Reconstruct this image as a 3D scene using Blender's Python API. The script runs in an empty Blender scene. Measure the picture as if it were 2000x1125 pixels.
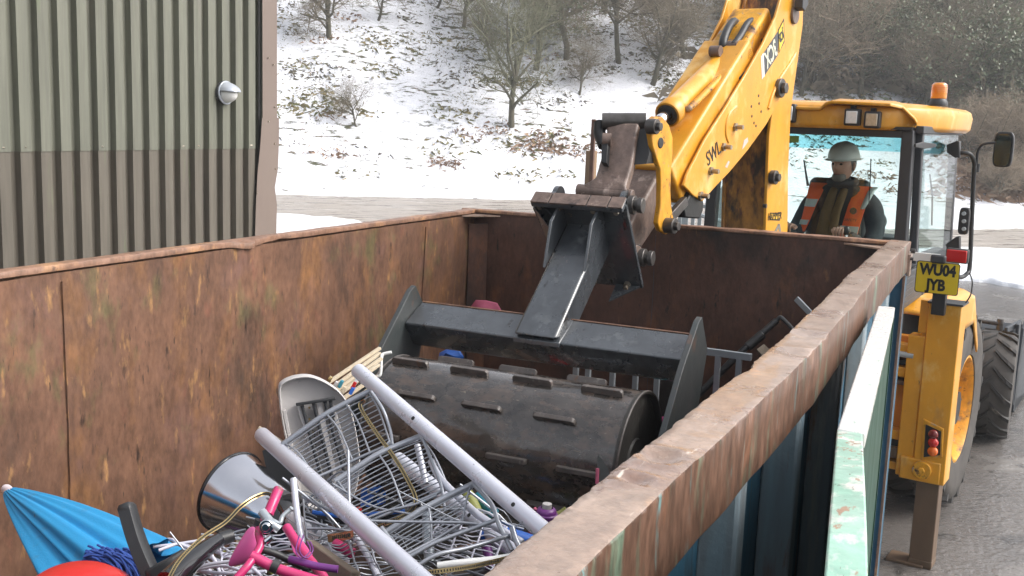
import bpy, bmesh, math, random
import numpy as np
from mathutils import Vector, Matrix
R = math.radians
scene = bpy.context.scene
# ---------------------------------------------------------------- camera
CF, CYAW, CPITCH, CROLL = 2056.849, 0.43549, 0.158341, 0.0367188
CAM = Vector((2.86468, -5.59688, 2.63515))
Fw = Vector((-math.sin(CYAW)*math.cos(CPITCH), math.cos(CYAW)*math.cos(CPITCH), -math.sin(CPITCH)))
_r0 = Vector((math.cos(CYAW), math.sin(CYAW), 0)); _u0 = _r0.cross(Fw)
Rt = _r0*math.cos(CROLL) + _u0*math.sin(CROLL)
Up = -_r0*math.sin(CROLL) + _u0*math.cos(CROLL)
cd = bpy.data.cameras.new('camera'); co = bpy.data.objects.new('camera', cd)
scene.collection.objects.link(co); scene.camera = co
cd.sensor_width = 36.0; cd.lens = CF/2000*36.0; cd.clip_start = .05; cd.clip_end = 600
co.matrix_world = Matrix(((Rt.x, Up.x, -Fw.x, CAM.x), (Rt.y, Up.y, -Fw.y, CAM.y), (Rt.z, Up.z, -Fw.z, CAM.z), (0, 0, 0, 1)))
# ---------------------------------------------------------------- world, sun, exposure
SUN_AZ, SUN_EL = R(72), R(42)          # azimuth clockwise from +Y
w = bpy.data.worlds.new('World'); scene.world = w; w.use_nodes = True
nt = w.node_tree; nt.nodes.clear()
wo = nt.nodes.new('ShaderNodeOutputWorld'); bg = nt.nodes.new('ShaderNodeBackground')
sk = nt.nodes.new('ShaderNodeTexSky'); sk.sky_type = 'NISHITA'; sk.sun_disc = False
sk.sun_elevation = SUN_EL; sk.sun_rotation = SUN_AZ; sk.air_density = 1.0; sk.dust_density = 5.0; sk.ozone_density = 1.0
hs = nt.nodes.new('ShaderNodeHueSaturation'); hs.inputs['Saturation'].default_value = .3
nt.links.new(sk.outputs[0], hs.inputs['Color']); nt.links.new(hs.outputs[0], bg.inputs[0])
bg.inputs[1].default_value = .15; nt.links.new(bg.outputs[0], wo.inputs[0])
sl = bpy.data.lights.new('sun', 'SUN'); sl.energy = .6; sl.angle = R(28); sl.color = (1.0, .97, .92)
so = bpy.data.objects.new('sun', sl); scene.collection.objects.link(so)
_sd = Vector((math.sin(SUN_AZ)*math.cos(SUN_EL), math.cos(SUN_AZ)*math.cos(SUN_EL), math.sin(SUN_EL)))
so.rotation_euler = _sd.to_track_quat('Z', 'Y').to_euler(); so.location = (20, 5, 30)
scene.view_settings.view_transform = 'Standard'; scene.view_settings.look = 'None'
scene.view_settings.exposure = 1.12; scene.view_settings.gamma = 1.0
scene.view_settings.use_curve_mapping = False
scene.render.engine = 'CYCLES'
random.seed(7); RNG = np.random.default_rng(11)

# ---------------------------------------------------------------- placing helpers
def ray(px, py): return Fw + Rt*((px-1000)/CF) - Up*((py-562.5)/CF)
def pD(px, py, D): return CAM + ray(px, py)*D
def pPl(px, py, p, n):
    r = ray(px, py); return CAM + r*(((Vector(p)-CAM).dot(Vector(n)))/r.dot(Vector(n)))
def pX(px, py, x): return pPl(px, py, (x, 0, 0), (1, 0, 0))
def pY(px, py, y): return pPl(px, py, (0, y, 0), (0, 1, 0))
def pZ(px, py, z): return pPl(px, py, (0, 0, z), (0, 0, 1))
# backhoe frame
MH = R(8); MO = Vector((1.56, 1.25, 0)); Mu = Vector((math.sin(MH), math.cos(MH), 0)); Mr = Vector((math.cos(MH), -math.sin(MH), 0))
def mw(x, y, z): return MO + Mr*x + Mu*y + Vector((0, 0, z))
# boom plane frame
BA = Vector((1.12, -.95, 0)); BH = .2025
Bd = Vector((math.sin(BH), math.cos(BH), 0)); Bn = Vector((Bd.y, -Bd.x, 0))
def bw(s, z, wd=0.): return BA + Bd*s + Bn*wd + Vector((0, 0, z))
def bPx(px, py, wd): return pPl(px, py, BA + Bn*wd, Bn)

# ---------------------------------------------------------------- mesh builder
class MB:
    def __init__(s): s.v = []; s.f = []; s.m = []; s.mi = 0
    def add(s, vs, fs):
        b = len(s.v); s.v.extend([tuple(p) for p in vs]); s.f.extend([tuple(i+b for i in f) for f in fs]); s.m.extend([s.mi]*len(fs)); return s
    def box(s, cx, cy, cz, sx, sy, sz, fr=None, rz=0):
        vs = []
        for k in (-.5, .5):
            for j in (-.5, .5):
                for i in (-.5, .5):
                    x, y = i*sx, j*sy
                    if rz: x, y = x*math.cos(rz)-y*math.sin(rz), x*math.sin(rz)+y*math.cos(rz)
                    p = (cx+x, cy+y, cz+k*sz)
                    vs.append(fr(*p) if fr else p)
        return s.add(vs, [(0, 2, 3, 1), (4, 5, 7, 6), (0, 1, 5, 4), (2, 6, 7, 3), (0, 4, 6, 2), (1, 3, 7, 5)])
    def beam(s, p0, p1, wd, h, up=(0, 0, 1), w1=None, h1=None):
        p0, p1 = Vector(p0), Vector(p1); d = (p1-p0).normalized(); sd = d.cross(Vector(up))
        if sd.length < 1e-4: sd = d.cross(Vector((1, 0, 0)))
        sd.normalize(); u = sd.cross(d).normalized(); w1 = w1 or wd; h1 = h1 or h
        vs = []
        for p, a, b in ((p0, wd, h), (p1, w1, h1)):
            for i, j in ((-1, -1), (1, -1), (1, 1), (-1, 1)): vs.append(p + sd*(i*a/2) + u*(j*b/2))
        return s.add(vs, [(0, 1, 2, 3), (7, 6, 5, 4), (0, 4, 5, 1), (1, 5, 6, 2), (2, 6, 7, 3), (3, 7, 4, 0)])
    def prism(s, pts, off):
        off = Vector(off); n = len(pts); a = [Vector(p) for p in pts]; b = [p+off for p in a]
        fs = [tuple(range(n)), tuple(range(2*n-1, n-1, -1))] + [(i, i+n, (i+1) % n+n, (i+1) % n) for i in range(n)]
        nrm = Vector((0, 0, 0))
        for i in range(n): nrm += a[i].cross(a[(i+1) % n])
        if nrm.dot(off) > 0: fs = [tuple(reversed(f)) for f in fs]
        return s.add(a+b, fs)
    def tube(s, pts, r, n=8, cap=True, closed=False, rs=None):
        pts = [Vector(p) for p in pts]; m = len(pts)
        vs = []; prev = None
        for i, p in enumerate(pts):
            if closed: t = pts[(i+1) % m]-pts[i-1]
            else: t = (pts[min(i+1, m-1)]-pts[max(i-1, 0)])
            if t.length < 1e-9: t = Vector((0, 0, 1))
            t.normalize()
            if prev is None:
                a = t.cross(Vector((0, 0, 1)));
                if a.length < .05: a = t.cross(Vector((1, 0, 0)))
            else: a = prev - t*prev.dot(t)
            if a.length < 1e-6: a = t.orthogonal()
            a.normalize(); prev = a; b = t.cross(a)
            rr = rs[i] if rs else r
            for k in range(n):
                th = 2*math.pi*k/n; vs.append(p + a*(math.cos(th)*rr) + b*(math.sin(th)*rr))
        fs = []
        for i in range(m if closed else m-1):
            j = (i+1) % m
            for k in range(n):
                k2 = (k+1) % n; fs.append((i*n+k, i*n+k2, j*n+k2, j*n+k))
        if cap and not closed: fs.append(tuple(range(n-1, -1, -1))); fs.append(tuple((m-1)*n+k for k in range(n)))
        return s.add(vs, fs)
    def cyl(s, p0, p1, r0, r1=None, n=20): return s.tube([p0, p1], r0, n, True, False, [r0, r1 if r1 is not None else r0])
    def lathe(s, prof, o, ax, n=24, cap=True):
        o = Vector(o); ax = Vector(ax).normalized(); a = ax.orthogonal().normalized(); b = ax.cross(a)
        vs = []
        for (r, h) in prof:
            for k in range(n):
                th = 2*math.pi*k/n; vs.append(o + ax*h + a*(math.cos(th)*r) + b*(math.sin(th)*r))
        fs = []
        for i in range(len(prof)-1):
            for k in range(n):
                k2 = (k+1) % n; fs.append((i*n+k, i*n+k2, (i+1)*n+k2, (i+1)*n+k))
        if cap: fs.append(tuple(range(n-1, -1, -1))); fs.append(tuple((len(prof)-1)*n+k for k in range(n)))
        return s.add(vs, fs)
    def ell(s, c, rx, ry, rz, n=14, m=9, fr=None, jit=0):
        c = Vector(c); vs = [c+Vector((0, 0, rz))]
        for i in range(1, m):
            ph = math.pi*i/m
            for k in range(n):
                th = 2*math.pi*k/n; q = 1+jit*(random.random()-.5)
                vs.append(c+Vector((rx*math.sin(ph)*math.cos(th)*q, ry*math.sin(ph)*math.sin(th)*q, rz*math.cos(ph)*q)))
        vs.append(c-Vector((0, 0, rz)))
        if fr: vs = [fr(*p) for p in vs]
        fs = [(0, 1+k, 1+(k+1) % n) for k in range(n)]
        for i in range(m-2):
            for k in range(n):
                k2 = (k+1) % n; fs.append((1+i*n+k, 1+(i+1)*n+k, 1+(i+1)*n+k2, 1+i*n+k2))
        e = len(vs)-1; fs += [(e, 1+(m-2)*n+(k+1) % n, 1+(m-2)*n+k) for k in range(n)]
        return s.add(vs, fs)
    def grid(s, fn, nu, nv):
        vs = [fn(i/nu, j/nv) for j in range(nv+1) for i in range(nu+1)]
        fs = [(j*(nu+1)+i, j*(nu+1)+i+1, (j+1)*(nu+1)+i+1, (j+1)*(nu+1)+i) for j in range(nv) for i in range(nu)]
        return s.add(vs, fs)
    def build(s, name, mat, parent=None, bevel=0, smooth=35, seg=2, **kw):
        me = bpy.data.meshes.new(name)
        V = np.array(s.v, dtype=float)
        if parent is not None:
            mi = RM[parent.name].inverted(); mm = np.array(mi)
            V = V @ mm[:3, :3].T + mm[:3, 3]; loc = (0, 0, 0)
        else:
            lo, hi = V.min(0), V.max(0); loc = ((lo[0]+hi[0])/2, (lo[1]+hi[1])/2, lo[2]); V = V - np.array(loc)
        me.from_pydata([tuple(q) for q in V], [], s.f)
        mats = mat if isinstance(mat, (list, tuple)) else [mat]
        for m_ in mats: me.materials.append(m_)
        if len(mats) > 1: me.polygons.foreach_set('material_index', s.m)
        if smooth:
            me.polygons.foreach_set('use_smooth', [True]*len(me.polygons))
            try: me.set_sharp_from_angle(angle=R(smooth))
            except Exception: pass
        me.update()
        o = bpy.data.objects.new(name, me); scene.collection.objects.link(o); o.location = loc
        if parent is not None:
            o.parent = parent; RM[o.name] = RM[parent.name]
        else: RM[o.name] = Matrix.Translation(loc)
        if bevel:
            b = o.modifiers.new('bevel', 'BEVEL'); b.width = bevel; b.segments = seg; b.limit_method = 'ANGLE'; b.angle_limit = R(40)
            b.harden_normals = False
        tag(o, **kw)
        return o
RM = {}
def tag(o, label=None, cat=None, group=None, kind=None):
    if label: o['label'] = label
    if cat: o['category'] = cat
    if group: o['group'] = group
    if kind: o['kind'] = kind
    return o
def thing(name, label, cat, loc=(0, 0, 0), rz=0, group=None):
    o = bpy.data.objects.new(name, None); scene.collection.objects.link(o); o.location = loc; o.rotation_euler = (0, 0, rz)
    o.empty_display_size = .1
    RM[o.name] = Matrix.Translation(loc) @ Matrix.Rotation(rz, 4, 'Z')
    return tag(o, label, cat, group)
def bez(pts, n=6):
    """Catmull-Rom through points"""
    P = [Vector(p) for p in pts]; out = []
    for i in range(len(P)-1):
        p0 = P[max(i-1, 0)]; p1 = P[i]; p2 = P[i+1]; p3 = P[min(i+2, len(P)-1)]
        for k in range(n):
            t = k/n
            out.append(.5*((2*p1)+(p2-p0)*t+(2*p0-5*p1+4*p2-p3)*t*t+(3*p1-p0-3*p2+p3)*t**3))
    out.append(P[-1]); return out
def text_mesh(txt, size, mat, M4, name, parent, ext=.001, sx=1.0, bold=0.0, label=None):
    cu = bpy.data.curves.new(name, 'FONT'); cu.body = txt; cu.size = size; cu.extrude = ext; cu.offset = bold
    cu.align_x = 'CENTER'; cu.align_y = 'CENTER'; cu.resolution_u = 3
    to = bpy.data.objects.new(name+'_tmp', cu); scene.collection.objects.link(to)
    dg = bpy.context.evaluated_depsgraph_get(); me = bpy.data.meshes.new_from_object(to.evaluated_get(dg))
    bpy.data.objects.remove(to)
    b = MB(); S = M4 @ Matrix.Diagonal((sx, 1, 1, 1))
    b.add([S @ v.co for v in me.vertices], [tuple(p.vertices) for p in me.polygons])
    return b.build(name, mat, parent, smooth=0, **({'label': label} if label else {}))
def frame4(o, x, y):
    x = Vector(x).normalized(); y = Vector(y); z = x.cross(y).normalized(); y = z.cross(x)
    return Matrix(((x.x, y.x, z.x, o[0]), (x.y, y.y, z.y, o[1]), (x.z, y.z, z.z, o[2]), (0, 0, 0, 1)))

# ---------------------------------------------------------------- materials
def mat(name, c1, c2=None, sc=6, st=(1, 1, 1), rough=.6, rough2=None, metal=0, bump=0, bsc=40, bst=(1, 1, 1), layers=(), spec=.5, coat=0, contrast=.25, det=5, grain=0., gsc=45, gst=(1, 1, .45)):
    """layers: (colour, scale, stretch, lo, hi, rough or None, metal or None)"""
    m = bpy.data.materials.new(name); m.use_nodes = True; nt = m.node_tree; N = nt.nodes; Lk = nt.links.new
    b = N['Principled BSDF']; tc = N.new('ShaderNodeTexCoord')
    def noise(scale, stretch, seed=0., detail=det):
        mp = N.new('ShaderNodeMapping'); mp.inputs['Scale'].default_value = stretch[:3]; mp.inputs['Location'].default_value = (seed, seed*1.7, seed*.6)
        if len(stretch) > 3:
            mp.vector_type = 'TEXTURE' if False else 'POINT'; mp.inputs['Scale'].default_value = (1, 1, 1); mp.inputs['Rotation'].default_value = (stretch[3], 0, 0)
            m2_ = N.new('ShaderNodeMapping'); m2_.inputs['Scale'].default_value = stretch[:3]; Lk(tc.outputs['Object'], mp.inputs[0]); Lk(mp.outputs[0], m2_.inputs[0]); mp = m2_
        (None if len(stretch) > 3 else Lk(tc.outputs['Object'], mp.inputs[0])); n = N.new('ShaderNodeTexNoise'); n.inputs['Scale'].default_value = scale; n.inputs['Detail'].default_value = detail
        n.inputs['Roughness'].default_value = .62
        Lk(mp.outputs[0], n.inputs['Vector']); return n.outputs['Fac']
    def rng(o, lo, hi, a=0., b_=1.):
        r = N.new('ShaderNodeMapRange'); r.inputs[1].default_value = lo; r.inputs[2].default_value = hi; r.inputs[3].default_value = a; r.inputs[4].default_value = b_
        Lk(o, r.inputs[0]); return r.outputs[0]
    def mix(f, a, b2):
        x = N.new('ShaderNodeMix'); x.data_type = 'RGBA'
        if hasattr(f, 'links'): Lk(f, x.inputs[0])
        else: x.inputs[0].default_value = f
        for k, q in ((6, a), (7, b2)):
            if isinstance(q, tuple): x.inputs[k].default_value = (*q, 1)
            else: Lk(q, x.inputs[k])
        return x.outputs[2]
    def mixf(f, a, b2):
        x = N.new('ShaderNodeMix'); Lk(f, x.inputs[0])
        for k, q in ((2, a), (3, b2)):
            if isinstance(q, (int, float)): x.inputs[k].default_value = q
            else: Lk(q, x.inputs[k])
        return x.outputs[0]
    sd = (hash(name) % 97)*.37 if False else (sum(map(ord, name)) % 97)*.37
    col = c1; rg = rough; mt = metal
    if c2:
        n0 = noise(sc, st, sd); col = mix(rng(n0, .5-contrast, .5+contrast), c1, c2)
        if rough2 is not None: rg = mixf(rng(n0, .5-contrast, .5+contrast), rough, rough2)
    for i, (lc, ls, lst, lo, hi, lr, lm) in enumerate(layers):
        f = rng(noise(ls, lst, sd+3.1*(i+1)), lo, hi); col = mix(f, col, lc)
        if lr is not None: rg = mixf(f, rg, lr)
        if lm is not None: mt = mixf(f, mt, lm)
    if grain:
        gm = N.new('ShaderNodeMix'); gm.data_type = 'RGBA'; gm.blend_type = 'MULTIPLY'; gm.inputs[0].default_value = 1.0
        if isinstance(col, tuple): gm.inputs[6].default_value = (*col, 1)
        else: Lk(col, gm.inputs[6])
        na = noise(gsc, gst, sd+21., 6); nb_ = noise(gsc*.32, gst, sd+27., 6); ad = N.new('ShaderNodeMath'); ad.operation = 'ADD'; Lk(na, ad.inputs[0]); Lk(nb_, ad.inputs[1])
        gv = rng(ad.outputs[0], .78, 1.22, 1-grain, 1+grain); Lk(gv, gm.inputs[7]); col = gm.outputs[2]
    for inp, q in (('Base Color', col), ('Roughness', rg), ('Metallic', mt)):
        if isinstance(q, tuple): b.inputs[inp].default_value = (*q, 1)
        elif isinstance(q, (int, float)): b.inputs[inp].default_value = q
        else: Lk(q, b.inputs[inp])
    b.inputs['Specular IOR Level'].default_value = spec
    b.inputs['Coat Weight'].default_value = coat
    if bump:
        bp = N.new('ShaderNodeBump'); bp.inputs['Strength'].default_value = 1.0; bp.inputs['Distance'].default_value = bump
        Lk(noise(bsc, bst, sd+9, 4), bp.inputs['Height']); Lk(bp.outputs[0], b.inputs['Normal'])
    return m
# ---------------------------------------------------------------- material library
m_rust = mat('rusty_brown_steel', (.188, .095, .057), (.112, .062, .043), 3.2, (1, 1, .6), .62, .45, bump=.003, bsc=26, bst=(1, 1, .5), spec=.4, contrast=.2, grain=.26, gsc=46, gst=(1, 1, .5), layers=(
    ((.235, .110, .042), 4.5, (1, 1, .45), .52, .72, .65, None),
    ((.16, .085, .066), 3.1, (1, 1, .8), .55, .70, None, None),
    ((.135, .105, .05), 5.5, (1, 1, .6), .57, .70, None, None),
    ((.20, .085, .055), 9, (1, 1, .5), .62, .74, None, None),
    ((.060, .042, .034), 2.4, (1, 1, .6), .58, .72, .42, None),
    ((.33, .18, .075), 24, (1, 1, .3), .60, .72, .7, None),
    ((.055, .035, .028), 26, (1, 1, .28), .62, .71, .35, None),
    ((.035, .024, .02), 60, (1, 1, .2), .66, .73, .3, None),
    ((.42, .27, .15), 34, (1, .07, 1.2, .25), .72, .78, .5, None),
    ((.38, .30, .25), 42, (1, .05, 1.2, -.6), .745, .79, .5, None),
    ((.36, .24, .14), 40, (1, .05, 1.2, 1.0), .75, .79, .5, None),
    ((.60, .55, .50), 90, (1, 1, 1), .775, .79, .5, None)))
m_rust_shade = mat('dark_rusty_steel', (.115, .052, .033), (.052, .028, .022), 3, (1, 1, .6), .55, .4, bump=.003, bsc=22, bst=(1, 1, .5), grain=.25, gsc=40, gst=(1, 1, .5), layers=(  # darker copy of the rust, carrying the far wall's shade in its colour
    ((.16, .065, .03), 6, (1, 1, .5), .55, .72, .65, None),
    ((.022, .019, .018), 1.9, (1, 1, .6), .52, .66, .4, None),
    ((.20, .10, .045), 22, (1, 1, .3), .64, .74, .7, None), ((.02, .016, .015), 30, (1, 1, .3), .62, .70, .3, None),
    ((.34, .20, .12), 44, (.07, 1, 1.0, .2), .74, .79, .5, None)))
m_rim = mat('worn_wet_rust_rim', (.38, .28, .22), (.23, .155, .115), 5, (1, 1, 1), .42, .22, bump=.0025, bsc=55, spec=.7, coat=.25, grain=.18, gsc=60, gst=(1, 1, 1), layers=(
    ((.22, .135, .10), 2.8, (1, 1, 1), .54, .68, .12, None),
    ((.58, .33, .17), 6, (1, 1, 1), .66, .76, .45, None),
    ((.17, .085, .06), 34, (1.6, .5, 1), .67, .73, .4, None), ((.12, .06, .045), 90, (1, 1, 1), .70, .74, .5, None),
    ((.66, .58, .50), 18, (2.4, .35, 1), .64, .74, .2, None)))
m_lip = mat('orange_rust_edge', (.30, .165, .105), (.17, .095, .065), 9, (1, 1, 1), .55, .4, bump=.002, bsc=60, grain=.25, gsc=60, layers=(((.44, .24, .12), 5, (1, 1, 1), .55, .7, None, None), ((.12, .07, .05), 22, (1, .5, 1), .62, .70, None, None)))
m_flange = mat('rusty_teal_painted_flange', (.175, .095, .062), (.105, .058, .04), 5, (1, 1, .5), .55, .38, bump=.002, bsc=40, bst=(1, 1, .4), grain=.4, gsc=60, gst=(1, 1, .35), layers=(
    ((.20, .095, .055), 10, (1, 1, .4), .56, .70, None, None),
    ((.13, .17, .12), 13, (1, 1, .20), .55, .68, .35, None), ((.14, .27, .27), 26, (1, 1, .16), .62, .72, .3, None), ((.34, .36, .30), 40, (1, 1, .2), .68, .74, .4, None),
    ((.55, .24, .05), 30, (1, 1, .14), .755, .78, .7, None),
    ((.05, .032, .025), 5, (1, 1, .6), .64, .74, .4, None)))
m_blue = mat('dark_blue_painted_steel', (.035, .125, .20), (.018, .065, .105), 3, (1, 1, .5), .45, .6, bump=.002, bsc=20, layers=(
    ((.045, .03, .022), 5, (1, 1, .25), .58, .70, .6, None), ((.10, .055, .03), 24, (1, 1, .3), .68, .75, .7, None)))
m_rib = mat('scraped_blue_rib', (.24, .38, .47), (.15, .11, .08), 7, (1, 1, .13), .5, .6, bump=.002, bsc=30, layers=(
    ((.30, .33, .32), 14, (1, 1, .1), .62, .72, .5, None), ((.18, .09, .05), 18, (1, 1, .14), .6, .7, .6, None), ((.55, .25, .05), 30, (1, 1, .12), .76, .79, .6, None)))
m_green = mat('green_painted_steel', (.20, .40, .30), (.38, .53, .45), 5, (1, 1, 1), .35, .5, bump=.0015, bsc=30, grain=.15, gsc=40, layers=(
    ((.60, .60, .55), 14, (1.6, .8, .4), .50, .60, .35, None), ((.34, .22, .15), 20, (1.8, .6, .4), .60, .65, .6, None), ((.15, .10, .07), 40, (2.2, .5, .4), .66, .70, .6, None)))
m_green_shade = mat('dark_green_painted_steel', (.006, .065, .036), (.004, .04, .022), 4, (1, 1, .5), .35, .5, layers=(((.05, .04, .03), 12, (1, 1, .3), .64, .74, .6, None),))  # green paint darkened to hold the shade on the door's outer face
m_sheentop = mat('bare_worn_galvanised_edge', (.86, .86, .83), (.70, .69, .65), 8, (1, 1, 1), .22, .34, metal=.35, bump=.001, bsc=70, layers=(  # bare metal edge; sky reflection put into the pale base colour
    ((.30, .42, .34), 22, (2, .6, 1), .62, .68, .4, 0.), ((.20, .14, .09), 30, (2.5, .5, 1), .68, .72, .6, 0.)))
m_black = mat('black_painted_steel', (.058, .066, .075), (.036, .041, .047), 3.5, (1, 1, 1), .20, .34, bump=.0006, bsc=60, spec=.8, coat=.6, grain=.22, gsc=30, gst=(1, 1, .5), layers=(
    ((.12, .13, .135), 9, (1, 1, .4), .60, .74, .4, None), ((.22, .12, .06), 12, (1, 1, .5), .68, .74, .6, None), ((.012, .012, .012), 18, (1, .4, .25), .64, .70, .25, None)))
m_blackd = mat('black_dirty_steel', (.022, .022, .022), (.010, .010, .011), 5, (1, 1, 1), .45, .6, bump=.001, bsc=30, layers=(((.08, .05, .03), 14, (1, 1, 1), .64, .74, .6, None),))
m_plate = mat('scuffed_side_plate', (.065, .065, .066), (.035, .045, .046), 6, (1, 1, 1), .42, .55, bump=.001, bsc=40, layers=(((.22, .21, .19), 20, (1, 1, .5), .66, .74, .5, None), ((.12, .07, .05), 8, (1, 1, .6), .60, .7, .6, None)))
m_roller = mat('burnished_wet_muddy_roller', (.085, .072, .063), (.035, .030, .026), 5, (.5, 1, 1), .15, .28, metal=.55, bump=.0014, bsc=34, bst=(.5, 1, 1), spec=1., coat=.7, grain=.45, gsc=50, gst=(.6, 1, 1), layers=(
    ((.060, .036, .022), 24, (.6, 1, 1), .48, .62, .5, .1), ((.16, .13, .085), 70, (.4, 1.6, 1), .64, .72, .6, .1), ((.03, .028, .026), 7, (1, 1, 1), .52, .68, .35, .4),
    ((.26, .22, .16), 46, (1, .12, .8, .5), .72, .78, .5, .5), ((.44, .42, .38), 110, (.5, 1, 1), .70, .735, .4, .5)))
m_cleat = mat('worn_steel_cleat', (.045, .04, .037), (.12, .10, .09), 16, (1, 1, 1), .35, .5, bump=.002, bsc=60, spec=.6, layers=(((.22, .20, .18), 30, (1, 1, 1), .60, .7, .4, .3), ((.13, .06, .03), 20, (1, 1, 1), .62, .7, .7, None)))
m_yel = mat('machine_yellow_paint', (.72, .335, .022), (.62, .28, .022), 3, (1, 1, 1), .33, .42, bump=.0004, bsc=60, spec=.55, coat=.15, grain=.07, gsc=12, layers=(
    ((.42, .21, .05), 6, (1, 1, .5), .60, .78, .55, None), ((.14, .075, .035), 26, (1, 1, .5), .67, .74, .6, None), ((.80, .56, .22), 5, (1, 1, .6), .56, .74, .4, None), ((.55, .42, .30), 38, (1, .08, 1.2, .7), .73, .77, .5, None), ((.30, .13, .04), 90, (1, 1, 1), .72, .75, .7, None)))
m_yelw = mat('worn_scraped_yellow_paint', (.74, .36, .02), (.60, .27, .02), 4, (1, 1, 1), .42, .55, bump=.0015, bsc=40, grain=.2, gsc=30, layers=(
    ((.20, .10, .045), 7, (1, 1, 1), .56, .68, .6, None), ((.30, .27, .24), 14, (1, 1, 1), .60, .68, .45, .3), ((.05, .03, .02), 20, (1, 1, 1), .62, .68, .6, None)))
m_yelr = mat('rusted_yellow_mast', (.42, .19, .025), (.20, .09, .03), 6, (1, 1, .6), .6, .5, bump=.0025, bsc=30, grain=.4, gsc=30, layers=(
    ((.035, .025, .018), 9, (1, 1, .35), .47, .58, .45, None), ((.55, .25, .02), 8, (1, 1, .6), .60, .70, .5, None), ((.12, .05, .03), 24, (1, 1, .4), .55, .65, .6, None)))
m_orange = mat('faded_orange_panel', (.72, .24, .025), (.66, .31, .03), 5, (1, 1, 1), .45, .55, bump=.001, bsc=40, layers=(((.25, .10, .03), 12, (1, 1, .4), .62, .74, .6, None),))
m_link = mat('brown_grey_worn_casting', (.19, .13, .105), (.11, .075, .06), 7, (1, 1, 1), .38, .55, bump=.0025, bsc=40, spec=.6, grain=.3, gsc=40, layers=(
    ((.34, .26, .22), 12, (1, 1, .6), .60, .72, .4, None), ((.05, .035, .03), 9, (1, 1, 1), .60, .70, .5, None), ((.45, .35, .28), 50, (1, 1, 1), .68, .72, .5, None)))
m_pin = mat('greasy_steel_pin', (.13, .12, .115), (.06, .055, .05), 12, (1, 1, 1), .3, .5, metal=.6, bump=.001, bsc=60)
m_bolt = mat('steel_bolt', (.45, .43, .38), (.25, .17, .10), 30, (1, 1, 1), .35, .5, metal=.8)
m_chrome = mat('chromed_rod', (.75, .77, .80), rough=.1, metal=1.)
m_inner = mat('stabiliser_rusty_leg', (.16, .10, .06), (.09, .06, .04), 5, (1, 1, .3), .45, .6, bump=.001, bsc=30, layers=(((.28, .20, .12), 9, (1, 1, .2), .62, .72, .5, None),))
m_tyre = mat('tyre_rubber', (.022, .022, .022), (.038, .035, .033), 6, (1, 1, 1), .55, .8, bump=.002, bsc=40, layers=(((.14, .12, .10), 9, (1, 1, 1), .58, .72, .8, None),))
m_tyre_side = mat('dusty_tyre_sidewall', (.085, .077, .070), (.045, .041, .038), 5, (1, 1, 1), .7, .8, bump=.001, bsc=60)
m_rubber = mat('black_hose_rubber', (.018, .018, .019), (.035, .035, .036), 20, (1, 1, 1), .4, .5)
m_plas = mat('black_plastic', (.020, .021, .023), (.032, .033, .035), 12, (1, 1, 1), .38, .5, bump=.0004, bsc=200)
m_cabgrey = mat('cab_dark_grey_frame', (.045, .047, .052), (.03, .031, .034), 4, (1, 1, 1), .4, .5)
m_cabin = mat('cab_interior_grey', (.06, .065, .07), (.04, .042, .045), 4, (1, 1, 1), .6, .7)
m_bucket = mat('loader_bucket_grey_steel', (.06, .068, .078), (.035, .04, .046), 3, (1, 1, 1), .4, .5, bump=.002, bsc=20, layers=(((.20, .18, .16), 9, (1, 1, .4), .60, .74, .5, None),))
m_clad = mat('olive_green_cladding', (.155, .157, .122), (.13, .133, .103), 1.6, (1, 1, .3), .5, .6, grain=.16, gsc=30, gst=(1, 1, .06), layers=(((.14, .18, .09), 9, (1, 1, .08), .64, .80, .7, None), ((.165, .15, .125), 3, (1, 1, .12), .6, .8, None, None)))
m_clad2 = mat('brown_grey_cladding', (.125, .11, .087), (.105, .092, .073), 1.8, (1, 1, .3), .5, .6, grain=.16, gsc=30, gst=(1, 1, .06), layers=(((.14, .17, .09), 8, (1, 1, .1), .62, .78, .7, None), ((.5, .48, .42), 30, (1, 1, .4), .77, .79, None, None)))
m_trim = mat('taupe_corner_flashing', (.20, .155, .13), (.17, .13, .11), 1.3, (1, 1, .5), .5, .6)
m_glass_cab = None
m_roller.node_tree.nodes['Principled BSDF'].inputs['Coat Roughness'].default_value = .14
m_roller.node_tree.nodes['Principled BSDF'].inputs['Coat IOR'].default_value = 1.6
m_snow = mat('snow', (.86, .87, .90), (.80, .82, .86), 2, (1, 1, 1), .6, .7, bump=.05, bsc=5)
# ---------------------------------------------------------------- waste container
from mathutils import noise as mn
def nz(x, y, z=0.): return mn.noise(Vector((x, y, z)))
ZR = 2.1; XW = 2.35; YN = -6.3; ZF = .28
def bulge(y):
    return .026*math.exp(-((y+2.9)/1.1)**2) - .004*math.exp(-((y+4.2)/.3)**2) + .006*nz(y*3, 7.1)
cont = thing('waste_container', 'large open steel waste container with rusty brown inside walls and a blue ribbed outside', 'container', (1.18, -3.15, 0))
# left wall sheets (seams where the photograph shows them)
seams = [0.0, -.60, -1.75, -3.05, -4.3, -5.3, YN]
for a, b in zip(seams[:-1], seams[1:]):
    def lw(u, v, a=a, b=b):
        y = a-.0002 + (b-a+.0004)*u; z = ZF + (ZR-.03-ZF)*v
        dx = .016*nz(y*1.6, z*1.6, 2.) + .007*nz(y*5, z*4, 5.)
        if v == 1: dx += .006*nz(y*9, 3.)
        return (dx, y, z)
    g = MB(); g.grid(lw, 34, 26)
    g.build('side_sheet', m_rust, cont, smooth=60)
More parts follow.
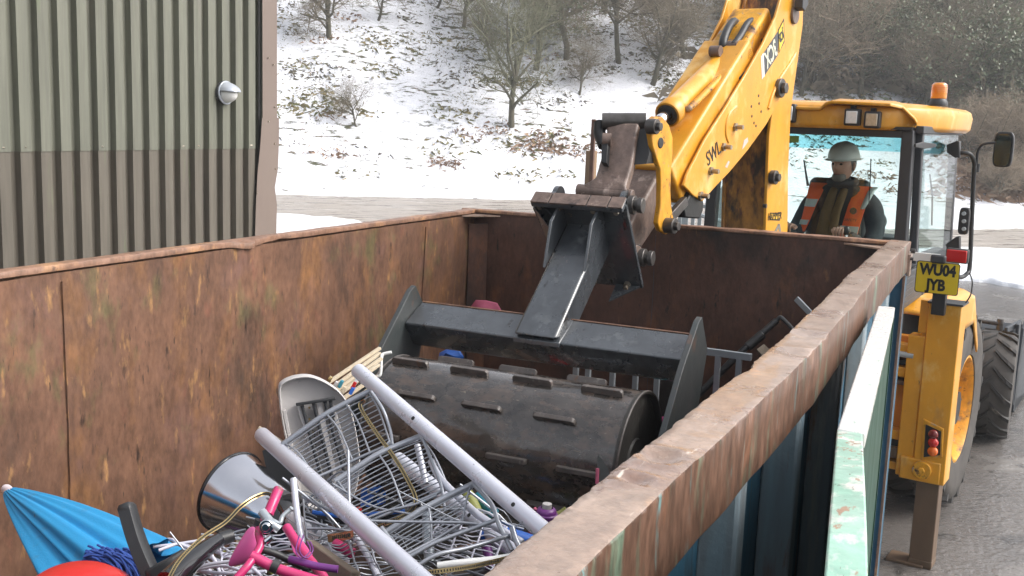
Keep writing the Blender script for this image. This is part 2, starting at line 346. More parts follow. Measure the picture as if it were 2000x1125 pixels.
# left wall back skin, ribs and rail
g = MB(); g.box(-.03, YN/2, 1.15, .02, -YN, 1.75); g.build('outer_skin', m_blue, cont)
def railL(u, v):
    y = .06 + (YN-.06)*u
    prof = [(.002, -.022), (.003, -.004), (.001, -.001), (-.012, .0), (-.04, .001), (-.054, -.001), (-.058, -.010), (-.058, -.12)]
    k = min(int(round(v*7)), 7); x, z = prof[k]
    w_ = nz(y*7, k*.2, 1.)*.0025 + nz(y*40, k*.9, 4.)*.0020
    dent = math.exp(-((y+2.1)/.085)**2)
    if k <= 3: x += .028*dent*abs(math.sin(y*40)) ; z -= .014*dent; z += .006*math.exp(-((y+1.86)/.05)**2)
    # slightly bent rail, bowed outwards towards the far end
    return (x + w_ - .02*math.exp(-((y+1.2)/.9)**2)*0, y, ZR + z + w_)
g = MB(); g.grid(railL, 360, 7)
g.build('top_rail', m_lip, cont, smooth=50, label='left top rail of the container with an orange rusty lip')
for i in range(8):
    g = MB(); y = -.4-i*.78; g.prism([(-.03, y-.06, .15), (-.10, y-.04, .15), (-.10, y+.04, .15), (-.03, y+.06, .15)], (0, 0, 1.83)); g.build('rib', m_blue, cont)
# far end wall
def fw(u, v):
    x = XW*u; z = ZF + (ZR-.02-ZF)*v
    return (x, .012*nz(x*2, z*2, 9.) + .005*nz(x*6, z*5, 3.), z)
for a, b in ((0, .52), (.5206, 1)):
    g = MB(); g.grid(lambda u, v, a=a, b=b: fw(1-(a+(b-a)*u), v), 26, 22); g.build('end_sheet', m_rust_shade, cont, smooth=60)
g = MB(); g.box(XW/2, .05, 1.15, XW+.1, .02, 1.75); g.build('outer_skin', m_blue, cont)
def railF(u, v):
    x = -.09 + (XW+.13)*u; prof = [(-.004, -.016), (-.004, -.003), (0, .0), (.05, .001), (.055, -.01), (.055, -.12)]
    k = min(int(round(v*5)), 5); y, z = prof[k]; w_ = .003*nz(x*8, k*.8, 2.)
    return (x, y+w_, ZR+z+w_)
g = MB(); g.grid(lambda u, v: railF(1-u, v), 120, 5); g.build('top_rail', m_lip, cont, smooth=50, label='far top rail of the container behind the boom')
# near end wall
g = MB(); g.box(XW/2, YN-.02, 1.15, XW+.1, .05, 1.9); g.build('end_door', m_blue, cont)
# corner gussets and posts
for sx, xx in ((1, .0), (-1, XW)):
    g = MB(); g.prism([(xx+sx*.004, -.006, 2.066), (xx+sx*.004, -.17 if sx > 0 else -.15, 2.066), (xx+sx*(.17 if sx > 0 else .22), -.006, 2.066)], (0, 0, .008)); g.build('corner_gusset', m_rim, cont)
    g = MB(); g.prism([(xx+sx*.002, -.085, ZF), (xx+sx*.012, -.095, ZF), (xx+sx*.095, -.012, ZF), (xx+sx*.085, -.002, ZF)], (0, 0, 1.74)); g.build('corner_plate', m_rust_shade, cont)
# weld beads along the seams of the left wall
for y in (seams[1], seams[3]):
    g = MB(); g.tube([(.004+.016*nz(y*1.6, z*1.6, 2.)+.003*nz(z*20, 1), y+.004*nz(z*7, 5.), z) for z in np.linspace(ZF, 2.04, 40)], .0032, 5); g.build('weld_seam', m_rust, cont)
# right wall
g = MB(); g.grid(lambda u, v: (XW+.012*nz(u*5, v*2, 8.)+.012, YN*(1-u), ZF+(ZR-.05-ZF)*v), 40, 12); g.build('inner_skin', m_rust_shade, cont, smooth=60)
for a in range(8):
    y0 = -a*.79; y1 = y0-.785
    g = MB(); g.grid(lambda u, v: (XW+.030+.006*nz((y0+(y1-y0)*u)*3, v*3, 6.), y1+(y0-y1)*u, .15+1.83*v), 12, 12); g.build('side_sheet', m_blue, cont, smooth=60)
RIBY = [-.72, -1.5, -2.27, -2.98, -3.58, -4.22, -4.95, -5.7]
for y in RIBY:
    g = MB(); bx = bulge(y)
    g.prism([(XW+.03, y-.075, .15), (XW+.083+bx, y-.036, .15), (XW+.083+bx, y+.036, .15), (XW+.03, y+.075, .15)], (0, 0, 1.80)); g.build('rib', m_rib, cont, bevel=.008)
# right top rail: worn box section with torn inner lip, dents on top
dents = [(pZ(1238, 937, ZR), .030, .008), (pZ(1290, 893, ZR), .045, .009), (pZ(1583, 655, ZR), .07, .007), (pZ(1560, 690, ZR), .06, .005)]
def railR(u, v):
    y = .085 + (YN-.085)*u
    # profile across: inner down, inner lip, top, outer lip, outer side, underside
    P_ = [(-.006, -.050), (-.005, -.006), (-.004, -.001), (.000, .001), (.016, .001), (.036, .0), (.052, .0), (.072, .0), (.088, .0), (.0925, -.001), (.094, -.005), (.094, -.05), (.094, -.10), (.094, -.146), (.090, -.155), (.03, -.156)]
    k = min(int(round(v*15)), 15); x, z = P_[k]
    n1 = nz(y*6, k*.5, 1.); n2 = nz(y*22, k*.8, 3.); n3 = nz(y*55, k*1.3, 5.)
    if k <= 3: x += .0035*n2 + .004*n3; z += .002*n3; x += .012*math.exp(-((y+3.26)/.05)**2)
    elif k <= 9: z += .0015*n1 + .0004*n2
    if 8 <= k <= 10: x += .0012*n2 + .0018*n3; z += .0012*n3
    if k > 10: x += .004*n1
    x += XW + bulge(y)
    if 3 <= k <= 10:
        for d, r, h in dents:
            q = ((x-d.x)**2 + (y-d.y)**2)/(r*r); z += -h*math.exp(-q*2.2) + h*.55*math.exp(-((math.sqrt(q)-1.0)/.28)**2)
    return (x, y, ZR+z)
g = MB(); NV = 15; g.grid(railR, 900, NV)
g.m = [0 if ((i//900) < 9) else 1 for i in range(len(g.f))]
g.build('top_rail', [m_rim, m_flange], cont, smooth=50, label='right top rail of the container, wet brown rust with dents on top')
# corner post at the far right and its light edge
g = MB(); g.box(XW+.055, .02, 1.02, .075, .13, 1.84); g.build('corner_post', m_blue, cont, bevel=.006)
g = MB(); g.box(XW+.0885, -.052, 1.02, .012, .012, 1.84); g.build('post_edge', m_lip, cont)
g = MB(); g.box(XW+.10, .03, 1.985, .018, .07, .11); g.build('lug', m_rim, cont, bevel=.004)
g = MB(); g.cyl((XW+.105, .0, 2.06), (XW+.125, .0, 2.06), .012); g.cyl((XW+.105, .0, 2.02), (XW+.12, .0, 2.02), .008); g.build('lug_bolt', m_pin, cont)
g = MB(); g.box(XW/2, YN/2, ZF-.02, XW, -YN, .04); g.build('floor_sheet', m_rust_shade, cont)
for x in (.65, 1.7):
    g = MB(); g.box(x, YN/2, .13, .12, -YN, .24); g.build('skid_rail', m_blackd, cont)

# ---------------------------------------------------------------- green steel door beside the container
door = thing('steel_door', 'bent green steel door with a worn silvery top edge, standing open along the right side of the container', 'door', (2.64, -3.2, 0))
TL = [pZ(1715, 597, 2.02), pZ(1635, 838, 2.02), pD(1622, 985, 1.42), pD(1610, 1125, 1.20), pD(1590, 1400, .95)]
TR = [pZ(1748, 600, 2.02), pZ(1685, 845, 2.02), pD(1692, 985, 1.43), pD(1696, 1125, 1.21), pD(1700, 1400, .96)]
def strip(a, b, n=1): return a
g = MB()
g.prism([TL[0], TL[1], TL[1]-Vector((0, 0, .035)), TL[0]-Vector((0, 0, .035))], TR[0]-TL[0]); 
g.build('top_edge', m_sheentop, door, bevel=.004)
g = MB(); LL = bez(TL[1:], 5); RR = bez(TR[1:], 5)
vs = []
for a, b in zip(LL, RR): vs += [a, b, b-Vector((0, 0, .035)), a-Vector((0, 0, .035))]
fs = []
for i in range(len(LL)-1):
    for k in range(4): fs.append((i*4+k, i*4+(k+1) % 4, (i+1)*4+(k+1) % 4, (i+1)*4+k))
fs.append((0, 3, 2, 1)); g.add([v-Vector((0, 0, .002)) for v in vs], fs); g.build('bent_edge', m_green, door, bevel=.003, label='chipped pale green bent top edge of the door')
# panel faces below (outer face green with its shade put into the colour)
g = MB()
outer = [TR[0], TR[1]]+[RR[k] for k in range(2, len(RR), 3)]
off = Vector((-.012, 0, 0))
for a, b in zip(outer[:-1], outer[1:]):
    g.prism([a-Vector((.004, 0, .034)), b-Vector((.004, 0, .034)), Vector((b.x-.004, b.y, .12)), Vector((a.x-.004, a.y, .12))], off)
g.build('door_panel', m_green_shade, door)
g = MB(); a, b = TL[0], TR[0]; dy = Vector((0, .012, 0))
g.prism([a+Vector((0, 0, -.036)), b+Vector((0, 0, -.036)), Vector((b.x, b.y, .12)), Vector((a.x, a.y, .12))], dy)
g.build('door_end_strip', m_green_shade, door)
# ---------------------------------------------------------------- ground, slush road, hillside
HE = Vector((.79, .613, 0)); HN = Vector((-.613, .79, 0)); HB = Vector((-17.63, 20.92, 0))
def hs_(s, t): return HB + HE*s + HN*t
def hill_z(s, t):
    if t <= 0: return 0
    base = .60*(t - 1.6*(1-math.exp(-t/1.6)))
    return base + .34*min(t/6, 1)*nz(s*.16, t*.16, 3.) + .14*min(t/2, 1)*nz(s*.6, t*.6, 1.) + .07*min(t, 1)*nz(s*1.9, t*1.9, 2.)
m_ground = mat('wet_yard_surface', (.17, .158, .148), (.11, .10, .094), 1.1, (1, 1, 1), .30, .14, bump=.012, bsc=22, spec=.7, layers=(
    ((.25, .235, .22), .8, (1, 1, 1), .58, .72, .42, None), ((.075, .07, .066), 3.5, (1, 1, 1), .58, .68, .08, None), ((.30, .28, .26), 60, (1, 1, 1), .66, .72, .5, None)))
g = MB(); g.box(0, 60, -.05, 400, 400, .1); g.build('ground', m_ground, smooth=0, kind='structure')
m_slush = mat('brown_slush', (.44, .395, .35), (.30, .265, .23), 2.2, (.35, 1.6, 1), .45, .3, bump=.06, bsc=7, bst=(.4, 1.8, 1), layers=(
    ((.20, .17, .145), 2.6, (.25, 2.6, 1), .52, .62, .2, None), ((.68, .66, .64), 3.1, (.3, 2.2, 1), .58, .70, .6, None)))
def rot_strip(s0, s1, t0, t1, nu, nv, zf):
    g = MB(); g.grid(lambda u, v: (lambda P, z: (P.x, P.y, z))(hs_(s0+(s1-s0)*u, t0+(t1-t0)*v), zf(s0+(s1-s0)*u, t0+(t1-t0)*v)), nu, nv); return g
def sl_z(s, t):
    ed = min(1, (t+13)/1.5) if t < 0 else 1
    return max(-.01, .05*ed + .035*nz(s*.5, t*3.2, 4.) + .02*nz(s*2.5, t*7, 5.))
g = rot_strip(-30, 75, -12, .5, 340, 110, sl_z)
# the strip is rotated with the hillside so the ruts in its material run along it
def build_rot(g, name, m, **kw):
    o = g.build(name, m, **kw); a = math.atan2(HE.y, HE.x)
    me = o.data; rot = Matrix.Rotation(-a, 4, 'Z'); me.transform(rot); o.rotation_euler = (0, 0, a); return o
build_rot(g, 'slush_road', m_slush, kind='structure')
# snow lying on the yard
def snow_patch(poly, name, h=.09, seed=1.):
    b = MB(); n = len(poly); c = sum((Vector(p) for p in poly), Vector((0, 0, 0)))/n
    P = []
    for i in range(n):
        a, d = Vector(poly[i]), Vector(poly[(i+1) % n])
        for k in range(14):
            q = a.lerp(d, k/14); r = (q-c); q = c + r*(1+.05*nz(q.x*1.3, q.y*1.3, seed)+.04*nz(q.x*4, q.y*4, seed)); P.append(q)
    m = len(P); rings = [(1.0, -.01), (.985, h*.6), (.96, h), (.8, h*1.15), (.5, h*1.2), (.25, h*1.2)]
    vs = []
    for f, z in rings:
        for q in P:
            r = c + (q-c)*f; vs.append((r.x, r.y, z + .03*nz(r.x*2, r.y*2, seed)*(f < .98)))
    fs = [(i*m+k, i*m+(k+1) % m, (i+1)*m+(k+1) % m, (i+1)*m+k) for i in range(len(rings)-1) for k in range(m)]
    fs.append(tuple((len(rings)-1)*m+k for k in range(m))); b.add(vs, fs); return b.build(name, m_snow, kind='structure', smooth=70)
snow_patch([pZ(430, 424, 0), pZ(570, 423, 0), pZ(700, 436, 0), pZ(760, 455, 0), pZ(520, 500, 0), pZ(430, 480, 0)], 'snow_patch')
snow_patch([pZ(1700, 492, 0), pZ(1890, 488, 0), pZ(2150, 500, 0), pZ(2150, 575, 0), pZ(2000, 566, 0), pZ(1925, 552, 0), pZ(1820, 545, 0), pZ(1690, 520, 0)], 'snow_patch', seed=4.)
snow_patch([pZ(1380, 404, 0), pZ(1700, 407, 0), pZ(1900, 409, 0), pZ(2200, 420, 0), pZ(2200, 446, 0), pZ(1900, 452, 0), pZ(1650, 450, 0), pZ(1380, 430, 0)], 'snow_patch', seed=8.)
# hillside: snow with earth and dead grass showing through
def hill_mat():
    m = bpy.data.materials.new('snowy_hillside'); m.use_nodes = True; nt = m.node_tree; N = nt.nodes; Lk = nt.links.new; b = N['Principled BSDF']
    tc = N.new('ShaderNodeTexCoord')
    def no(sc, st=(1, 1, 1), loc=0, det=6):
        mp = N.new('ShaderNodeMapping'); mp.inputs['Scale'].default_value = st; mp.inputs['Location'].default_value = (loc, loc, loc); Lk(tc.outputs['Object'], mp.inputs[0])
        n = N.new('ShaderNodeTexNoise'); n.inputs['Scale'].default_value = sc; n.inputs['Detail'].default_value = det; n.inputs['Roughness'].default_value = .65; Lk(mp.outputs[0], n.inputs['Vector']); return n.outputs['Fac']
    def rg(o, a, b_, c=0., d=1.):
        r = N.new('ShaderNodeMapRange'); r.inputs[1].default_value = a; r.inputs[2].default_value = b_; r.inputs[3].default_value = c; r.inputs[4].default_value = d; Lk(o, r.inputs[0]); return r.outputs[0]
    def ma(op, a, b_):
        x = N.new('ShaderNodeMath'); x.operation = op
        for i, q in enumerate((a, b_)):
            if isinstance(q, (int, float)): x.inputs[i].default_value = q
            else: Lk(q, x.inputs[i])
        return x.outputs[0]
    def mx(f, a, b_):
        x = N.new('ShaderNodeMix'); x.data_type = 'RGBA'; Lk(f, x.inputs[0])
        for k, q in ((6, a), (7, b_)):
            if isinstance(q, tuple): x.inputs[k].default_value = (*q, 1)
            else: Lk(q, x.inputs[k])
        return x.outputs[2]
    sep = N.new('ShaderNodeSeparateXYZ'); Lk(tc.outputs['Object'], sep.inputs[0])
    up = rg(sep.outputs['Z'], .8, 6., 0., 1.)               # more ground shows higher up the bank
    right = rg(sep.outputs['X'], 0., 22., 0., 1.)          # and under the thicket to the right
    thr = ma('ADD', no(1.6, (1.0, 2.6, 1), 3.), ma('MULTIPLY', no(.22, (1, 1, 1), 8., 2), .42))
    thr = ma('ADD', thr, ma('ADD', ma('MULTIPLY', up, .05), ma('MULTIPLY', right, .045)))
    f = rg(thr, .83, .885)
    f2 = rg(no(17, (1, 2.2, 1), 5.), .56, .68); f = ma('MAXIMUM', f, ma('MULTIPLY', f2, rg(thr, .66, .78)))
    earth = mx(rg(no(5, loc=2.), .4, .6), (.10, .085, .05), (.06, .075, .03)); earth = mx(rg(no(2.2, loc=12.), .55, .68), earth, (.20, .10, .05))
    Lk(mx(f, (.84, .85, .90), earth), b.inputs['Base Color']); b.inputs['Roughness'].default_value = .75
    bp = N.new('ShaderNodeBump'); bp.inputs['Distance'].default_value = .12; Lk(no(3.2, (1, 2, 1), 1.), bp.inputs['Height']); Lk(bp.outputs[0], b.inputs['Normal']); return m
m_hill = hill_mat()
g = MB(); S0, S1, T1 = -22, 70, 70
def hg(u, v):
    s = S0+(S1-S0)*u; t = T1*v**1.6; P = hs_(s, t); return (P.x, P.y, hill_z(s, t)-.01+(.07 if t > .2 else .03))
g.grid(hg, 420, 260); build_rot(g, 'hillside', m_hill, kind='structure', smooth=80)

# ---------------------------------------------------------------- vegetation
def quadmesh(name, V, F, m, parent=None, **kw):
    b = MB(); b.v = [tuple(p) for p in V]; b.f = [tuple(f) for f in F]; b.m = [0]*len(F); return b.build(name, m, parent, smooth=0, **kw)
def leafmat(name, c1, c2, rough=.6):
    m = bpy.data.materials.new(name); m.use_nodes = True; nt = m.node_tree; N = nt.nodes; b = N['Principled BSDF']
    gi = N.new('ShaderNodeNewGeometry'); r = N.new('ShaderNodeMix'); r.data_type = 'RGBA'; r.inputs[6].default_value = (*c1, 1); r.inputs[7].default_value = (*c2, 1)
    nt.links.new(gi.outputs['Random Per Island'], r.inputs[0]); nt.links.new(r.outputs[2], b.inputs['Base Color']); b.inputs['Roughness'].default_value = rough; return m
m_bark = mat('mossy_dark_bark', (.10, .085, .06), (.06, .062, .035), 5, (1, 1, .3), .8, .9, bump=.02, bsc=14, bst=(1, 1, .3))
m_twig = leafmat('twigs', (.13, .11, .075), (.24, .20, .14), .8)
m_twigr = leafmat('reddish_brown_twigs', (.19, .15, .105), (.34, .27, .19), .8)
m_ivy = leafmat('dark_evergreen_leaves', (.06, .085, .045), (.16, .19, .10), .5)
m_moss = leafmat('mossy_green_twigs', (.11, .115, .065), (.19, .185, .12), .8)
m_grass = leafmat('winter_grass_blades', (.10, .115, .035), (.26, .20, .09), .7)
m_brk = leafmat('dead_bracken', (.20, .125, .08), (.34, .23, .15), .8)
m_dk = leafmat('dark_leaf_litter', (.07, .062, .045), (.15, .13, .08), .8)
m_gr = leafmat('green_bramble_leaves', (.05, .085, .03), (.11, .15, .05), .6)

def limb(out, p, d, L, r, depth, rnd, spread=.6, up=.12, maxd=5, sag=0):
    nseg = 4 if depth < 2 else 3 if depth < 4 else 2
    pts = [p.copy()]; rs = [r]; q = p.copy(); dd = d.copy()
    for i in range(nseg):
        dd = (dd + Vector((rnd.gauss(0, .16), rnd.gauss(0, .16), rnd.gauss(0, .12)+up*.4))).normalized()
        q = q + dd*(L/nseg); pts.append(q.copy()); rs.append(max(r*(1-.55*(i+1)/nseg), .0035))
    out.append((pts, rs, depth))
    if depth >= maxd: return
    nb = {0: 6, 1: 6, 2: 5, 3: 4, 4: 2}.get(depth, 3)
    for i in range(nb):
        f = .30+.70*(i+rnd.random()*.6)/nb; f = min(f, 1.); k = min(int(f*nseg), nseg-1); a = pts[k].lerp(pts[k+1], f*nseg-k)
        side = Vector((rnd.gauss(0, 1), rnd.gauss(0, 1), rnd.gauss(.1, .55))).normalized()
        nd = (dd*(1-spread) + side*spread*1.25).normalized()
        limb(out, a, nd, L*rnd.uniform(.52, .78), max(rs[k]*rnd.uniform(.42, .6), .0035), depth+1, rnd, spread, up, maxd, sag)
def make_tree(seed, H=5.5, r=.13, spread=.6, maxd=5, trunkf=.34, stems=1, ivy=0, ivyr=.3, up=.14, moss=.0, first=None):
    rnd = random.Random(seed); out = []
    for s_ in range(stems):
        d = Vector((rnd.gauss(0, .10 if stems == 1 else .4), rnd.gauss(0, .10 if stems == 1 else .4), 1)).normalized()
        i0 = len(out); limb(out, Vector((rnd.gauss(0, .05)*stems, rnd.gauss(0, .05)*stems, -.25)), d, H*(trunkf+.18), r, 0, rnd, spread, up, maxd)
        for i in range(5 if stems == 1 else 2):
            pts = out[i0][0]
            a = pts[2].lerp(pts[3], rnd.random()); ang = rnd.random()*6.283
            limb(out, a, Vector((math.cos(ang)*.8, math.sin(ang)*.8, rnd.uniform(.25, 1.0))).normalized(), H*rnd.uniform(.34, .48), r*.45, 1, rnd, spread, up, maxd)
    T = MB(); Cn = MB()
    for pts, rs, dp in out:
        if dp <= 1: T.tube(pts, 0, 8 if dp == 0 else 6, False, False, rs)
        elif dp == 2: Cn.tube(pts, 0, 4, False, False, rs)
        else: Cn.tube(pts, 0, 3, False, False, [max(q, .0042) for q in rs])
    V = []; F = []
    if ivy:
        segs = [o for o in out if o[2] <= 3]
        for _ in range(ivy):
            pts, rs, dp = rnd.choice(segs); k = rnd.randrange(len(pts)-1); a = pts[k].lerp(pts[k+1], rnd.random())
            c = a + Vector((rnd.gauss(0, ivyr), rnd.gauss(0, ivyr), rnd.gauss(0, ivyr)))
            u = Vector((rnd.gauss(0, 1), rnd.gauss(0, 1), rnd.gauss(0, 1))).normalized(); v = u.orthogonal().normalized(); sz = rnd.uniform(.04, .105)
            b = len(V); V += [c-u*sz, c+v*sz*.6, c+u*sz, c-v*sz*.6]; F.append((b, b+1, b+2, b+3))
    return T, Cn, (V, F)
def hpt(s, t, dz=0.): P = hs_(s, t); return Vector((P.x, P.y, hill_z(s, t)+.03+dz))
def hill_hit(px, py):
    r = ray(px, py); lo = 20.
    for i in range(1200):
        D = 20+i*.08; P = CAM + r*D; q = P-HB; s, t = q.dot(HE), q.dot(HN)
        if t > 0 and P.z <= hill_z(s, t)+.03: return P, s, t
    return P, s, t
def mesh_of(b, name, m):
    o = b.build(name, m, None, smooth=60); me = o.data
    me.transform(Matrix.Translation(o.location)); bpy.data.objects.remove(o); return me
protos = {}
def proto(key, tw=m_twig, lf=m_ivy, **k):
    T, Cn, (V, F) = make_tree(**k); q = [('trunk', mesh_of(T, 'trunk', m_bark)), ('crown', mesh_of(Cn, 'crown', tw))]
    if F:
        b = MB(); b.v = [tuple(v) for v in V]; b.f = F; b.m = [0]*len(F); q.append(('foliage', mesh_of(b, 'foliage', lf)))
    protos[key] = q
proto('haw', seed=3, H=5.0, r=.105, spread=.52, stems=1, trunkf=.26, up=.34, tw=m_moss, maxd=4)
proto('haw2', seed=8, H=5.2, r=.13, spread=.60, trunkf=.30, up=.12)
proto('tall', seed=5, H=7.6, r=.16, spread=.56, trunkf=.42, up=.14)
proto('ivytree', seed=12, H=7.5, r=.18, spread=.58, trunkf=.40, ivy=6000, ivyr=.26)
proto('ivytree2', seed=31, H=6.5, r=.16, spread=.62, trunkf=.30, ivy=8000, ivyr=.34)
proto('bush', seed=21, H=4.2, r=.07, spread=.60, stems=5, trunkf=.35, tw=m_twigr, maxd=4)
proto('holly', seed=17, H=4.6, r=.09, spread=.66, stems=3, trunkf=.28, ivy=9000, ivyr=.30, maxd=4)
proto('brown', seed=41, H=6.4, r=.11, spread=.56, stems=3, trunkf=.32, tw=m_twigr, maxd=4)
proto('grey', seed=57, H=7.4, r=.17, spread=.58, stems=1, trunkf=.36, up=.2, ivy=1800, ivyr=.2, lf=m_moss, maxd=5)
def plant(name, key, P, sc, rz, label, cat, group=None, lean=0, sxy=1.):
    t = thing(name, label, cat, P, 0, group); t.rotation_euler = (lean, 0, rz); t.scale = (sc*sxy, sc*sxy, sc)
    for nm, me in protos[key]:
        o = bpy.data.objects.new(nm, me); scene.collection.objects.link(o); o.parent = t
    return t
def tree_at(px, py, key, sc, rz, label, group, lean=0, sxy=1., name='bare_tree', cat='tree'):
    P, s, t = hill_hit(px, py); return plant(name, key, P-Vector((0, 0, .05)), sc, rz, label, cat, group, lean, sxy)
G1 = 'bare trees on the snowy bank'; G2 = 'trees and bushes of the thicket on the right'
tree_at(1003, 252, 'haw', 1.42, .6, 'bare mossy thorn tree alone low on the snowy bank, left of the digger arm', G1, sxy=.92)
tree_at(650, 82, 'haw2', 1.0, 2.0, 'bare leaning tree high on the snowy bank just right of the clad building', G1, lean=.1)
tree_at(905, 52, 'haw2', .8, 4.4, 'small bare tree on the bank at the top edge, above the dark leaf patch', G1)
tree_at(1042, 135, 'tall', .85, 1.0, 'slim bare tree close behind the lone thorn tree', G1)
tree_at(1106, 118, 'ivytree', .80, 3.3, 'bare tree with a thick ivy covered trunk, second behind the lone thorn tree', G1)
tree_at(1268, 165, 'haw2', 1.1, 5.2, 'many-branched bare tree above the digger bucket cylinder', G1, sxy=.9)
tree_at(1208, 120, 'tall', .8, .3, 'thin bare tree between the ivy tree and the one above the bucket cylinder', G1)
tree_at(1345, 120, 'haw2', 1.1, 1.9, 'bare tree half hidden behind the digger arm', G1)
tree_at(1010, 20, 'tall', .8, 2.7, 'bare tree high up the bank at the top edge, left of centre', G1)
tree_at(1180, 25, 'ivytree', .9, 5.0, 'dark ivy clad tree at the top edge above the digger arm', G1)
tree_at(780, -10, 'tall', .8, 3.9, 'bare tree at the very top edge between the two left trees', G1)
for i, (px, py, sc) in enumerate(((960, 120, .35), (735, 40, .4), (1130, 190, .35), (700, 250, .25), (1060, 60, .4), (850, 15, .4))):
    tree_at(px, py, 'tall', sc, i*1.7, 'thin bare sapling on the open snowy bank, '+('fourth', 'second', 'sixth', 'first', 'fifth', 'third')[i]+' from the left', 'saplings on the open bank', name='sapling')
far = [(1590, 170, 'brown', 1.0), (1660, 120, 'ivytree2', .7), (1740, 150, 'grey', .8), (1805, 205, 'bush', 1.0), (1860, 150, 'ivytree2', 1.0), (1930, 240, 'ivytree2', .95),
       (1990, 190, 'holly', 1.2), (1700, 40, 'tall', 1.0), (1820, 60, 'ivytree2', 1.0), (1950, 80, 'ivytree', 1.2), (1905, 320, 'bush', .8), (1985, 330, 'bush', .9),
       (1450, 100, 'grey', .85), (1490, 40, 'ivytree2', .8), (2060, 200, 'ivytree2', 1.1), (2120, 120, 'ivytree2', 1.1), (2100, 320, 'holly', 1.),
       (1950, 385, 'bush', .55), (2010, 385, 'bush', .6), (1860, -30, 'ivytree2', 1.1), (2020, -10, 'ivytree2', 1.2), (1400, -10, 'ivytree', 1.0), (1770, 90, 'ivytree', 1.0), (1680, 190, 'ivytree', .75), (1850, 230, 'grey', .7), (1560, 190, 'grey', .7), (1915, 180, 'grey', .9)]
kl = {'grey': 'greyish mossy tree', 'brown': 'bare reddish tree', 'ivytree2': 'leafy evergreen tree', 'ivytree': 'ivy clad bare tree', 'bush': 'reddish leafless bush', 'tall': 'tall bare tree', 'holly': 'dark evergreen bush'}
kn = {'grey': ('mossy_tree', 'tree'), 'brown': ('bare_tree', 'tree'), 'ivytree2': ('evergreen_tree', 'tree'), 'ivytree': ('ivy_tree', 'tree'), 'bush': ('bare_bush', 'bush'), 'tall': ('bare_tree', 'tree'), 'holly': ('evergreen_bush', 'bush')}
ords = ['leftmost', 'second from left', 'third from left', 'fourth from left', 'fifth from left', 'sixth from left', 'seventh from left', 'eighth from left', 'ninth from left', 'tenth from left', 'eleventh from left']
far.sort()
cnt_ = {}
for i, (px, py, k, sc) in enumerate(far):
    j = cnt_.get(k, 0); cnt_[k] = j+1; tot = sum(1 for q in far if q[2] == k)
    where = 'the only one in the thicket' if tot == 1 else ords[j]+' of its kind in the right thicket'
    lab = kl[k]+', '+where
    tree_at(px, py, k, sc, i*2.4, lab, kl[k]+'s of the thicket on the right bank' if not kl[k].endswith('bush') else kl[k]+'es of the thicket on the right bank', name=kn[k][0], cat=kn[k][1])
# tufts of grass, bracken and leaves showing through the snow
def tufts(name, N_, m, region, hgt, nb, wid, seed, clump=1., flat=.0):
    rnd = random.Random(seed); V = []; F = []
    cnt = 0; tries = 0
    while cnt < N_ and tries < N_*60:
        tries += 1; s, t, ok = region(rnd)
        if not ok: continue
        cnt += 1; c0 = hpt(s, t); sz = rnd.uniform(.5, 1.5)
        for _ in range(nb):
            a = rnd.random()*6.283; rr = rnd.random()**.5*clump*sz*.5; s2 = s+math.cos(a)*rr*1.5; t2 = t+math.sin(a)*rr*.7; c = hpt(s2, t2, -.05)
            h = hgt*rnd.uniform(.5, 1.3)*sz**.5; d = Vector((rnd.gauss(0, .5+flat), rnd.gauss(0, .5+flat), 1)).normalized()*h; sd = Vector((rnd.gauss(0, 1), rnd.gauss(0, 1), 0)).normalized()*wid*rnd.uniform(.6, 1.4)
            b = len(V); V += [c-sd, c+sd, c+d*.6+sd*.7+Vector((0, 0, 0)), c+d+Vector((d.x, d.y, -abs(d.x)-abs(d.y)))*.5]; F.append((b, b+1, b+2, b+3))
    return quadmesh(name, V, F, m, kind='stuff')
def inframe(s, t):
    P = hpt(s, t)-CAM; z = P.dot(Fw); x = 1000+CF*P.dot(Rt)/z; y = 562-CF*P.dot(Up)/z; return x, y
def reg(fn, smin=-8, smax=40, tmax=32, cl=None, seed=0.):
    def r(rnd):
        s = rnd.uniform(smin, smax); t = rnd.uniform(.1, 1)**1.3*tmax; x, y = inframe(s, t)
        if not (450 < x < 2150 and -60 < y < 420): return s, t, False
        if cl is not None and nz(s*cl, t*cl*1.6, seed) < .12: return s, t, False
        return s, t, fn(x, y, rnd)
    return r
tufts('grass_tufts', 2400, m_grass, reg(lambda x, y, r: y < 300 and r.random() < (.25+.75*(y < 200)), cl=.33, seed=5.), .13, 22, .010, 1, .6, .3)
tufts('leaf_litter', 2600, m_dk, reg(lambda x, y, r: r.random() < (.9 if y < 130 or x > 1150 else .35 if y < 330 else .10), cl=.45, seed=2.), .07, 16, .009, 2, .5, .7)
tufts('bracken', 60, m_brk, reg(lambda x, y, r: (850 < x < 1080 and 230 < y < 330) or r.random() < .08, cl=.5, seed=9.), .24, 110, .011, 3, .9, .6)
tufts('bramble_leaves', 900, m_gr, reg(lambda x, y, r: (880 < x < 1150 and 225 < y < 290) or (x > 1150 and y < 380 and r.random() < .6) or (y < 240 and r.random() < .35), cl=.4, seed=13.), .09, 26, .013, 4, .6, .6)
tufts('bracken', 260, m_brk, reg(lambda x, y, r: x > 1870 and 260 < y < 400), .45, 26, .016, 6, 1.6, .9)
tufts('undergrowth', 380, m_twig, reg(lambda x, y, r: x > 1330 and y < (215 if x < 1880 else 370) and r.random() < .6, cl=.3, seed=3.), .8, 20, .009, 7, 1.3, .7)
tufts('ground_ivy', 380, m_ivy, reg(lambda x, y, r: x > 1450 and y < (225 if x < 1880 else 340), cl=.35, seed=21.), .3, 22, .035, 8, 1.6, .8)
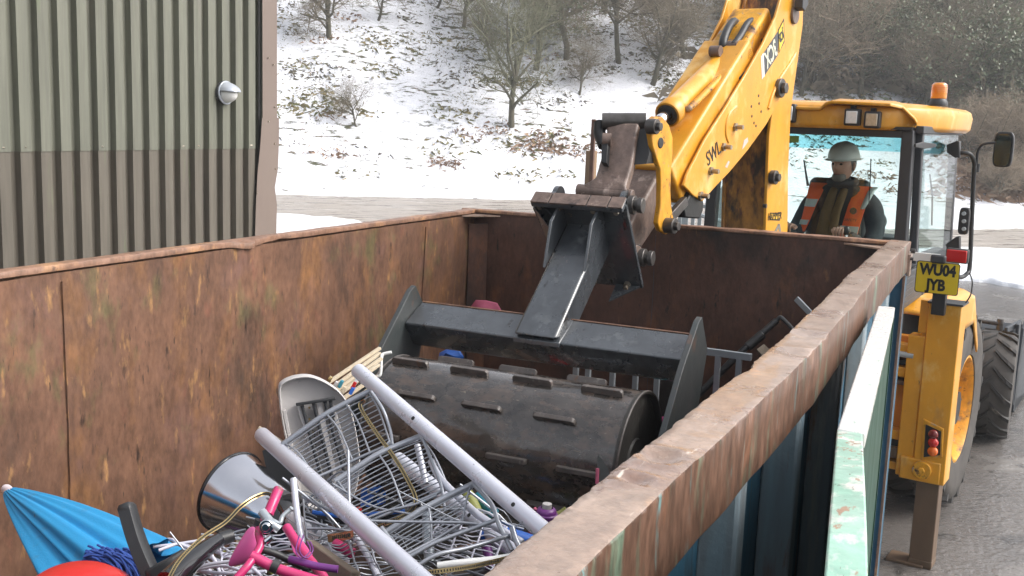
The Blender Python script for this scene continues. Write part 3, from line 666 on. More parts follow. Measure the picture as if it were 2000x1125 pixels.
tufts('leaf_litter', 3000, m_grass, reg(lambda x, y, r: y < 330 and r.random() < (.95 if y < 220 else .25), cl=.5, seed=31.), .06, 14, .009, 12, .5, .8)
tufts('grass_clumps', 170, m_grass, reg(lambda x, y, r: y < 345 and r.random() < (1. if y < 250 else .3), cl=.35, seed=41.), .26, 90, .010, 15, 1.3, .7)
tufts('dark_clumps', 130, m_dk, reg(lambda x, y, r: y < 300 and r.random() < (1. if y < 160 or x > 1100 else .25), cl=.4, seed=51.), .24, 90, .012, 16, 1.5, .8)
# ---------------------------------------------------------------- clad building on the left
CX = -4.3; CY = 3.62
bld = thing('clad_building', 'olive and brown box profile metal clad building on the left with a bent corner flashing', 'building', (CX, CY, 0))
PIT = .2; DEP = .062
def clad_sheet(y0, n, z0, z1, m, x, name='cladding_sheet', lean=0.):
    g = MB(); y = y0; pr = []
    for i in range(n):
        pr += [(x, y-.005), (x, y-.100), (x-DEP, y-.103), (x-DEP, y-.158), (x-DEP*.98, y-.160), (x, y-.1995)]; y -= PIT
    pr.append((x, y-.005))
    vs = [(a, b, z) for z in (z0, z1) for a, b in pr]; n_ = len(pr); fs = [(i, i+n_, i+1+n_, i+1) for i in range(n_-1)]
    g.add(vs, fs); o = g.build(name, m, bld, smooth=0); md = o.modifiers.new('thickness', 'SOLIDIFY'); md.thickness = .003; md.offset = 1
    return o
for k in range(9):
    clad_sheet(CY-.12-k*1.0, 5, 2.24, 6.2, m_clad, CX+.006)
    clad_sheet(CY-.12-k*1.0, 5, .0, 2.27, m_clad2, CX)
# lap drip edge and screws
g = MB()
rr = random.Random(4)
for k in range(45):
    y = CY-.12-.058-k*PIT
    if rr.random() < .7: g.cyl((CX+.006, y+rr.uniform(-.02, .02), 2.275+rr.uniform(-.008, .008)), (CX+.016, y, 2.275), .007, .005, 6)
g.build('sheet_screws', m_bolt, bld, kind='stuff')
g = MB(); g.box(CX-3.2, CY-.05, 3.1, 6.2, .1, 6.2); g.box(CX-.12, CY-5, 3.1, .1, 9.9, 6.19); g.build('wall_core', m_clad2, bld)
g = MB(); g.box(CX-3.2, CY-5, 6.3, 6.9, 10.6, .2); g.build('roof', m_trim, bld)
# corner flashing: upper and lower pieces, the lower one bent outwards
def fp(px, py, dx=.012): return pX(px, py, CX+dx)
up_ = [(513, -260), (513, 232), (541, 232), (541, -260)]
g = MB(); g.prism([fp(*q, .03) for q in [(512, -300), (513, 235), (541, 235), (540, -300)]], (-.003, 0, 0)); 
a = fp(541, 235, .03); g.prism([fp(540, -300, .03), fp(541, 235, .03), fp(541, 235, .03)+Vector((-.2, .01, 0)), fp(540, -300, .03)+Vector((-.2, .01, 0))], (0, .003, 0)); g.build('corner_flashing', m_trim, bld, smooth=0)
g = MB(); g.prism([fp(*q, .038) for q in [(512, 230), (508, 290), (503, 340), (500, 400), (498, 470), (497, 560), (541, 560), (540, 455), (541, 400), (537, 366), (543, 330), (545, 280), (545, 230)]], (-.003, 0, 0)); g.build('bent_flashing', m_trim, bld, smooth=0)
g = MB()
for q in [(524, 113), (534, 126), (537, 209), (524, 237), (536, 281), (502, 377), (538, 330)]:
    p = fp(*q, .038); g.cyl(p, p+Vector((.010, 0, 0)), .009, .007, 7)
g.build('flashing_screws', m_bolt, bld, kind='stuff')
g = MB(); # black strip standing in for the shade behind the flashing edge
g.prism([fp(*q, .003) for q in [(505, -200), (505, 500), (516, 500), (516, -200)]], (-.01, 0, 0)); g.build('gap_shade_strip', m_blackd, bld)
# bulkhead lamp
Lp = pX(437, 181, CX+.02)
lamp = thing('bulkhead_lamp', 'small round wall lamp with a silver hood and white lens fixed to the cladding', 'wall lamp', Lp)
m_lens = mat('white_lamp_lens', (.78, .78, .76), rough=.3); m_hood = mat('silver_grey_lamp_hood', (.50, .54, .60), (.42, .45, .5), 8, rough=.3, metal=.3)
def lf(x, y, z): return Lp + Vector((x, y, z))
g = MB(); g.lathe([(.115, 0), (.118, .012), (.11, .03), (.10, .034)], Lp+Vector((-.005, 0, 0)), (1, 0, 0), 28); g.build('back_plate', m_plas, lamp)
g = MB(); g.ell((.03, 0, -.012), .125, .085, .088, 24, 16, lf); g.build('lens', m_lens, lamp, smooth=80)
g = MB(); nA, nB = 26, 12
def hoodf(u, v):
    th = math.pi*(.02+.96*u); ph = v*math.pi/2      # half dome
    r = .106*math.cos(ph)**.8+.004; x = .03+.155*math.sin(ph)
    zz = math.sin(th)*r*(.95-.45*v)+.008; return Lp + Vector((x, math.cos(th)*r, zz))
g.grid(hoodf, nA, nB); o = g.build('hood', m_hood, lamp, smooth=80); md = o.modifiers.new('thickness', 'SOLIDIFY'); md.thickness = .006
g = MB()
for k in range(-14, 15):
    pass
# collar ring joining hood and lens
g.tube([Lp+Vector((.032, math.cos(a)*.108, math.sin(a)*.108)) for a in np.linspace(0, 2*math.pi, 33)[:-1]], .010, 8, closed=True); g.build('collar', m_hood, lamp, smooth=80)

# ---------------------------------------------------------------- palisade fence behind the digger
m_fence = mat('galvanised_fence_steel', (.42, .46, .48), (.34, .38, .40), 4, rough=.5, metal=.2)
m_post = mat('weathered_timber_post', (.30, .19, .11), (.20, .14, .09), 6, (1, 1, .2), .8, .9, bump=.004, bsc=30, bst=(1, 1, .2)); m_rpost = mat('rusty_post', (.17, .09, .06), (.09, .05, .04), 8, rough=.8)
FD = 17.0
f0 = pD(1172, 330, FD); f0.z = 0; f1 = pD(1420, 420, FD-1.4); f1.z = 0
fen = thing('palisade_fence', 'grey galvanised palisade fence seen between the digger arm and its mast', 'fence', f0)
fd = (f1-f0); FL = fd.length; fd.normalize(); fnrm = Vector((-fd.y, fd.x, 0))
ztop = pD(1240, 345, FD).z
n = int(FL/.115)
for i in range(n):
    p = f0 + fd*(i*.115+.04); g = MB(); s_ = .032
    zt = ztop - .02
    g.prism([p-fd*s_, p-fd*s_+Vector((0, 0, zt-.06)), p+Vector((0, 0, zt)), p+fd*s_+Vector((0, 0, zt-.06)), p+fd*s_], fnrm*.012); g.build('pale', m_fence, fen, smooth=0)
for z in (.35, ztop-.35):
    g = MB(); g.beam(f0+Vector((0, 0, z))+fnrm*.04, f1+Vector((0, 0, z))+fnrm*.04, .045, .05); g.build('rail', m_fence, fen)
for k in (0, .33, .66, 1.):
    p = f0+fd*FL*k+fnrm*.1; g = MB(); g.box(p.x, p.y, ztop/2-.05, .07, .07, ztop-.1); g.build('fence_post', m_fence, fen)
p = pD(1162, 300, 14.5); zt = pD(1152, 294, 14.5).z
g = MB(); g.box(p.x-.05, p.y, zt/2, .13, .12, zt); tag(g.build('timber_post', m_post, bevel=.01), 'weathered timber post left of the palisade fence', 'post')
p2 = pD(1157, 300, 14.2); g = MB(); zt2 = pD(1158, 233, 14.2).z; g.box(p2.x+.0, p2.y, zt2-.55, .055, .05, 1.1); g.box(p2.x+.0, p2.y, zt2/2-.3, .05, .045, zt2-.6); tag(g.build('metal_post', m_rpost, bevel=.005), 'thin rusty metal post standing taller than the timber post beside it', 'post')
# hurdle / rail leaning left of the mast
h0, h1 = pD(1352, 416, 12.5), pD(1402, 430, 11.8)
hr = thing('metal_gate', 'pale grey tubular gate low behind the dipper, left of the mast', 'gate', (h0.x, h0.y, 0))
dd = (h1-h0); e0 = h0-dd*1.0; e1 = h1+dd*1.2; dd.z = 0
g = MB(); g.tube([e0, e1], .025, 8); g.build('rail', m_fence, hr)
for k in range(1, 4):
    g = MB(); q = Vector((0, 0, -.3*k)); g.tube([e0+q, e1+q], .02, 6); g.build('rail', m_fence, hr)
for f in (0, .5, 1):
    g = MB(); a = e0.lerp(e1, f); g.tube([a, (a.x, a.y, 0)], .028, 8); g.build('upright', m_fence, hr)
# ---------------------------------------------------------------- roller compactor attachment hanging on the digger arm
rol = thing('roller_compactor', 'black cleated steel roller with frame and post hanging from the digger arm into the container', 'roller attachment', (1.1, -1.7, 1.07))
XL, XR = .45, 1.77
# cross beam: folded section, upper face towards the camera
B0 = Vector((0, -1.40, 1.786)); B1 = Vector((0, -1.553, 1.708)); B2 = Vector((0, -1.475, 1.60)); B3 = Vector((0, -1.42, 1.58)); B4 = Vector((0, -1.36, 1.66))
def beam_sec(x0, x1, name, m, **k):
    g = MB(); g.prism([Vector((x0, p.y, p.z)) for p in (B0, B1, B2, B3, B4)], (x1-x0, 0, 0)); return g.build(name, m, rol, bevel=.008, **k)
beam_sec(XL, XR, 'cross_beam', m_black)
g = MB(); g.prism([Vector((1.00, p.y, p.z)) for p in (B0+Vector((0, .003, .004)), B1+Vector((0, -.006, .003)), B1+Vector((0, -.008, -.018)), B4)], (.215, 0, 0)); g.build('beam_saddle', m_black, rol, bevel=.003)
g = MB(); g.tube([(XL+.01, B0.y-.002, B0.z+.001), (XR-.01, B0.y-.002, B0.z+.001)], .004, 5); g.build('beam_weld', m_lip, rol)
# side plates
def side_poly(x): return [Vector((x, -1.430, 1.872)), Vector((x, -1.33, 1.72)), Vector((x, -1.40, 1.52)), Vector((x, -1.62, 1.36)), Vector((x, -1.80, 1.27)), Vector((x, -1.98, 1.30)), Vector((x, -1.97, 1.44)), Vector((x, -1.68, 1.70))]
g = MB(); g.prism([Vector((XR, -1.455, 1.873)), Vector((XR, -1.335, 1.715)), Vector((XR, -1.42, 1.50)), Vector((XR, -1.72, 1.26)), Vector((XR, -1.95, 1.24)), Vector((XR, -1.975, 1.40)), Vector((XR, -1.70, 1.70)), Vector((XR, -1.50, 1.862))], (.024, 0, 0)); g.build('side_plate', m_plate, rol, bevel=.002, label='scuffed right side plate of the roller frame')
g = MB(); g.prism([Vector((XL-.024, -1.455, 1.868)), Vector((XL-.024, -1.335, 1.715)), Vector((XL-.024, -1.42, 1.50)), Vector((XL-.024, -1.72, 1.26)), Vector((XL-.024, -1.95, 1.24)), Vector((XL-.024, -1.975, 1.40)), Vector((XL-.024, -1.70, 1.66)), Vector((XL-.024, -1.50, 1.85))], (.024, 0, 0)); g.build('side_plate', m_plate, rol, bevel=.002)
# drum
YC, ZC, RR_ = -1.85, 1.35, .278; x0, x1 = .60, 1.685
m_disc = mat('dirty_drum_end', (.022, .021, .02), (.04, .036, .03), 9, rough=.5, rough2=.7, bump=.002, bsc=50, layers=(((.14, .10, .07), 14, (1, 1, 1), .64, .74, .7, None),))
g = MB(); n, mx = 96, 60
def drum(u, v):
    th = 2*math.pi*u; x = x0+(x1-x0)*v; r = RR_ + .0025*nz(x*7, math.cos(th)*2, math.sin(th)*2) + .0012*nz(x*25, math.cos(th)*8, math.sin(th)*8)
    return (x, YC + r*math.cos(th), ZC + r*math.sin(th))
g.grid(lambda u, v: drum(1-u, v), n, mx); g.build('drum', m_roller, rol, smooth=60)
for sx, xx in ((-1, x0), (1, x1)):
    g = MB(); g.lathe([(.001, -.012), (.09, -.012), (.095, -.02), (.262, -.014), (.268, .004), (.2795, .006), (.2795, -.012)] if sx > 0 else [(.2795, .012), (.2795, -.006), (.268, -.004), (.262, .014), (.001, .014)], (xx, YC, ZC), (1, 0, 0), 64, False); g.build('drum_end', m_disc, rol, smooth=40)
g = MB(); g.cyl((XL-.06, YC, ZC), (XR+.06, YC, ZC), .045); g.build('axle', m_pin, rol)
g = MB(); g.tube([(x1+.003, YC+RR_*math.cos(a)*1.0, ZC+RR_*math.sin(a)*1.0) for a in np.linspace(0, 2*math.pi, 73)[:-1]], .0045, 6, closed=True); g.tube([(x0-.003, YC+RR_*math.cos(a)*1.0, ZC+RR_*math.sin(a)*1.0) for a in np.linspace(0, 2*math.pi, 73)[:-1]], .0045, 6, closed=True); g.build('rim_weld', m_cleat, rol, kind='stuff')
# cleats: rows staggered three and four
def cleat_mesh(px, th):
    g = MB(); er = Vector((0, math.cos(th), math.sin(th))); et = Vector((0, -math.sin(th), math.cos(th)))
    c = Vector((px, YC, ZC)); L, Hh, T = .084, .027, .010
    P_ = [(-L, 0), (-L, Hh-.008), (-L+.008, Hh), (L-.008, Hh), (L, Hh-.008), (L, 0)]
    g.prism([c + er*(RR_-.003+h) + Vector((a, 0, 0)) - et*T for a, h in P_], et*T*2); return g
ang0 = R(107); step = R(36); four = [.70, .975, 1.255, 1.545]; three = [.80, 1.09, 1.395]
for k in range(10):
    th = ang0 + (k)*step; row = four if k % 2 == 0 else three
    # row 0 at the top back; rows with odd index sit between
    for x in row:
        g = cleat_mesh(x + (0.02 if k % 2 else 0), th - R(4)); g.build('cleat', m_cleat, rol, bevel=.003, smooth=0)
# post from the beam to the mounting plate
ax = Vector((0, .80, .60)).normalized(); bb = Vector((0, -.60, .80)).normalized()
PC0 = Vector((1.105, -1.46, 1.745)); PC1 = PC0 + ax*.66
g = MB(); HW, HB_ = .092, .085
def ring(c, hw, hb): return [c+Vector((-hw, 0, 0))+bb*hb, c+Vector((hw, 0, 0))+bb*hb, c+Vector((hw, 0, 0))-bb*hb, c+Vector((-hw, 0, 0))-bb*hb]
r0 = [Vector((1.105-.100, -1.575, 1.73)), Vector((1.105+.100, -1.575, 1.73)), Vector((1.105+.100, -1.385, 1.70)), Vector((1.105-.100, -1.385, 1.70))]
r1 = ring(PC1, HW, HB_); g.add(r0+r1, [(0, 1, 2, 3), (7, 6, 5, 4), (0, 4, 5, 1), (1, 5, 6, 2), (2, 6, 7, 3), (3, 7, 4, 0)]); g.build('post', m_black, rol, bevel=.014, seg=3)
# mounting plate (perpendicular to the post)
PT = Vector((1.105, -1.13, 2.290)); 
def pl(x, d, o=0.): return PT + Vector((x, 0, 0)) - bb*d + ax*o
HWp = .222
g = MB(); g.prism([pl(-HWp, 0), pl(HWp, 0), pl(HWp, .54), pl(-HWp, .54)], ax*.022); g.build('mounting_plate', m_black, rol, bevel=.003)
g = MB(); g.prism([pl(-HWp, -.004, -.05), pl(HWp, -.004, -.05), pl(HWp, .022, -.05), pl(-HWp, .022, -.05)], ax*.075); g.build('top_flange', m_black, rol, bevel=.003)
for i, xa in enumerate((-HWp, -.13, .055, .155)):
    xb = (-.135, .05, .15, HWp)[i]
    g = MB(); g.prism([pl(xa+.002, -.0045, -.052), pl(xb, -.0045, -.052), pl(xb, -.0045, .02), pl(xa+.002, -.0045, .02)], bb*.008); g.build('packing_strip', m_link, rol, bevel=.001)
for x in (-.19, -.095, .075, .185):
    g = MB(); c = pl(x, .035, -.002); g.cyl(c, c-ax*.018, .021, n=6); g.cyl(c-ax*.018, c-ax*.040, .012, n=10); g.build('bolt', m_bolt, rol)
for x in (-.02, .15):
    g = MB(); c = pl(x, .515, -.002); g.cyl(c, c-ax*.018, .018, n=6); g.cyl(c-ax*.018, c-ax*.036, .011, n=10); g.build('bolt', m_bolt, rol)
# gussets between plate and post
g = MB(); g.prism([pl(-HWp+.004, .03), pl(-HWp+.016, .03), PC1-ax*.10+Vector((-HW+.004, 0, 0))+bb*HB_, PC1-ax*.10+Vector((-HW-.006, 0, 0))+bb*HB_], (0, 0, -.001));
g.build('gusset_edge', m_black, rol)
for sx in (-1, 1):
    g = MB(); g.prism([pl(sx*HWp*.97, .04), pl(sx*HWp*.97, .30), pl(sx*HW, .30), pl(sx*HW, .04) ], (-.0, -.0001, 0)) if False else None
    g = MB(); a0 = pl(sx*(HWp-.006), .03, -.001); a1 = pl(sx*HW, .17, -.16); a2 = pl(sx*HW, .30, -.001); a3 = pl(sx*(HWp-.006), .26, -.001)
    g.prism([pl(sx*HW*.98, .028, 0), pl(sx*HW*.98, .028, -.13), pl(sx*HW*.98, .16, -.30), pl(sx*HW*.98, .16, 0)], (sx*.014, 0, 0)); g.build('gusset', m_black, rol, bevel=.002)
g = MB(); g.prism([pl(-HWp+.004, .03, -.05), pl(-HWp+.004, .03, 0), pl(-HWp+.004, .27, 0)], (.012, 0, 0)); g.prism([pl(-HWp+.004, .26, 0), pl(-HWp+.012, .03, -.05), pl(-HW, .06, -.16), pl(-HW-.004, .20, -.19)], (.0, .008, 0)); g.build('gusset', m_black, rol)
g = MB(); g.prism([pl(HW, .53, -.005), pl(HWp-.01, .53, -.005), pl(HW+.0, .53, -.12)], bb*.010); g.build('lower_gusset', m_black, rol)
# pin ears behind the plate
for x in (-.16, .175):
    for d, rad in ((.10, .065), (.43, .06)):
        c = pl(x, d, .10); g = MB(); g.cyl(c+Vector((-.011, 0, 0)), c+Vector((.011, 0, 0)), rad, n=28)
        g.prism([pl(x-.011, d-rad*1.25, .02), pl(x-.011, d+rad*1.25, .02), c+Vector((-.011, 0, 0))-bb*rad*.9, c+Vector((-.011, 0, 0))+bb*rad*.9], (.022, 0, 0)); g.build('pin_ear', m_black, rol)
for d in (.10, .43):
    c = pl(0, d, .10); g = MB(); g.cyl(c+Vector((-.21, 0, 0)), c+Vector((.235, 0, 0)), .026, n=20); g.cyl(c+Vector((.192, 0, 0)), c+Vector((.222, 0, 0)), .044, n=20); g.cyl(c+Vector((.238, 0, 0)), c+Vector((.262, 0, 0)), .036, n=20); g.build('pivot_pin', m_pin, rol, bevel=.003)
HOOK = pl(0, .10, .10); TIP = pl(0, .43, .10)
# ---------------------------------------------------------------- backhoe loader: frame of reference and arm
bh = thing('backhoe_loader', 'yellow backhoe loader digger with its rear arm reaching into the container', 'digger', tuple(MO), -MH)
def bpoly(px, wd): return [bPx(x, y, wd) for x, y in px]
# ---- boom (mast) rising from the king post
WB = .125
bm = [(1489, 246), (1512, 190), (1522, 206), (1524, 330), (1530, 470), (1528, 560), (1489, 556)]
g = MB(); P_ = bpoly(bm, WB+.02)
g.build('x', m_yel) if False else None
bmz = [(p-BA).dot(Bd) for p in P_]
# boom as a real box: width 2*WB+..., depth from the traced side
sA = [bw(1.62, 1.2, 0), bw(1.66, 2.05, 0), bw(1.60, 2.55, 0), bw(1.66, 2.95, 0), bw(1.80, 3.35, 0)]
g = MB()
def boom_side(wd): return [bw(1.66, .95, wd), bw(1.66, 2.05, wd), bw(1.61, 2.60, wd), bw(1.66, 3.0, wd), bw(1.76, 3.45, wd), bw(1.95, 3.50, wd), bw(1.98, 3.25, wd), bw(1.90, 2.75, wd), bw(1.93, 2.40, wd), bw(1.99, 2.05, wd), bw(2.05, .95, wd)]
g.prism(boom_side(.125), Bn*.02); o = g.build('boom_side_plate', m_yel, bh, bevel=.004)
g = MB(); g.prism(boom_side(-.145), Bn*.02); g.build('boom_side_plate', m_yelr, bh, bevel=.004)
g = MB(); pts = boom_side(0); 
fr_ = [bw(1.675, .95), bw(1.675, 2.05), bw(1.625, 2.60), bw(1.675, 3.0), bw(1.77, 3.4)]
for a, b in zip(fr_[:-1], fr_[1:]): g.prism([a-Bn*.128, a+Bn*.125, b+Bn*.125, b-Bn*.128], Bd*.02)
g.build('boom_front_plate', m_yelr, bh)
g = MB(); c = bPx(1453, 365, 0); c = bw(1.664, 2.27); g.ell(c, .02, .008, .03, 12, 8); g.build('plate_hole', m_blackd, bh)
c = bPx(1506, 346, .15); g = MB(); g.cyl(c, c+Bn*.035, .042, n=20); g.cyl(c+Bn*.035, c+Bn*.055, .026, n=6); g.build('pin_boss', m_pin, bh, bevel=.003)
c = bPx(1491, 402, .148); g = MB(); g.cyl(c, c+Bn*.02, .012, n=8); g.build('grease_nipple', m_pin, bh)
# square safety label and figure on the mast
lb = bPx(1515, 422, .147); M4 = frame4(lb, -Bd*1. if False else Bd*1., Vector((0, 0, 1)))
m_lblk = mat('label_black', (.02, .02, .02), rough=.4); m_lyel = mat('label_yellow', (.80, .48, .04), rough=.4)
def decal(name, quad, m, wd, parent=bh, th=.0012, label=None):
    g = MB(); g.prism(bpoly(quad, wd), Bn*th); return g.build(name, m, parent, smooth=0, **({'label': label} if label else {}))
decal('safety_label', [(1504, 415), (1524, 416), (1523, 431), (1503, 430)], m_lblk, .1455, label='small black bordered label on the mast')
decal('label_face', [(1505.5, 417.5), (1522.5, 418.3), (1521.8, 428.2), (1504.8, 427.5)], m_lyel, .147)
M4 = frame4(bPx(1513.7, 422.8, .149), Bd, Vector((0, 0, 1)))
text_mesh('HAMMER', .062, m_lblk, M4 @ Matrix.Rotation(0, 4, 'Z'), 'label_text', bh, sx=.8)
m_greyd = mat('grey_figure_paint', (.22, .20, .17), rough=.5)
for q in ([(1512, 452), (1520, 437), (1523, 437), (1516, 456)], [(1519, 437), (1523, 437), (1526, 458), (1522, 457)]): decal('figure_stroke', q, m_greyd, .1457)
# ---- dipper: outer box section with tall side plates
dipR = [(1549, -12), (1553, 40), (1552, 112), (1546, 140), (1520, 192), (1492, 243), (1456, 293), (1420, 336), (1393, 364), (1367, 393), (1349, 382), (1330, 362), (1338, 338), (1372, 272), (1416, 204), (1452, 144), (1485, 86), (1510, 32), (1520, -4)]
WD = .155
g = MB(); g.prism(bpoly(dipR, WD), Bn*.016); g.build('dipper_side_plate', m_yel, bh, bevel=.005, label='right side plate of the dipper with dark type badge and lettering')
rp = bpoly(dipR, WD)
g = MB(); g.prism([p-Bn*(2*WD) for p in rp], -Bn*.016); g.build('dipper_side_plate', m_yel, bh, bevel=.005)
# raised bead following the plate's lower rear edge
bead = bez([bPx(1553, 105, WD+.016), bPx(1540, 128, WD+.016), bPx(1522, 155, WD+.016), bPx(1508, 185, WD+.016), bPx(1500, 212, WD+.016)], 5)
g = MB(); g.tube(bead, .012, 8); g.build('stiffening_bead', m_yel, bh, smooth=80)
g = MB(); g.tube(bez([bPx(1437, 208, WD+.014), bPx(1424, 222, WD+.014), bPx(1418, 240, WD+.014), bPx(1417, 262, WD+.014), bPx(1422, 278, WD+.014)], 5), .010, 8); g.build('stiffening_bead', m_yel, bh, smooth=80)
# inner (sliding) dipper box, from the elbow down to the tip
def S(p): q = p-BA; return Vector((q.dot(Bd), q.z))
top = Vector((1.66, 3.26)); tipq = S(TIP)
ddir = (top-tipq).normalized(); dn = Vector((-ddir.y, ddir.x))
def dq(a, h, wd): q = tipq + ddir*a + dn*h; return bw(q.x, q.y, wd)
Ld = (top-tipq).length
g = MB(); W2 = .112
prof = [(.50, -.115), (.50, .118), (Ld*.55, .125), (Ld*.98, .11), (Ld*.98, -.06), (Ld*.4, -.12)]
g.prism([dq(a, h, -W2) for a, h in prof], Bn*2*W2); g.build('dipper_box', m_yelw, bh, bevel=.022, seg=3, label='scraped yellow inner box of the dipper')
g = MB(); g.prism([dq(a, h, -.078) for a, h in [(.02, -.06), (.02, .045), (.10, .085), (.52, .112), (.52, -.108), (.10, -.085)]], Bn*.156); g.build('dipper_nose', m_link, bh, bevel=.016, seg=3, label='worn bare metal nose of the dipper')
g = MB(); g.prism([dq(a, h, -W2-.028) for a, h in [(.50, .135), (Ld*.8, .140), (Ld*.8, -.05), (.50, -.09)]], Bn*2*(W2+.028)); g.build('dipper_sleeve', m_yel, bh, bevel=.016, seg=3)
# nose: tip boss and black worn channel
g = MB(); g.cyl(dq(0, 0, -.15), dq(0, 0, .15), .062, n=24); g.build('tip_boss', m_link, bh, bevel=.004)
g = MB(); c = dq(.14, .118, .03); dd_ = (dq(.2, .118, .03)-dq(.1, .118, .03)).normalized(); nn = (dq(.1, .2, 0)-dq(.1, .1, 0)).normalized(); g.lathe([(.030, -.004), (.032, .012), (.022, .012), (.020, -.002), (.001, -.002)], c, nn, 20, False); g.build('lifting_ring', m_blackd, bh)
# locking shoe / stop plate under the dipper
g = MB(); g.prism(bpoly([(1334, 372), (1350, 380), (1358, 392), (1357, 410), (1350, 426), (1322, 424), (1318, 405)], .11), Bn*.05); g.build('stop_shoe', m_blackd, bh, bevel=.008)
g = MB(); g.beam(bPx(1338, 392, .15), bPx(1302, 432, .15), .03, .05); g.build('wear_bar', m_pin, bh, bevel=.003)
for q in [(1435, 248), (1412, 287), (1387, 334), (1367, 382)]:
    c = bPx(*q, WD+.016); g = MB(); g.cyl(c, c+Bn*.012, .024, n=6); g.cyl(c+Bn*.012, c+Bn*.05, .013, n=10); g.build('bolt', m_bolt, bh)
c = bPx(1519, 172, WD+.012); g = MB(); g.cyl(c, c+Bn*.03, .055, n=24); g.cyl(c+Bn*.03, c+Bn*.055, .034, n=6); g.build('dipper_pivot', m_pin, bh, bevel=.004)
c = bPx(1549, 30, WD+.012); g = MB(); g.cyl(c, c+Bn*.02, .05, n=24); g.build('dipper_pivot', m_link, bh, bevel=.004)
g = MB()
for q in [(1481, 187), (1467, 208), (1468, 227), (1482, 202), (1486, 218), (1472, 240), (1437, 210), (1476, 246)]:
    c = bPx(*q, WD+.0145); g.cyl(c, c+Bn*.003, .008, n=8)
g.build('rivet_holes', m_lblk, bh, kind='stuff')
# badge: dark panel with model lettering, white stripe and the small yellow maker badge
badge = [(1493, 148), (1491, 104), (1520, 60), (1519, 108)]
m_badge = mat('badge_dark_grey', (.045, .05, .055), rough=.35); m_badget = mat('badge_cream_letters', (.62, .62, .48), rough=.4); m_white = mat('white_stripe', (.78, .78, .76), rough=.4)
def dside(px, py, o=.0165): return bPx(px, py, WD+o)
def dq2(name, quad, m, o=.0165, th=.0012, label=None): return decal(name, quad, m, WD+o, th=th, label=label)
dq2('model_badge', badge, m_badge, label='dark badge with cream model lettering')
dq2('badge_stripe', [(1490.5, 152), (1488.5, 106), (1491.2, 103.5), (1493, 148.5)], m_white)
dq2('badge_stripe', [(1488.0, 155), (1486.0, 110), (1487.4, 108), (1489.6, 153)], m_white)
cq = dside(1505.5, 103, .018); xd = (dside(1519, 86, .018)-dside(1493, 124, .018)); M4 = frame4(cq, -xd, Vector((0, 0, -1)))
text_mesh('3CX', .135, m_badget, M4 @ Matrix.Scale(1, 4), 'badge_lettering', bh, sx=.62, bold=.004)
dq2('maker_badge', [(1521, 104), (1519.5, 58), (1531, 36), (1532, 82)], m_lblk, label='small yellow maker badge with dark edge')
dq2('badge_face', [(1522.3, 100), (1520.8, 60), (1529.8, 42), (1530.8, 79)], mat('badge_yellow', (.72, .52, .03), rough=.4), .018)
cq = dside(1526, 70, .0196); text_mesh('JCB', .07, m_lblk, frame4(cq, -xd, Vector((0, 0, -1))), 'badge_lettering', bh, sx=.6, bold=.003)
cq = dside(1394, 300, .018); text_mesh('SWL', .11, m_lblk, frame4(cq, dside(1408, 284, .018)-dside(1382, 312, .018), Vector((0, 0, 1))), 'load_lettering', bh, sx=.75)
m_scr = mat('scraped_bare_metal', (.55, .52, .48), rough=.4, metal=.3)
dq2('scraped_patch', [(1449, 292), (1453, 274), (1460, 268), (1461, 276), (1453, 288)], m_scr); dq2('scraped_patch', [(1416, 326), (1422, 314), (1425, 316), (1420, 328)], m_scr)
# ---- bucket cylinder on top of the dipper
ca = bPx(1287, 237, .03); cb = bPx(1466, 62, -.02)
cdv = (cb-ca).normalized(); Lc = (cb-ca).length
c_s = bPx(1303, 225, .03)
g = MB(); g.cyl(ca, c_s+cdv*.2, .030, n=24); g.build('bucket_ram_rod', m_chrome, bh, smooth=80)
g = MB(); g.lathe([(.034, 0), (.066, 0), (.070, .006), (.070, .07), (.060, .08), (.058, .09), (.058, Lc-.30), (.052, Lc-.26), (.02, Lc-.25)], c_s, cdv, 32, False); g.build('bucket_ram_barrel', m_yel, bh, smooth=40)
g = MB(); g.lathe([(.030, .001), (.047, -.002), (.058, .004), (.060, .0)], c_s-cdv*.003, cdv, 28, False); g.build('gland_seal', m_blackd, bh)
sidev = cdv.cross(Vector((0, 0, 1))).normalized()
g = MB(); g.tube(bez([c_s+cdv*.10+sidev*.062+Vector((0, 0, -.01)), c_s+cdv*.12+sidev*.085, c_s+cdv*.5+sidev*.085, c_s+cdv*(Lc-.45)+sidev*.085, c_s+cdv*(Lc-.30)+sidev*.06+Vector((0, 0, .03))], 5), .017, 8); g.build('ram_pipe', m_yelw, bh, smooth=80)
c = c_s+cdv*(Lc-.28); g = MB(); g.cyl(c-Bn*.10, c+Bn*.10, .045, n=20); g.box(*(c+Vector((0, 0, .02))), .12, .10, .10); g.build('ram_clevis', m_yelw, bh, bevel=.01)
c2 = bPx(1448, 106, .09); g = MB(); g.cyl(c2, c2+Bn*.05, .032, n=6); g.build('clevis_nut', m_blackd, bh)
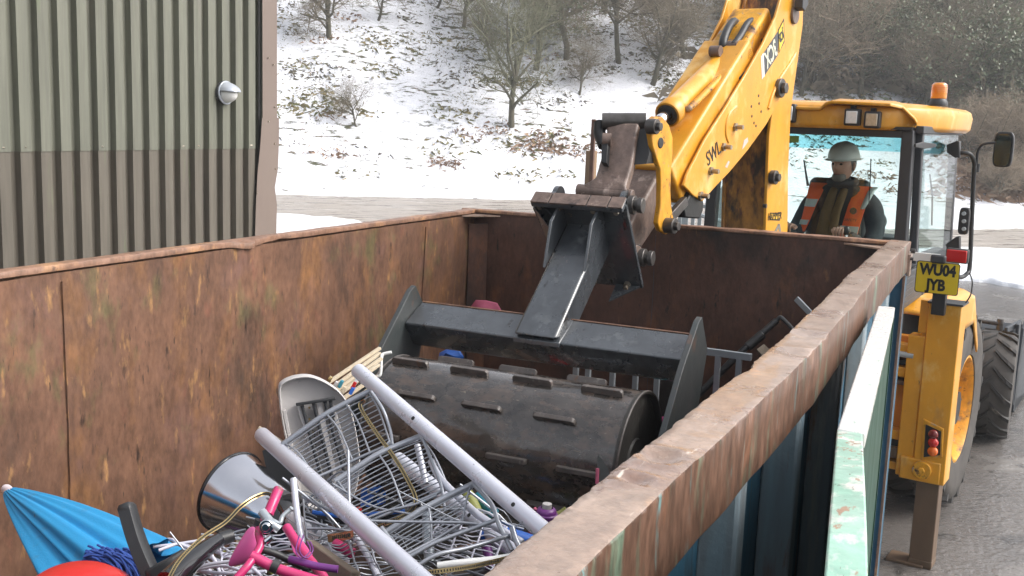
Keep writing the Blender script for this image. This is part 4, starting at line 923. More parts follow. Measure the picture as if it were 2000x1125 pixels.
# hoses looping over the dipper head
hoses = [[(1424, 96, 0), (1412, 88, 0), (1421, 58, -.02), (1434, 42, -.04), (1438, 60, -.04), (1426, 88, -.02)], [(1433, 88, .06), (1446, 70, .06), (1460, 46, .05), (1472, 42, .05), (1480, 62, .08), (1483, 84, .10)],
         [(1472, 118, .13), (1458, 140, .135), (1430, 158, .12), (1416, 168, .12), (1414, 184, .12), (1422, 194, .12), (1433, 178, .13)], [(1500, 20, .0), (1512, 4, .0), (1528, 2, .05), (1540, -10, .08)], [(1490, 30, -.05), (1500, 6, -.05), (1516, -8, -.02)]]
for i, h in enumerate(hoses):
    g = MB(); g.tube(bez([bPx(*q) for q in h], 7), (.024, .020, .017, .02, .02)[i], 9); g.build('hydraulic_hose', m_rubber, bh, smooth=80)
g = MB(); g.tube(bez([bPx(1416, 164, .125), bPx(1413, 176, .125), bPx(1417, 190, .125), bPx(1428, 190, .125)], 6), .013, 9); g.build('steel_pipe_bend', m_chrome, bh, smooth=80)
g = MB()
for q in [(1424, 92, .0), (1432, 90, .05), (1398, 100, .0)]:
    c = bPx(*q); g.cyl(c-Bn*.03, c+Bn*.03, .03, n=12)
g.build('hose_fittings', m_link, bh, kind='stuff')
# head details at the top edge: dark cylinder and grey casting
g = MB(); g.cyl(bPx(1478, 96, -.01), bPx(1530, -30, -.02), .062, n=24); g.build('dipper_ram', m_yelw, bh, smooth=60)
g = MB(); g.cyl(bPx(1505, 22, -.02), bPx(1532, -25, -.02), .068, n=24); g.build('ram_gland', m_link, bh, smooth=60)
g = MB(); c = bPx(1520, -6, .0); g.cyl(c-Bn*.13, c+Bn*.13, .07, n=24); g.build('elbow_pin', m_blackd, bh)
g = MB(); g.prism(bpoly([(1553, -12), (1562, -8), (1563, 8), (1556, 22), (1551, 16)], WD+.03), Bn*.05); g.build('work_lamp_bracket', m_cabgrey, bh, bevel=.004)
g = MB(); c = bPx(1463, 12, -.13); g.cyl(c, c+Bn*.12, .035, n=16); g.build('spacer_tube', m_yelw, bh)
# ---- tipping links between the ram, the dipper and the attachment
TP = bPx(1225, 238, 0)          # top pin line
HP = HOOK
g = MB(); a = bPx(1176, 237, -.07); b = bPx(1262, 237, .11); g.cyl(a, b, .040, n=24); g.build('link_pin', m_pin, bh, bevel=.003)
LA = pY(1170, 238, HP.y+.02) ; LX = lambda px, py, y: pY(px, py, y)
yl = (a.y+b.y)/2
top_ = [pPl(x, y, (0, yl, 0), (0, 1, 0)) for x, y in ((1176, 238), (1262, 240))]
lk = [(1186, 245), (1250, 246), (1243, 290), (1238, 325), (1225, 368), (1228, 380), (1150, 376), (1140, 368), (1166, 352), (1178, 310), (1190, 285)]
def lkp(px, py):
    # plane through the top pin and the hook pin, facing the camera
    p0 = (top_[0]+top_[1])*.5; dv = Vector((0, HP.y-p0.y, HP.z-p0.z)); n = dv.cross(Vector((1, 0, 0))); return pPl(px, py, p0, n)
g = MB(); P_ = [lkp(*q) for q in lk]; nn = (P_[1]-P_[0]).cross(P_[4]-P_[0]).normalized()
if nn.dot(CAM-P_[0]) < 0: nn = -nn
g.prism([p+nn*.03 for p in P_], -nn*.06); g.build('tipping_link', m_link, bh, bevel=.012, seg=3)
g = MB(); g.cyl(lkp(1128, 371), lkp(1236, 383), .030, n=20); g.build('hook_tube', m_link, bh, bevel=.004)
g = MB(); g.prism([p+nn*.03 for p in [lkp(*q) for q in [(1183, 280), (1196, 277), (1193, 333), (1182, 331)]]], nn*.04); g.build('link_lug', m_blackd, bh, bevel=.003)
c = lkp(1192, 285)+nn*.06; g = MB(); g.lathe([(.030, -.02), (.030, .02), (.017, .02), (.017, -.02), (.030, -.02)], c, (1, .3, 0), 20, False); g.build('lug_eye', m_link, bh)
g = MB(); g.tube([lkp(1172, 240)+nn*.0, lkp(1171, 262), lkp(1180, 285)], .03, 10); g.build('link_arm', m_blackd, bh, smooth=60)
g = MB(); g.prism([lkp(1236, 255), lkp(1262, 250), lkp(1268, 300), lkp(1262, 320), lkp(1236, 322)], (0, .12, 0)); g.build('link_web', m_blackd, bh)
# tipping lever (yellow, bone shaped) on the right side and its twin on the left
lev = [(1262, 236), (1270, 227), (1285, 228), (1297, 244), (1304, 268), (1304, 300), (1301, 340), (1300, 375), (1302, 405), (1307, 432), (1303, 450), (1292, 457), (1280, 450), (1275, 435), (1280, 400), (1281, 360), (1280, 330), (1272, 308), (1265, 285), (1261, 258)]
g = MB(); g.prism(bpoly(lev, .172), Bn*.028); g.build('tipping_lever', m_yelw, bh, bevel=.005)

for q, r_, d_ in (((1273, 247), .036, .03), ((1290, 279), .026, .004), ((1301, 440), .038, .05)):
    c = bPx(*q, .20); g = MB(); g.cyl(c-Bn*.02, c+Bn*d_, r_, n=24);
    if r_ > .03: g.cyl(c+Bn*d_, c+Bn*(d_+.02), r_*.6, n=6)
    g.build('lever_pin', m_pin if r_ > .03 else m_blackd, bh, bevel=.003)
# ---------------------------------------------------------------- backhoe loader body (local frame: x right, y forward, z up)
def L3(x, y, z): return mw(x, y, z)
def lq(px, py, yl): return pPl(px, py, MO+Mu*yl, Mu)      # pixel on a plane square to the machine
def lqx(px, py, xl): return pPl(px, py, MO+Mr*xl, Mr)
def lbox(g, cx, cy, cz, sx, sy, sz): return g.box(cx, cy, cz, sx, sy, sz, fr=mw)
# stabiliser posts
def stab(sx):
    X = sx*1.055
    g = MB(); lbox(g, X, .03, 1.10, .185, .17, 1.10); g.build('stabiliser_housing', m_yel, bh, bevel=.006)
    g = MB(); lbox(g, X, .03, 1.655, .20, .185, .012); g.build('housing_cap', m_cabgrey, bh, bevel=.002)
    g = MB(); lbox(g, X-sx*.12, .02, 1.56, .05, .10, .20); lbox(g, X-sx*.115, .02, 1.40, .03, .08, .14); g.build('lock_bracket', m_yel, bh, bevel=.004)
    g = MB(); lbox(g, X, .03, .42, .135, .125, .84); g.build('stabiliser_leg', m_inner, bh, bevel=.006)
    g = MB(); lbox(g, X-.09, .03, .010, .22, .16, .02); lbox(g, X, .03, .03, .14, .13, .04); g.build('stabiliser_foot', m_inner, bh, bevel=.005)
    g = MB(); g.cyl(mw(X-sx*.035, -.055, .63), mw(X-sx*.035, -.085, .63), .055, n=24); g.cyl(mw(X-sx*.035, -.085, .63), mw(X-sx*.035, -.10, .63), .022, n=6); g.build('pivot_boss', m_yelw, bh, bevel=.004)
    g = MB(); lbox(g, X-sx*.05, .0, .62, .24, .12, .14); g.build('boss_block', m_yel, bh, bevel=.01)
stab(1); stab(-1)
# rear light cluster in a slanted guard
g = MB(); gz = [(1803, 818), (1843, 838), (1840, 893), (1798, 898)]
P_ = [lq(*q, -.064) for q in gz]; g.prism(P_, Mu*.02); g.build('lamp_guard', m_yelw, bh, bevel=.004)
g = MB(); P_ = [lq(*q, -.070) for q in [(1808, 829), (1838, 843), (1836, 889), (1804, 893)]]; g.prism(P_, Mu*.008); g.build('lamp_recess', m_blackd, bh)
m_red = mat('red_lamp_lens', (.50, .012, .008), rough=.2, coat=.5); m_amb = mat('amber_lamp_lens', (.75, .14, .01), rough=.2, coat=.5); m_dred = mat('dark_red_lens', (.16, .008, .006), rough=.2, coat=.5)
for q, m_ in (((1823, 848), m_dred), ((1823, 864), m_red), ((1822, 881), m_amb)):
    c = lq(*q, -.074); g = MB(); g.lathe([(.030, 0), (.030, .012), (.022, .022), (.001, .026)], c, -Mu, 20, False); g.build('rear_lamp', m_, bh, smooth=60)
# rear frame: cross rails, slots and slide plate
g = MB(); lbox(g, 0, .12, 1.02, 1.92, .05, .78); g.build('rear_panel', m_orange, bh, bevel=.006)
for z, h, m_, y in ((1.345, .055, m_yel, .02), (1.255, .035, m_blackd, .055), (1.20, .06, m_yel, .02), (1.13, .03, m_inner, .04), (.80, .06, m_yel, .03), (.745, .05, m_blackd, .06), (.685, .07, m_inner, .03), (.60, .05, m_yel, .04)):
    g = MB(); lbox(g, 0, y, z, 1.90, .08, h); g.build('cross_rail', m_, bh, bevel=.005)
g = MB(); g.cyl(mw(.55, -.03, 1.315), mw(.90, -.03, 1.312), .018, n=12); g.build('clamp_rod', m_fence, bh)
g = MB(); lbox(g, .91, .02, 1.0, .10, .12, .88); g.build('frame_upright', m_yel, bh, bevel=.006)
g = MB(); lbox(g, -.91, .02, 1.0, .10, .12, .88); g.build('frame_upright', m_yel, bh, bevel=.006)
g = MB(); lbox(g, .0, .04, 1.05, .5, .22, .9); lbox(g, 0.0, -.18, 1.0, .30, .34, .55); g.build('king_post_carriage', m_yelw, bh, bevel=.012)
# chassis and underside
g = MB(); lbox(g, 0, 1.9, .72, .62, 3.6, .42); lbox(g, 0, 1.36, .62, 1.1, .22, .24); g.build('chassis', m_blackd, bh, bevel=.01)
g = MB(); g.cyl(mw(-.95, 1.36, .70), mw(.95, 1.36, .70), .12, n=20); g.build('rear_axle', m_blackd, bh); g = MB(); g.cyl(mw(-.8, 3.40, .50), mw(.8, 3.40, .50), .09, n=16); g.build('front_axle', m_blackd, bh)
# rear mudguards: rounded yellow shells over the wheels
def fender(sx):
    g = MB(); nu, nv = 30, 10
    xs = [(.46, 0), (.46, .16), (.52, .25), (.66, .285), (.84, .285), (.94, .275), (1.0, .24), (1.01, .14), (1.01, .03)]
    prof = []
    n = len(xs)-1
    def f(u, v):
        # u along the machine, v across
        k = v*n; i = min(int(k), n-1); t = k-i; x = xs[i][0]*(1-t)+xs[i+1][0]*t; h = xs[i][1]*(1-t)+xs[i+1][1]*t
        y = .18+1.30*u; dome = 1-abs(2*u-.9)**3.0*.42
        z = 1.33 + (h)*max(dome, .05) - .0*u
        yy = y
        return mw(sx*x, yy, z - max(0, (u-.8))*1.2)
    g.grid(f, nu, 24); o = g.build('mudguard', m_yel, bh, smooth=60); md = o.modifiers.new('thickness', 'SOLIDIFY'); md.thickness = .012
    g = MB(); P_ = [mw(sx*1.08, y, z) for y, z in [(.18, 1.36), (.18, 1.18), (.30, 1.30), (.50, 1.42), (.75, 1.48), (1.1, 1.5), (1.5, 1.46), (1.85, 1.30), (1.9, 1.05), (1.95, 1.05), (1.92, 1.38), (1.5, 1.53), (1.0, 1.55), (.5, 1.5)]]
fender(1); fender(-1)
g = MB(); lbox(g, .0, .36, 1.46, 1.0, .36, .26); g.build('rear_bodywork', m_yel, bh, bevel=.04, seg=4)
# black louvred panel below the side window
for k in range(6):
    g = MB(); g.beam(lqx(1762, 598-k*11, .80), lqx(1806, 566-k*10, .80), .02, .035); g.build('louvre', m_cabgrey, bh, bevel=.003)
g = MB(); g.prism([mw(.60, .40, 1.58), mw(.82, .45, 1.58), mw(.80, .5, 1.80), mw(.62, .46, 1.82)], Mu*1.2); g.build('side_console', m_cabgrey, bh, bevel=.02)
# ---- cab
CYR, CYF = .45, 1.72        # rear and front planes
XT, XB = .69, .72
roofz0, roofz1 = 2.655, 2.81
def pil(a, b, w_, m_=m_cabgrey, name='cab_pillar'):
    g = MB(); g.beam(mw(*a), mw(*b), w_, w_, up=Mu); g.build(name, m_, bh, bevel=.008)
for sx in (-1, 1):
    pil((sx*.665, CYR, 1.55), (sx*.640, CYR, 2.66), .075); pil((sx*.72, CYF, 1.45), (sx*.68, CYF-.05, 2.68), .055); pil((sx*.73, CYR+.10, 1.5), (sx*.69, CYR+.08, 2.66), .05)
g = MB(); lbox(g, 0, CYR, 2.635, 1.34, .07, .05); lbox(g, 0, CYR, 1.62, 1.34, .07, .12); g.build('rear_window_frame', m_cabgrey, bh, bevel=.006)
g = MB(); lbox(g, 0, CYF, 2.66, 1.36, .05, .06); lbox(g, 0, CYF+.02, 1.55, 1.4, .05, .3); g.build('windscreen_frame', m_cabgrey, bh, bevel=.006)
for sx in (-1, 1):
    for xx_, zz_, hh_ in ((.705, 2.665, .05), (.73, 1.55, .12)):
        g = MB(); lbox(g, sx*xx_, (CYR+CYF)/2, zz_, .05, CYF-CYR, hh_); g.build('side_window_frame', m_cabgrey, bh, bevel=.006)
g = MB(); lbox(g, 0, 1.1, 1.20, 1.40, 1.3, .62); g.build('cab_lower_body', m_cabgrey, bh, bevel=.03)
g = MB(); lbox(g, 0, 1.1, 2.665, 1.3, 1.2, .02); g.build('headliner', m_cabin, bh)
def glassmat(name, tint, refl=.9):
    m = bpy.data.materials.new(name); m.use_nodes = True; nt = m.node_tree; N = nt.nodes; N.clear()
    o = N.new('ShaderNodeOutputMaterial'); tr = N.new('ShaderNodeBsdfTransparent'); tr.inputs[0].default_value = (*tint, 1)
    gl = N.new('ShaderNodeBsdfGlossy'); gl.inputs['Roughness'].default_value = .02; gl.inputs[0].default_value = (refl, refl, refl, 1)
    lw = N.new('ShaderNodeLayerWeight'); lw.inputs[0].default_value = .5; pw = N.new('ShaderNodeMath'); pw.operation = 'POWER'; nt.links.new(lw.outputs['Facing'], pw.inputs[0]); pw.inputs[1].default_value = 4.; fr = N.new('ShaderNodeMapRange'); nt.links.new(pw.outputs[0], fr.inputs[0]); fr.inputs[3].default_value = .025; fr.inputs[4].default_value = .5; mx = N.new('ShaderNodeMixShader')
    nt.links.new(fr.outputs[0], mx.inputs[0]); nt.links.new(tr.outputs[0], mx.inputs[1]); nt.links.new(gl.outputs[0], mx.inputs[2]); nt.links.new(mx.outputs[0], o.inputs[0]); return m
m_glass = glassmat('tinted_cab_glass', (.91, .955, .945)); m_glass2 = glassmat('blue_top_tint_glass', (.55, .83, .87))
def pane(name, quad, m_=m_glass): g = MB(); g.prism(quad, (quad[1]-quad[0]).cross(quad[3]-quad[0]).normalized()*.004); return g.build(name, m_, bh, smooth=0)
pane('rear_window', [mw(-.63, CYR, 1.68), mw(.63, CYR, 1.68), mw(.605, CYR, 2.61), mw(-.605, CYR, 2.61)])
for sx in (1, -1): pane('side_window', [mw(sx*.733, CYR+.12, 1.60), mw(sx*.733, CYF-.03, 1.56), mw(sx*.705, CYF-.05, 2.64), mw(sx*.705, CYR+.10, 2.64)])
pane('windscreen', [mw(-.69, CYF, 1.70), mw(.69, CYF, 1.70), mw(.66, CYF, 2.50), mw(-.66, CYF, 2.50)])
pane('windscreen_sunband', [mw(-.66, CYF, 2.50), mw(.66, CYF, 2.50), mw(.655, CYF, 2.63), mw(-.655, CYF, 2.63)], m_glass2)
# window furniture
g = MB(); lbox(g, -.19, CYR+.01, 2.575, .24, .004, .045); g.build('window_sticker', mat('lime_sticker', (.34, .42, .05), (.28, .34, .05), 20, rough=.5), bh, smooth=0)
# roof: yellow moulding with drip lip, notches over the work lamps
rear = [(-.70, .40, roofz0), (-.66, .34, 2.80), (-.40, .33, 2.825), (-.16, .33, 2.828), (-.13, .35, 2.795), (.10, .35, 2.79), (.14, .33, 2.822), (.50, .335, 2.815), (.64, .40, 2.735)]
def roof():
    out = [(-.72, .43), (-.60, .35), (.52, .35), (.66, .46), (.76, .80), (.80, 1.60), (.74, 1.86), (.5, 1.93), (-.5, 1.93), (-.74, 1.86), (-.80, 1.6), (-.78, .8)]
    b = MB(); n = len(out); lv = [(2.655, .97), (2.675, 1.0), (2.76, 1.01), (2.80, .995), (2.82, .95), (2.835, .8), (2.845, .4)]
    vs = [];
    for z, s_ in lv:
        for x, y in out: vs.append(mw(x*s_, 1.14+(y-1.14)*s_, z + (.008 if abs(x) < .2 and y < .5 else 0)))
    fs = [(i*n+k, i*n+(k+1) % n, (i+1)*n+(k+1) % n, (i+1)*n+k) for i in range(len(lv)-1) for k in range(n)]
    fs += [tuple(range(n-1, -1, -1)), tuple((len(lv)-1)*n+k for k in range(n))]; b.add(vs, fs); return b
roof().build('cab_roof', m_yel, bh, bevel=.010, seg=3, smooth=40)
# overhanging peak with a stepped edge above the lamps
pk = [(-.68, 2.80), (-.30, 2.805), (-.26, 2.80), (-.21, 2.775), (.0, 2.768), (.10, 2.768), (.14, 2.80), (.18, 2.812), (.55, 2.803), (.60, 2.79), (.68, 2.72), (.70, 2.69)]
g = MB(); vs = []
for x, z in pk: vs += [mw(x, .285+(.10 if x > .58 else 0)+(.03 if -.24 < x < .12 else 0), z), mw(x, .285+(.10 if x > .58 else 0)+(.03 if -.24 < x < .12 else 0), z+.020), mw(x*.96, .50, z+.040), mw(x*.96, .50, z)]
fs = [(i*4+k, i*4+(k+1) % 4, (i+1)*4+(k+1) % 4, (i+1)*4+k) for i in range(len(pk)-1) for k in range(4)] + [(0, 3, 2, 1), tuple((len(pk)-1)*4+k for k in range(4))]
g.add(vs, fs); g.build('roof_peak', m_yel, bh, bevel=.006, smooth=50)
g = MB(); lbox(g, 0, CYR-.01, 2.67, 1.34, .10, .02); g.build('roof_seal', m_plas, bh)
def wlamp(q, w_=.085, col=None, yl=.30, tone=0):
    c = lq(*q, yl); t = (c-MO); x, y, z = t.dot(Mr), t.dot(Mu), c.z
    g = MB(); g.box(x, y+.02, z, w_+.016, .06, w_+.022, fr=mw); h = g.build('work_lamp', m_plas, bh, bevel=.012, seg=3)
    g = MB(); g.box(x, y-.012, z, w_-.012, .01, w_-.006, fr=mw); g.build('lamp_lens', mat('work_lamp_glass', (.62, .66, .66) if not tone else (.50, .42, .32), (.8, .8, .8) if not tone else (.35, .3, .22), 60, rough=.15, coat=1.), h, bevel=.006)
    g = MB(); g.box(x, y+.02, z+w_*.62, .03, .03, w_*.5, fr=mw); g.build('lamp_bracket', m_blackd, h)
wlamp((1664, 229)); wlamp((1703, 234), tone=1); wlamp((1536, 221), .10)
# beacon
c = lq(1832, 204, .95); bx = (c-MO).dot(Mr); g = MB()
m_bcn = mat('amber_beacon', (.85, .24, .01), (.95, .38, .02), 20, rough=.15, coat=1.); m_bcn.node_tree.nodes['Principled BSDF'].inputs['Transmission Weight'].default_value = .25
bb0 = mw(bx, .95, 2.83)
g = MB(); g.lathe([(.06, 0), (.062, .02), (.05, .045), (.044, .05)], bb0, (0, 0, 1), 24); g.build('beacon_base', m_cabgrey, bh, smooth=40)
g = MB(); g.lathe([(.050, .048), (.052, .06), (.050, .115), (.047, .142), (.035, .152), (.001, .154)], bb0, (0, 0, 1), 28, False)
for k in range(7): g.tube([bb0+Vector((math.cos(a)*.0518, math.sin(a)*.0518, .062+k*.012)) for a in np.linspace(0, 6.283, 25)[:-1]], .0015, 4, closed=True)
g.build('beacon_lens', m_bcn, bh, smooth=50)
g = MB(); g.ell(bb0+Vector((0.005, -.02, .12)), .022, .02, .022, 12, 8); g.build('beacon_reflector', mat('beacon_core', (1., .55, .03), rough=.1), bh, smooth=60)
# mirror arms, grab rail, mirrors on the right
def tb(name, pts, r, m_=m_plas, n=8, k=5): g = MB(); g.tube(bez(pts, k), r, n); return g.build(name, m_, bh, smooth=80)
tb('grab_rail', [lq(1868, 298, 1.30), lq(1885, 299, 1.30), lq(1896, 303, 1.32), lq(1903, 318, 1.35), lq(1902, 340, 1.4), lq(1898, 430, 1.45), lq(1894, 520, 1.45), lq(1888, 535, 1.42), lq(1878, 541, 1.38), lq(1868, 540, 1.3)], .016)
tb('mirror_arm', [lq(1907, 335, 1.42), lq(1909, 300, 1.42), lq(1916, 285, 1.42), lq(1928, 280, 1.42), lq(1946, 279, 1.42)], .009)
g = MB(); c = lq(1907, 328, 1.42); g.cyl(c-Vector((0, 0, .03)), c+Vector((0, 0, .03)), .022, n=12); g.build('mirror_clamp', m_plas, bh)
def rr_(g, q, w_, h_, yl, th, rz=0):
    c = lq(*q, yl); pts = []
    for a in np.linspace(0, 2*math.pi, 29)[:-1]:
        x = math.copysign(abs(math.cos(a))**.45, math.cos(a))*w_/2; z = math.copysign(abs(math.sin(a))**.45, math.sin(a))*h_/2; pts.append(c+Mr*x*math.cos(rz)+Mu*x*math.sin(rz)+Vector((0, 0, z)))
    g.prism(pts, Mu*th); return g
g = MB(); rr_(g, (1959, 292), .135, .245, 1.42, .045, -.2); mm_ = g.build('wing_mirror', m_plas, bh, bevel=.01, seg=3)
g = MB(); rr_(g, (1958, 293), .105, .215, 1.405, .006, -.2); g.build('mirror_glass', mat('mirror_glass', (.35, .42, .42), rough=.06, metal=1.), mm_, smooth=0)
g = MB(); g.prism([lq(1848, 283, 1.25), lq(1868, 275, 1.25), lq(1874, 276, 1.25), lq(1874, 308, 1.25), lq(1864, 308, 1.25), lq(1849, 298, 1.25)], Mu*.06); g.build('door_hinge', m_plas, bh, bevel=.006)
g = MB(); g.prism([lq(1846, 478, 1.25), lq(1866, 463, 1.25), lq(1874, 461, 1.25), lq(1874, 492, 1.25), lq(1850, 490, 1.25)], Mu*.06); g.build('door_hinge', m_plas, bh, bevel=.006)
g = MB(); g.prism([lqx(1785, 281, .745), lqx(1800, 277, .745), lqx(1825, 281, .745), lqx(1825, 287, .745), lqx(1802, 291, .745), lqx(1785, 287, .745)], Mr*.012); g.build('door_handle', m_plas, bh, bevel=.003)
g = MB(); rr_(g, (1882, 432), .07, .19, 1.36, .05); h = g.build('switch_panel', m_plas, bh, bevel=.006)
for k in range(3): g = MB(); c = lq(1883, 417+k*15, 1.35); g.cyl(c, c-Mu*.015, .014, n=12); g.build('switch', m_fence, h)
# front loader control lever, steering wheel, fire extinguisher shapes inside, magazines on the shelf
g = MB(); lbox(g, .30, 1.35, 1.75, .5, .35, .3); g.build('dashboard', m_plas, bh, bevel=.04)
g = MB(); c = mw(.15, 1.28, 1.98); g.tube([c+Mr*math.cos(a)*.19+Mu*math.sin(a)*.15+Vector((0, 0, math.sin(a)*.10)) for a in np.linspace(0, 6.283, 33)[:-1]], .014, 8, closed=True); g.build('steering_wheel', m_plas, bh, smooth=80)
for i, (dx, colr) in enumerate(((0, (.35, .05, .05)), (.035, (.05, .20, .45)), (.07, (.10, .32, .15)), (.105, (.5, .5, .52)), (.14, (.04, .12, .35)))):
    g = MB(); c = mw(.68, .62+dx*1.2, 1.665); g.box(.66, .60+i*.06, 1.665, .09, .04, .12, fr=mw); o = g.build('magazine', mat('magazine_cover', colr, tuple(min(1, q*1.8+.05) for q in colr), 25, rough=.4), bh, smooth=0)
for q0, q1 in (((1578, 363), (1570, 312)),): g = MB(); g.tube([lq(*q0, .98), lq(*q1, .98)], .008, 6, rs=[.010, .005]); g.build('radio_aerial', m_plas, bh)
g = MB(); g.tube([lq(1697, 400, .55), lq(1700, 345, .55), lq(1701, 310, .55)], .004, 6); g.build('wiper_arm', m_plas, bh)
g = MB(); g.tube([lq(1820, 440, 1.2), lq(1821, 380, 1.2), lq(1816, 340, 1.2)], .006, 6); g.build('coiled_lead', m_plas, bh)
tb('window_rail', [lq(1520, 300, CYR-.02), lq(1521, 282, CYR-.02), lq(1530, 277, CYR-.02), lq(1543, 276, CYR-.02)], .008)
# seat
g = MB(); lbox(g, .03, 1.16, 2.0, .44, .12, .60); g.build('seat_back', m_plas, bh, bevel=.05, seg=4)
g = MB(); lbox(g, .03, .98, 1.62, .46, .44, .14); g.build('seat_cushion', m_plas, bh, bevel=.05, seg=4)
for sx in (-.16, .26):
    g = MB(); g.tube([mw(sx, .58, 1.5), mw(sx, .60, 1.96)], .012, 8); l_ = g.build('control_lever', m_chrome, bh); g = MB(); g.ell(mw(sx, .60, 1.975), .026, .026, .032, 12, 8); g.build('lever_knob', m_plas, l_, smooth=80)
# ---- number plate, red lamp
yp = -.13
pq = [lq(1791, 508, yp), lq(1876, 516, yp), lq(1871, 580, yp), lq(1786, 568, yp)]
px_ = (pq[1]-pq[0]).normalized(); pz_ = ((pq[0]-pq[3])+(pq[1]-pq[2])).normalized(); pc = (pq[0]+pq[1]+pq[2]+pq[3])/4
M4 = frame4(pc, px_, pz_)
def plate(w_, h_, o, m_, name, par, th=.003, r=.014):
    pts = []
    for cx, cy, a0 in ((w_/2-r, h_/2-r, 0), (-w_/2+r, h_/2-r, 90), (-w_/2+r, -h_/2+r, 180), (w_/2-r, -h_/2+r, 270)):
        for k in range(5): a = R(a0+k*22.5); pts.append(M4 @ Vector((cx+r*math.cos(a), cy+r*math.sin(a), o)))
    g = MB(); n = (M4.to_3x3() @ Vector((0, 0, 1))); g.prism(pts, n*th); return g.build(name, m_, par, smooth=0)
wp, hp = (pq[1]-pq[0]).length, ((pq[0]-pq[3]).length+(pq[1]-pq[2]).length)/2
m_npy = mat('number_plate_yellow', (.66, .50, .02), (.60, .44, .02), 12, rough=.3, layers=(((.35, .25, .05), 30, (1, 1, 1), .66, .76, .6, None),)); m_npb = mat('plate_black', (.015, .015, .018), rough=.35)
pl_ = plate(wp, hp, 0, m_npb, 'number_plate', bh); plate(wp-.008, hp-.008, .0032, m_npy, 'plate_face', pl_, .0008)
up_v = hp*.235
text_mesh('WU04', hp*.47, m_npb, M4 @ Matrix.Translation((.0, up_v, .0045)), 'plate_lettering', pl_, sx=.82, bold=.0042)
text_mesh('JYB', hp*.47, m_npb, M4 @ Matrix.Translation((-.004, -up_v, .0045)), 'plate_lettering', pl_, sx=.82, bold=.0042)
g = MB(); c = lq(1834, 595, -.10); g.beam(c+Vector((0, 0, -.06)), c+Vector((0, 0, .12)), .075, .05, up=Mu); g.build('plate_bracket', m_blackd, bh, bevel=.004)
g = MB(); c = lq(1833, 506, yp-.01); g.box(*((c-MO).dot(Mr), (c-MO).dot(Mu), c.z), .085, .04, .05, fr=mw); g.build('plate_lamp', m_cabgrey, bh, bevel=.012)
c = lq(1869, 500, -.06); g = MB(); g.box((c-MO).dot(Mr), -.045, c.z, .125, .05, .085, fr=mw); h = g.build('rear_marker_lamp', m_blackd, bh, bevel=.01); g = MB(); g.box((c-MO).dot(Mr), -.073, c.z, .112, .012, .072, fr=mw); g.build('lamp_lens', m_red, h, bevel=.005)
g = MB(); g.box((c-MO).dot(Mr)-.20, -.02, c.z-.03, .2, .02, .05, fr=mw); g.build('lamp_bar', m_white, bh)
tb('cable', [lq(1893, 532, 0), lq(1899, 550, 0), lq(1896, 575, 0), lq(1886, 592, 0)], .004, m_rubber)
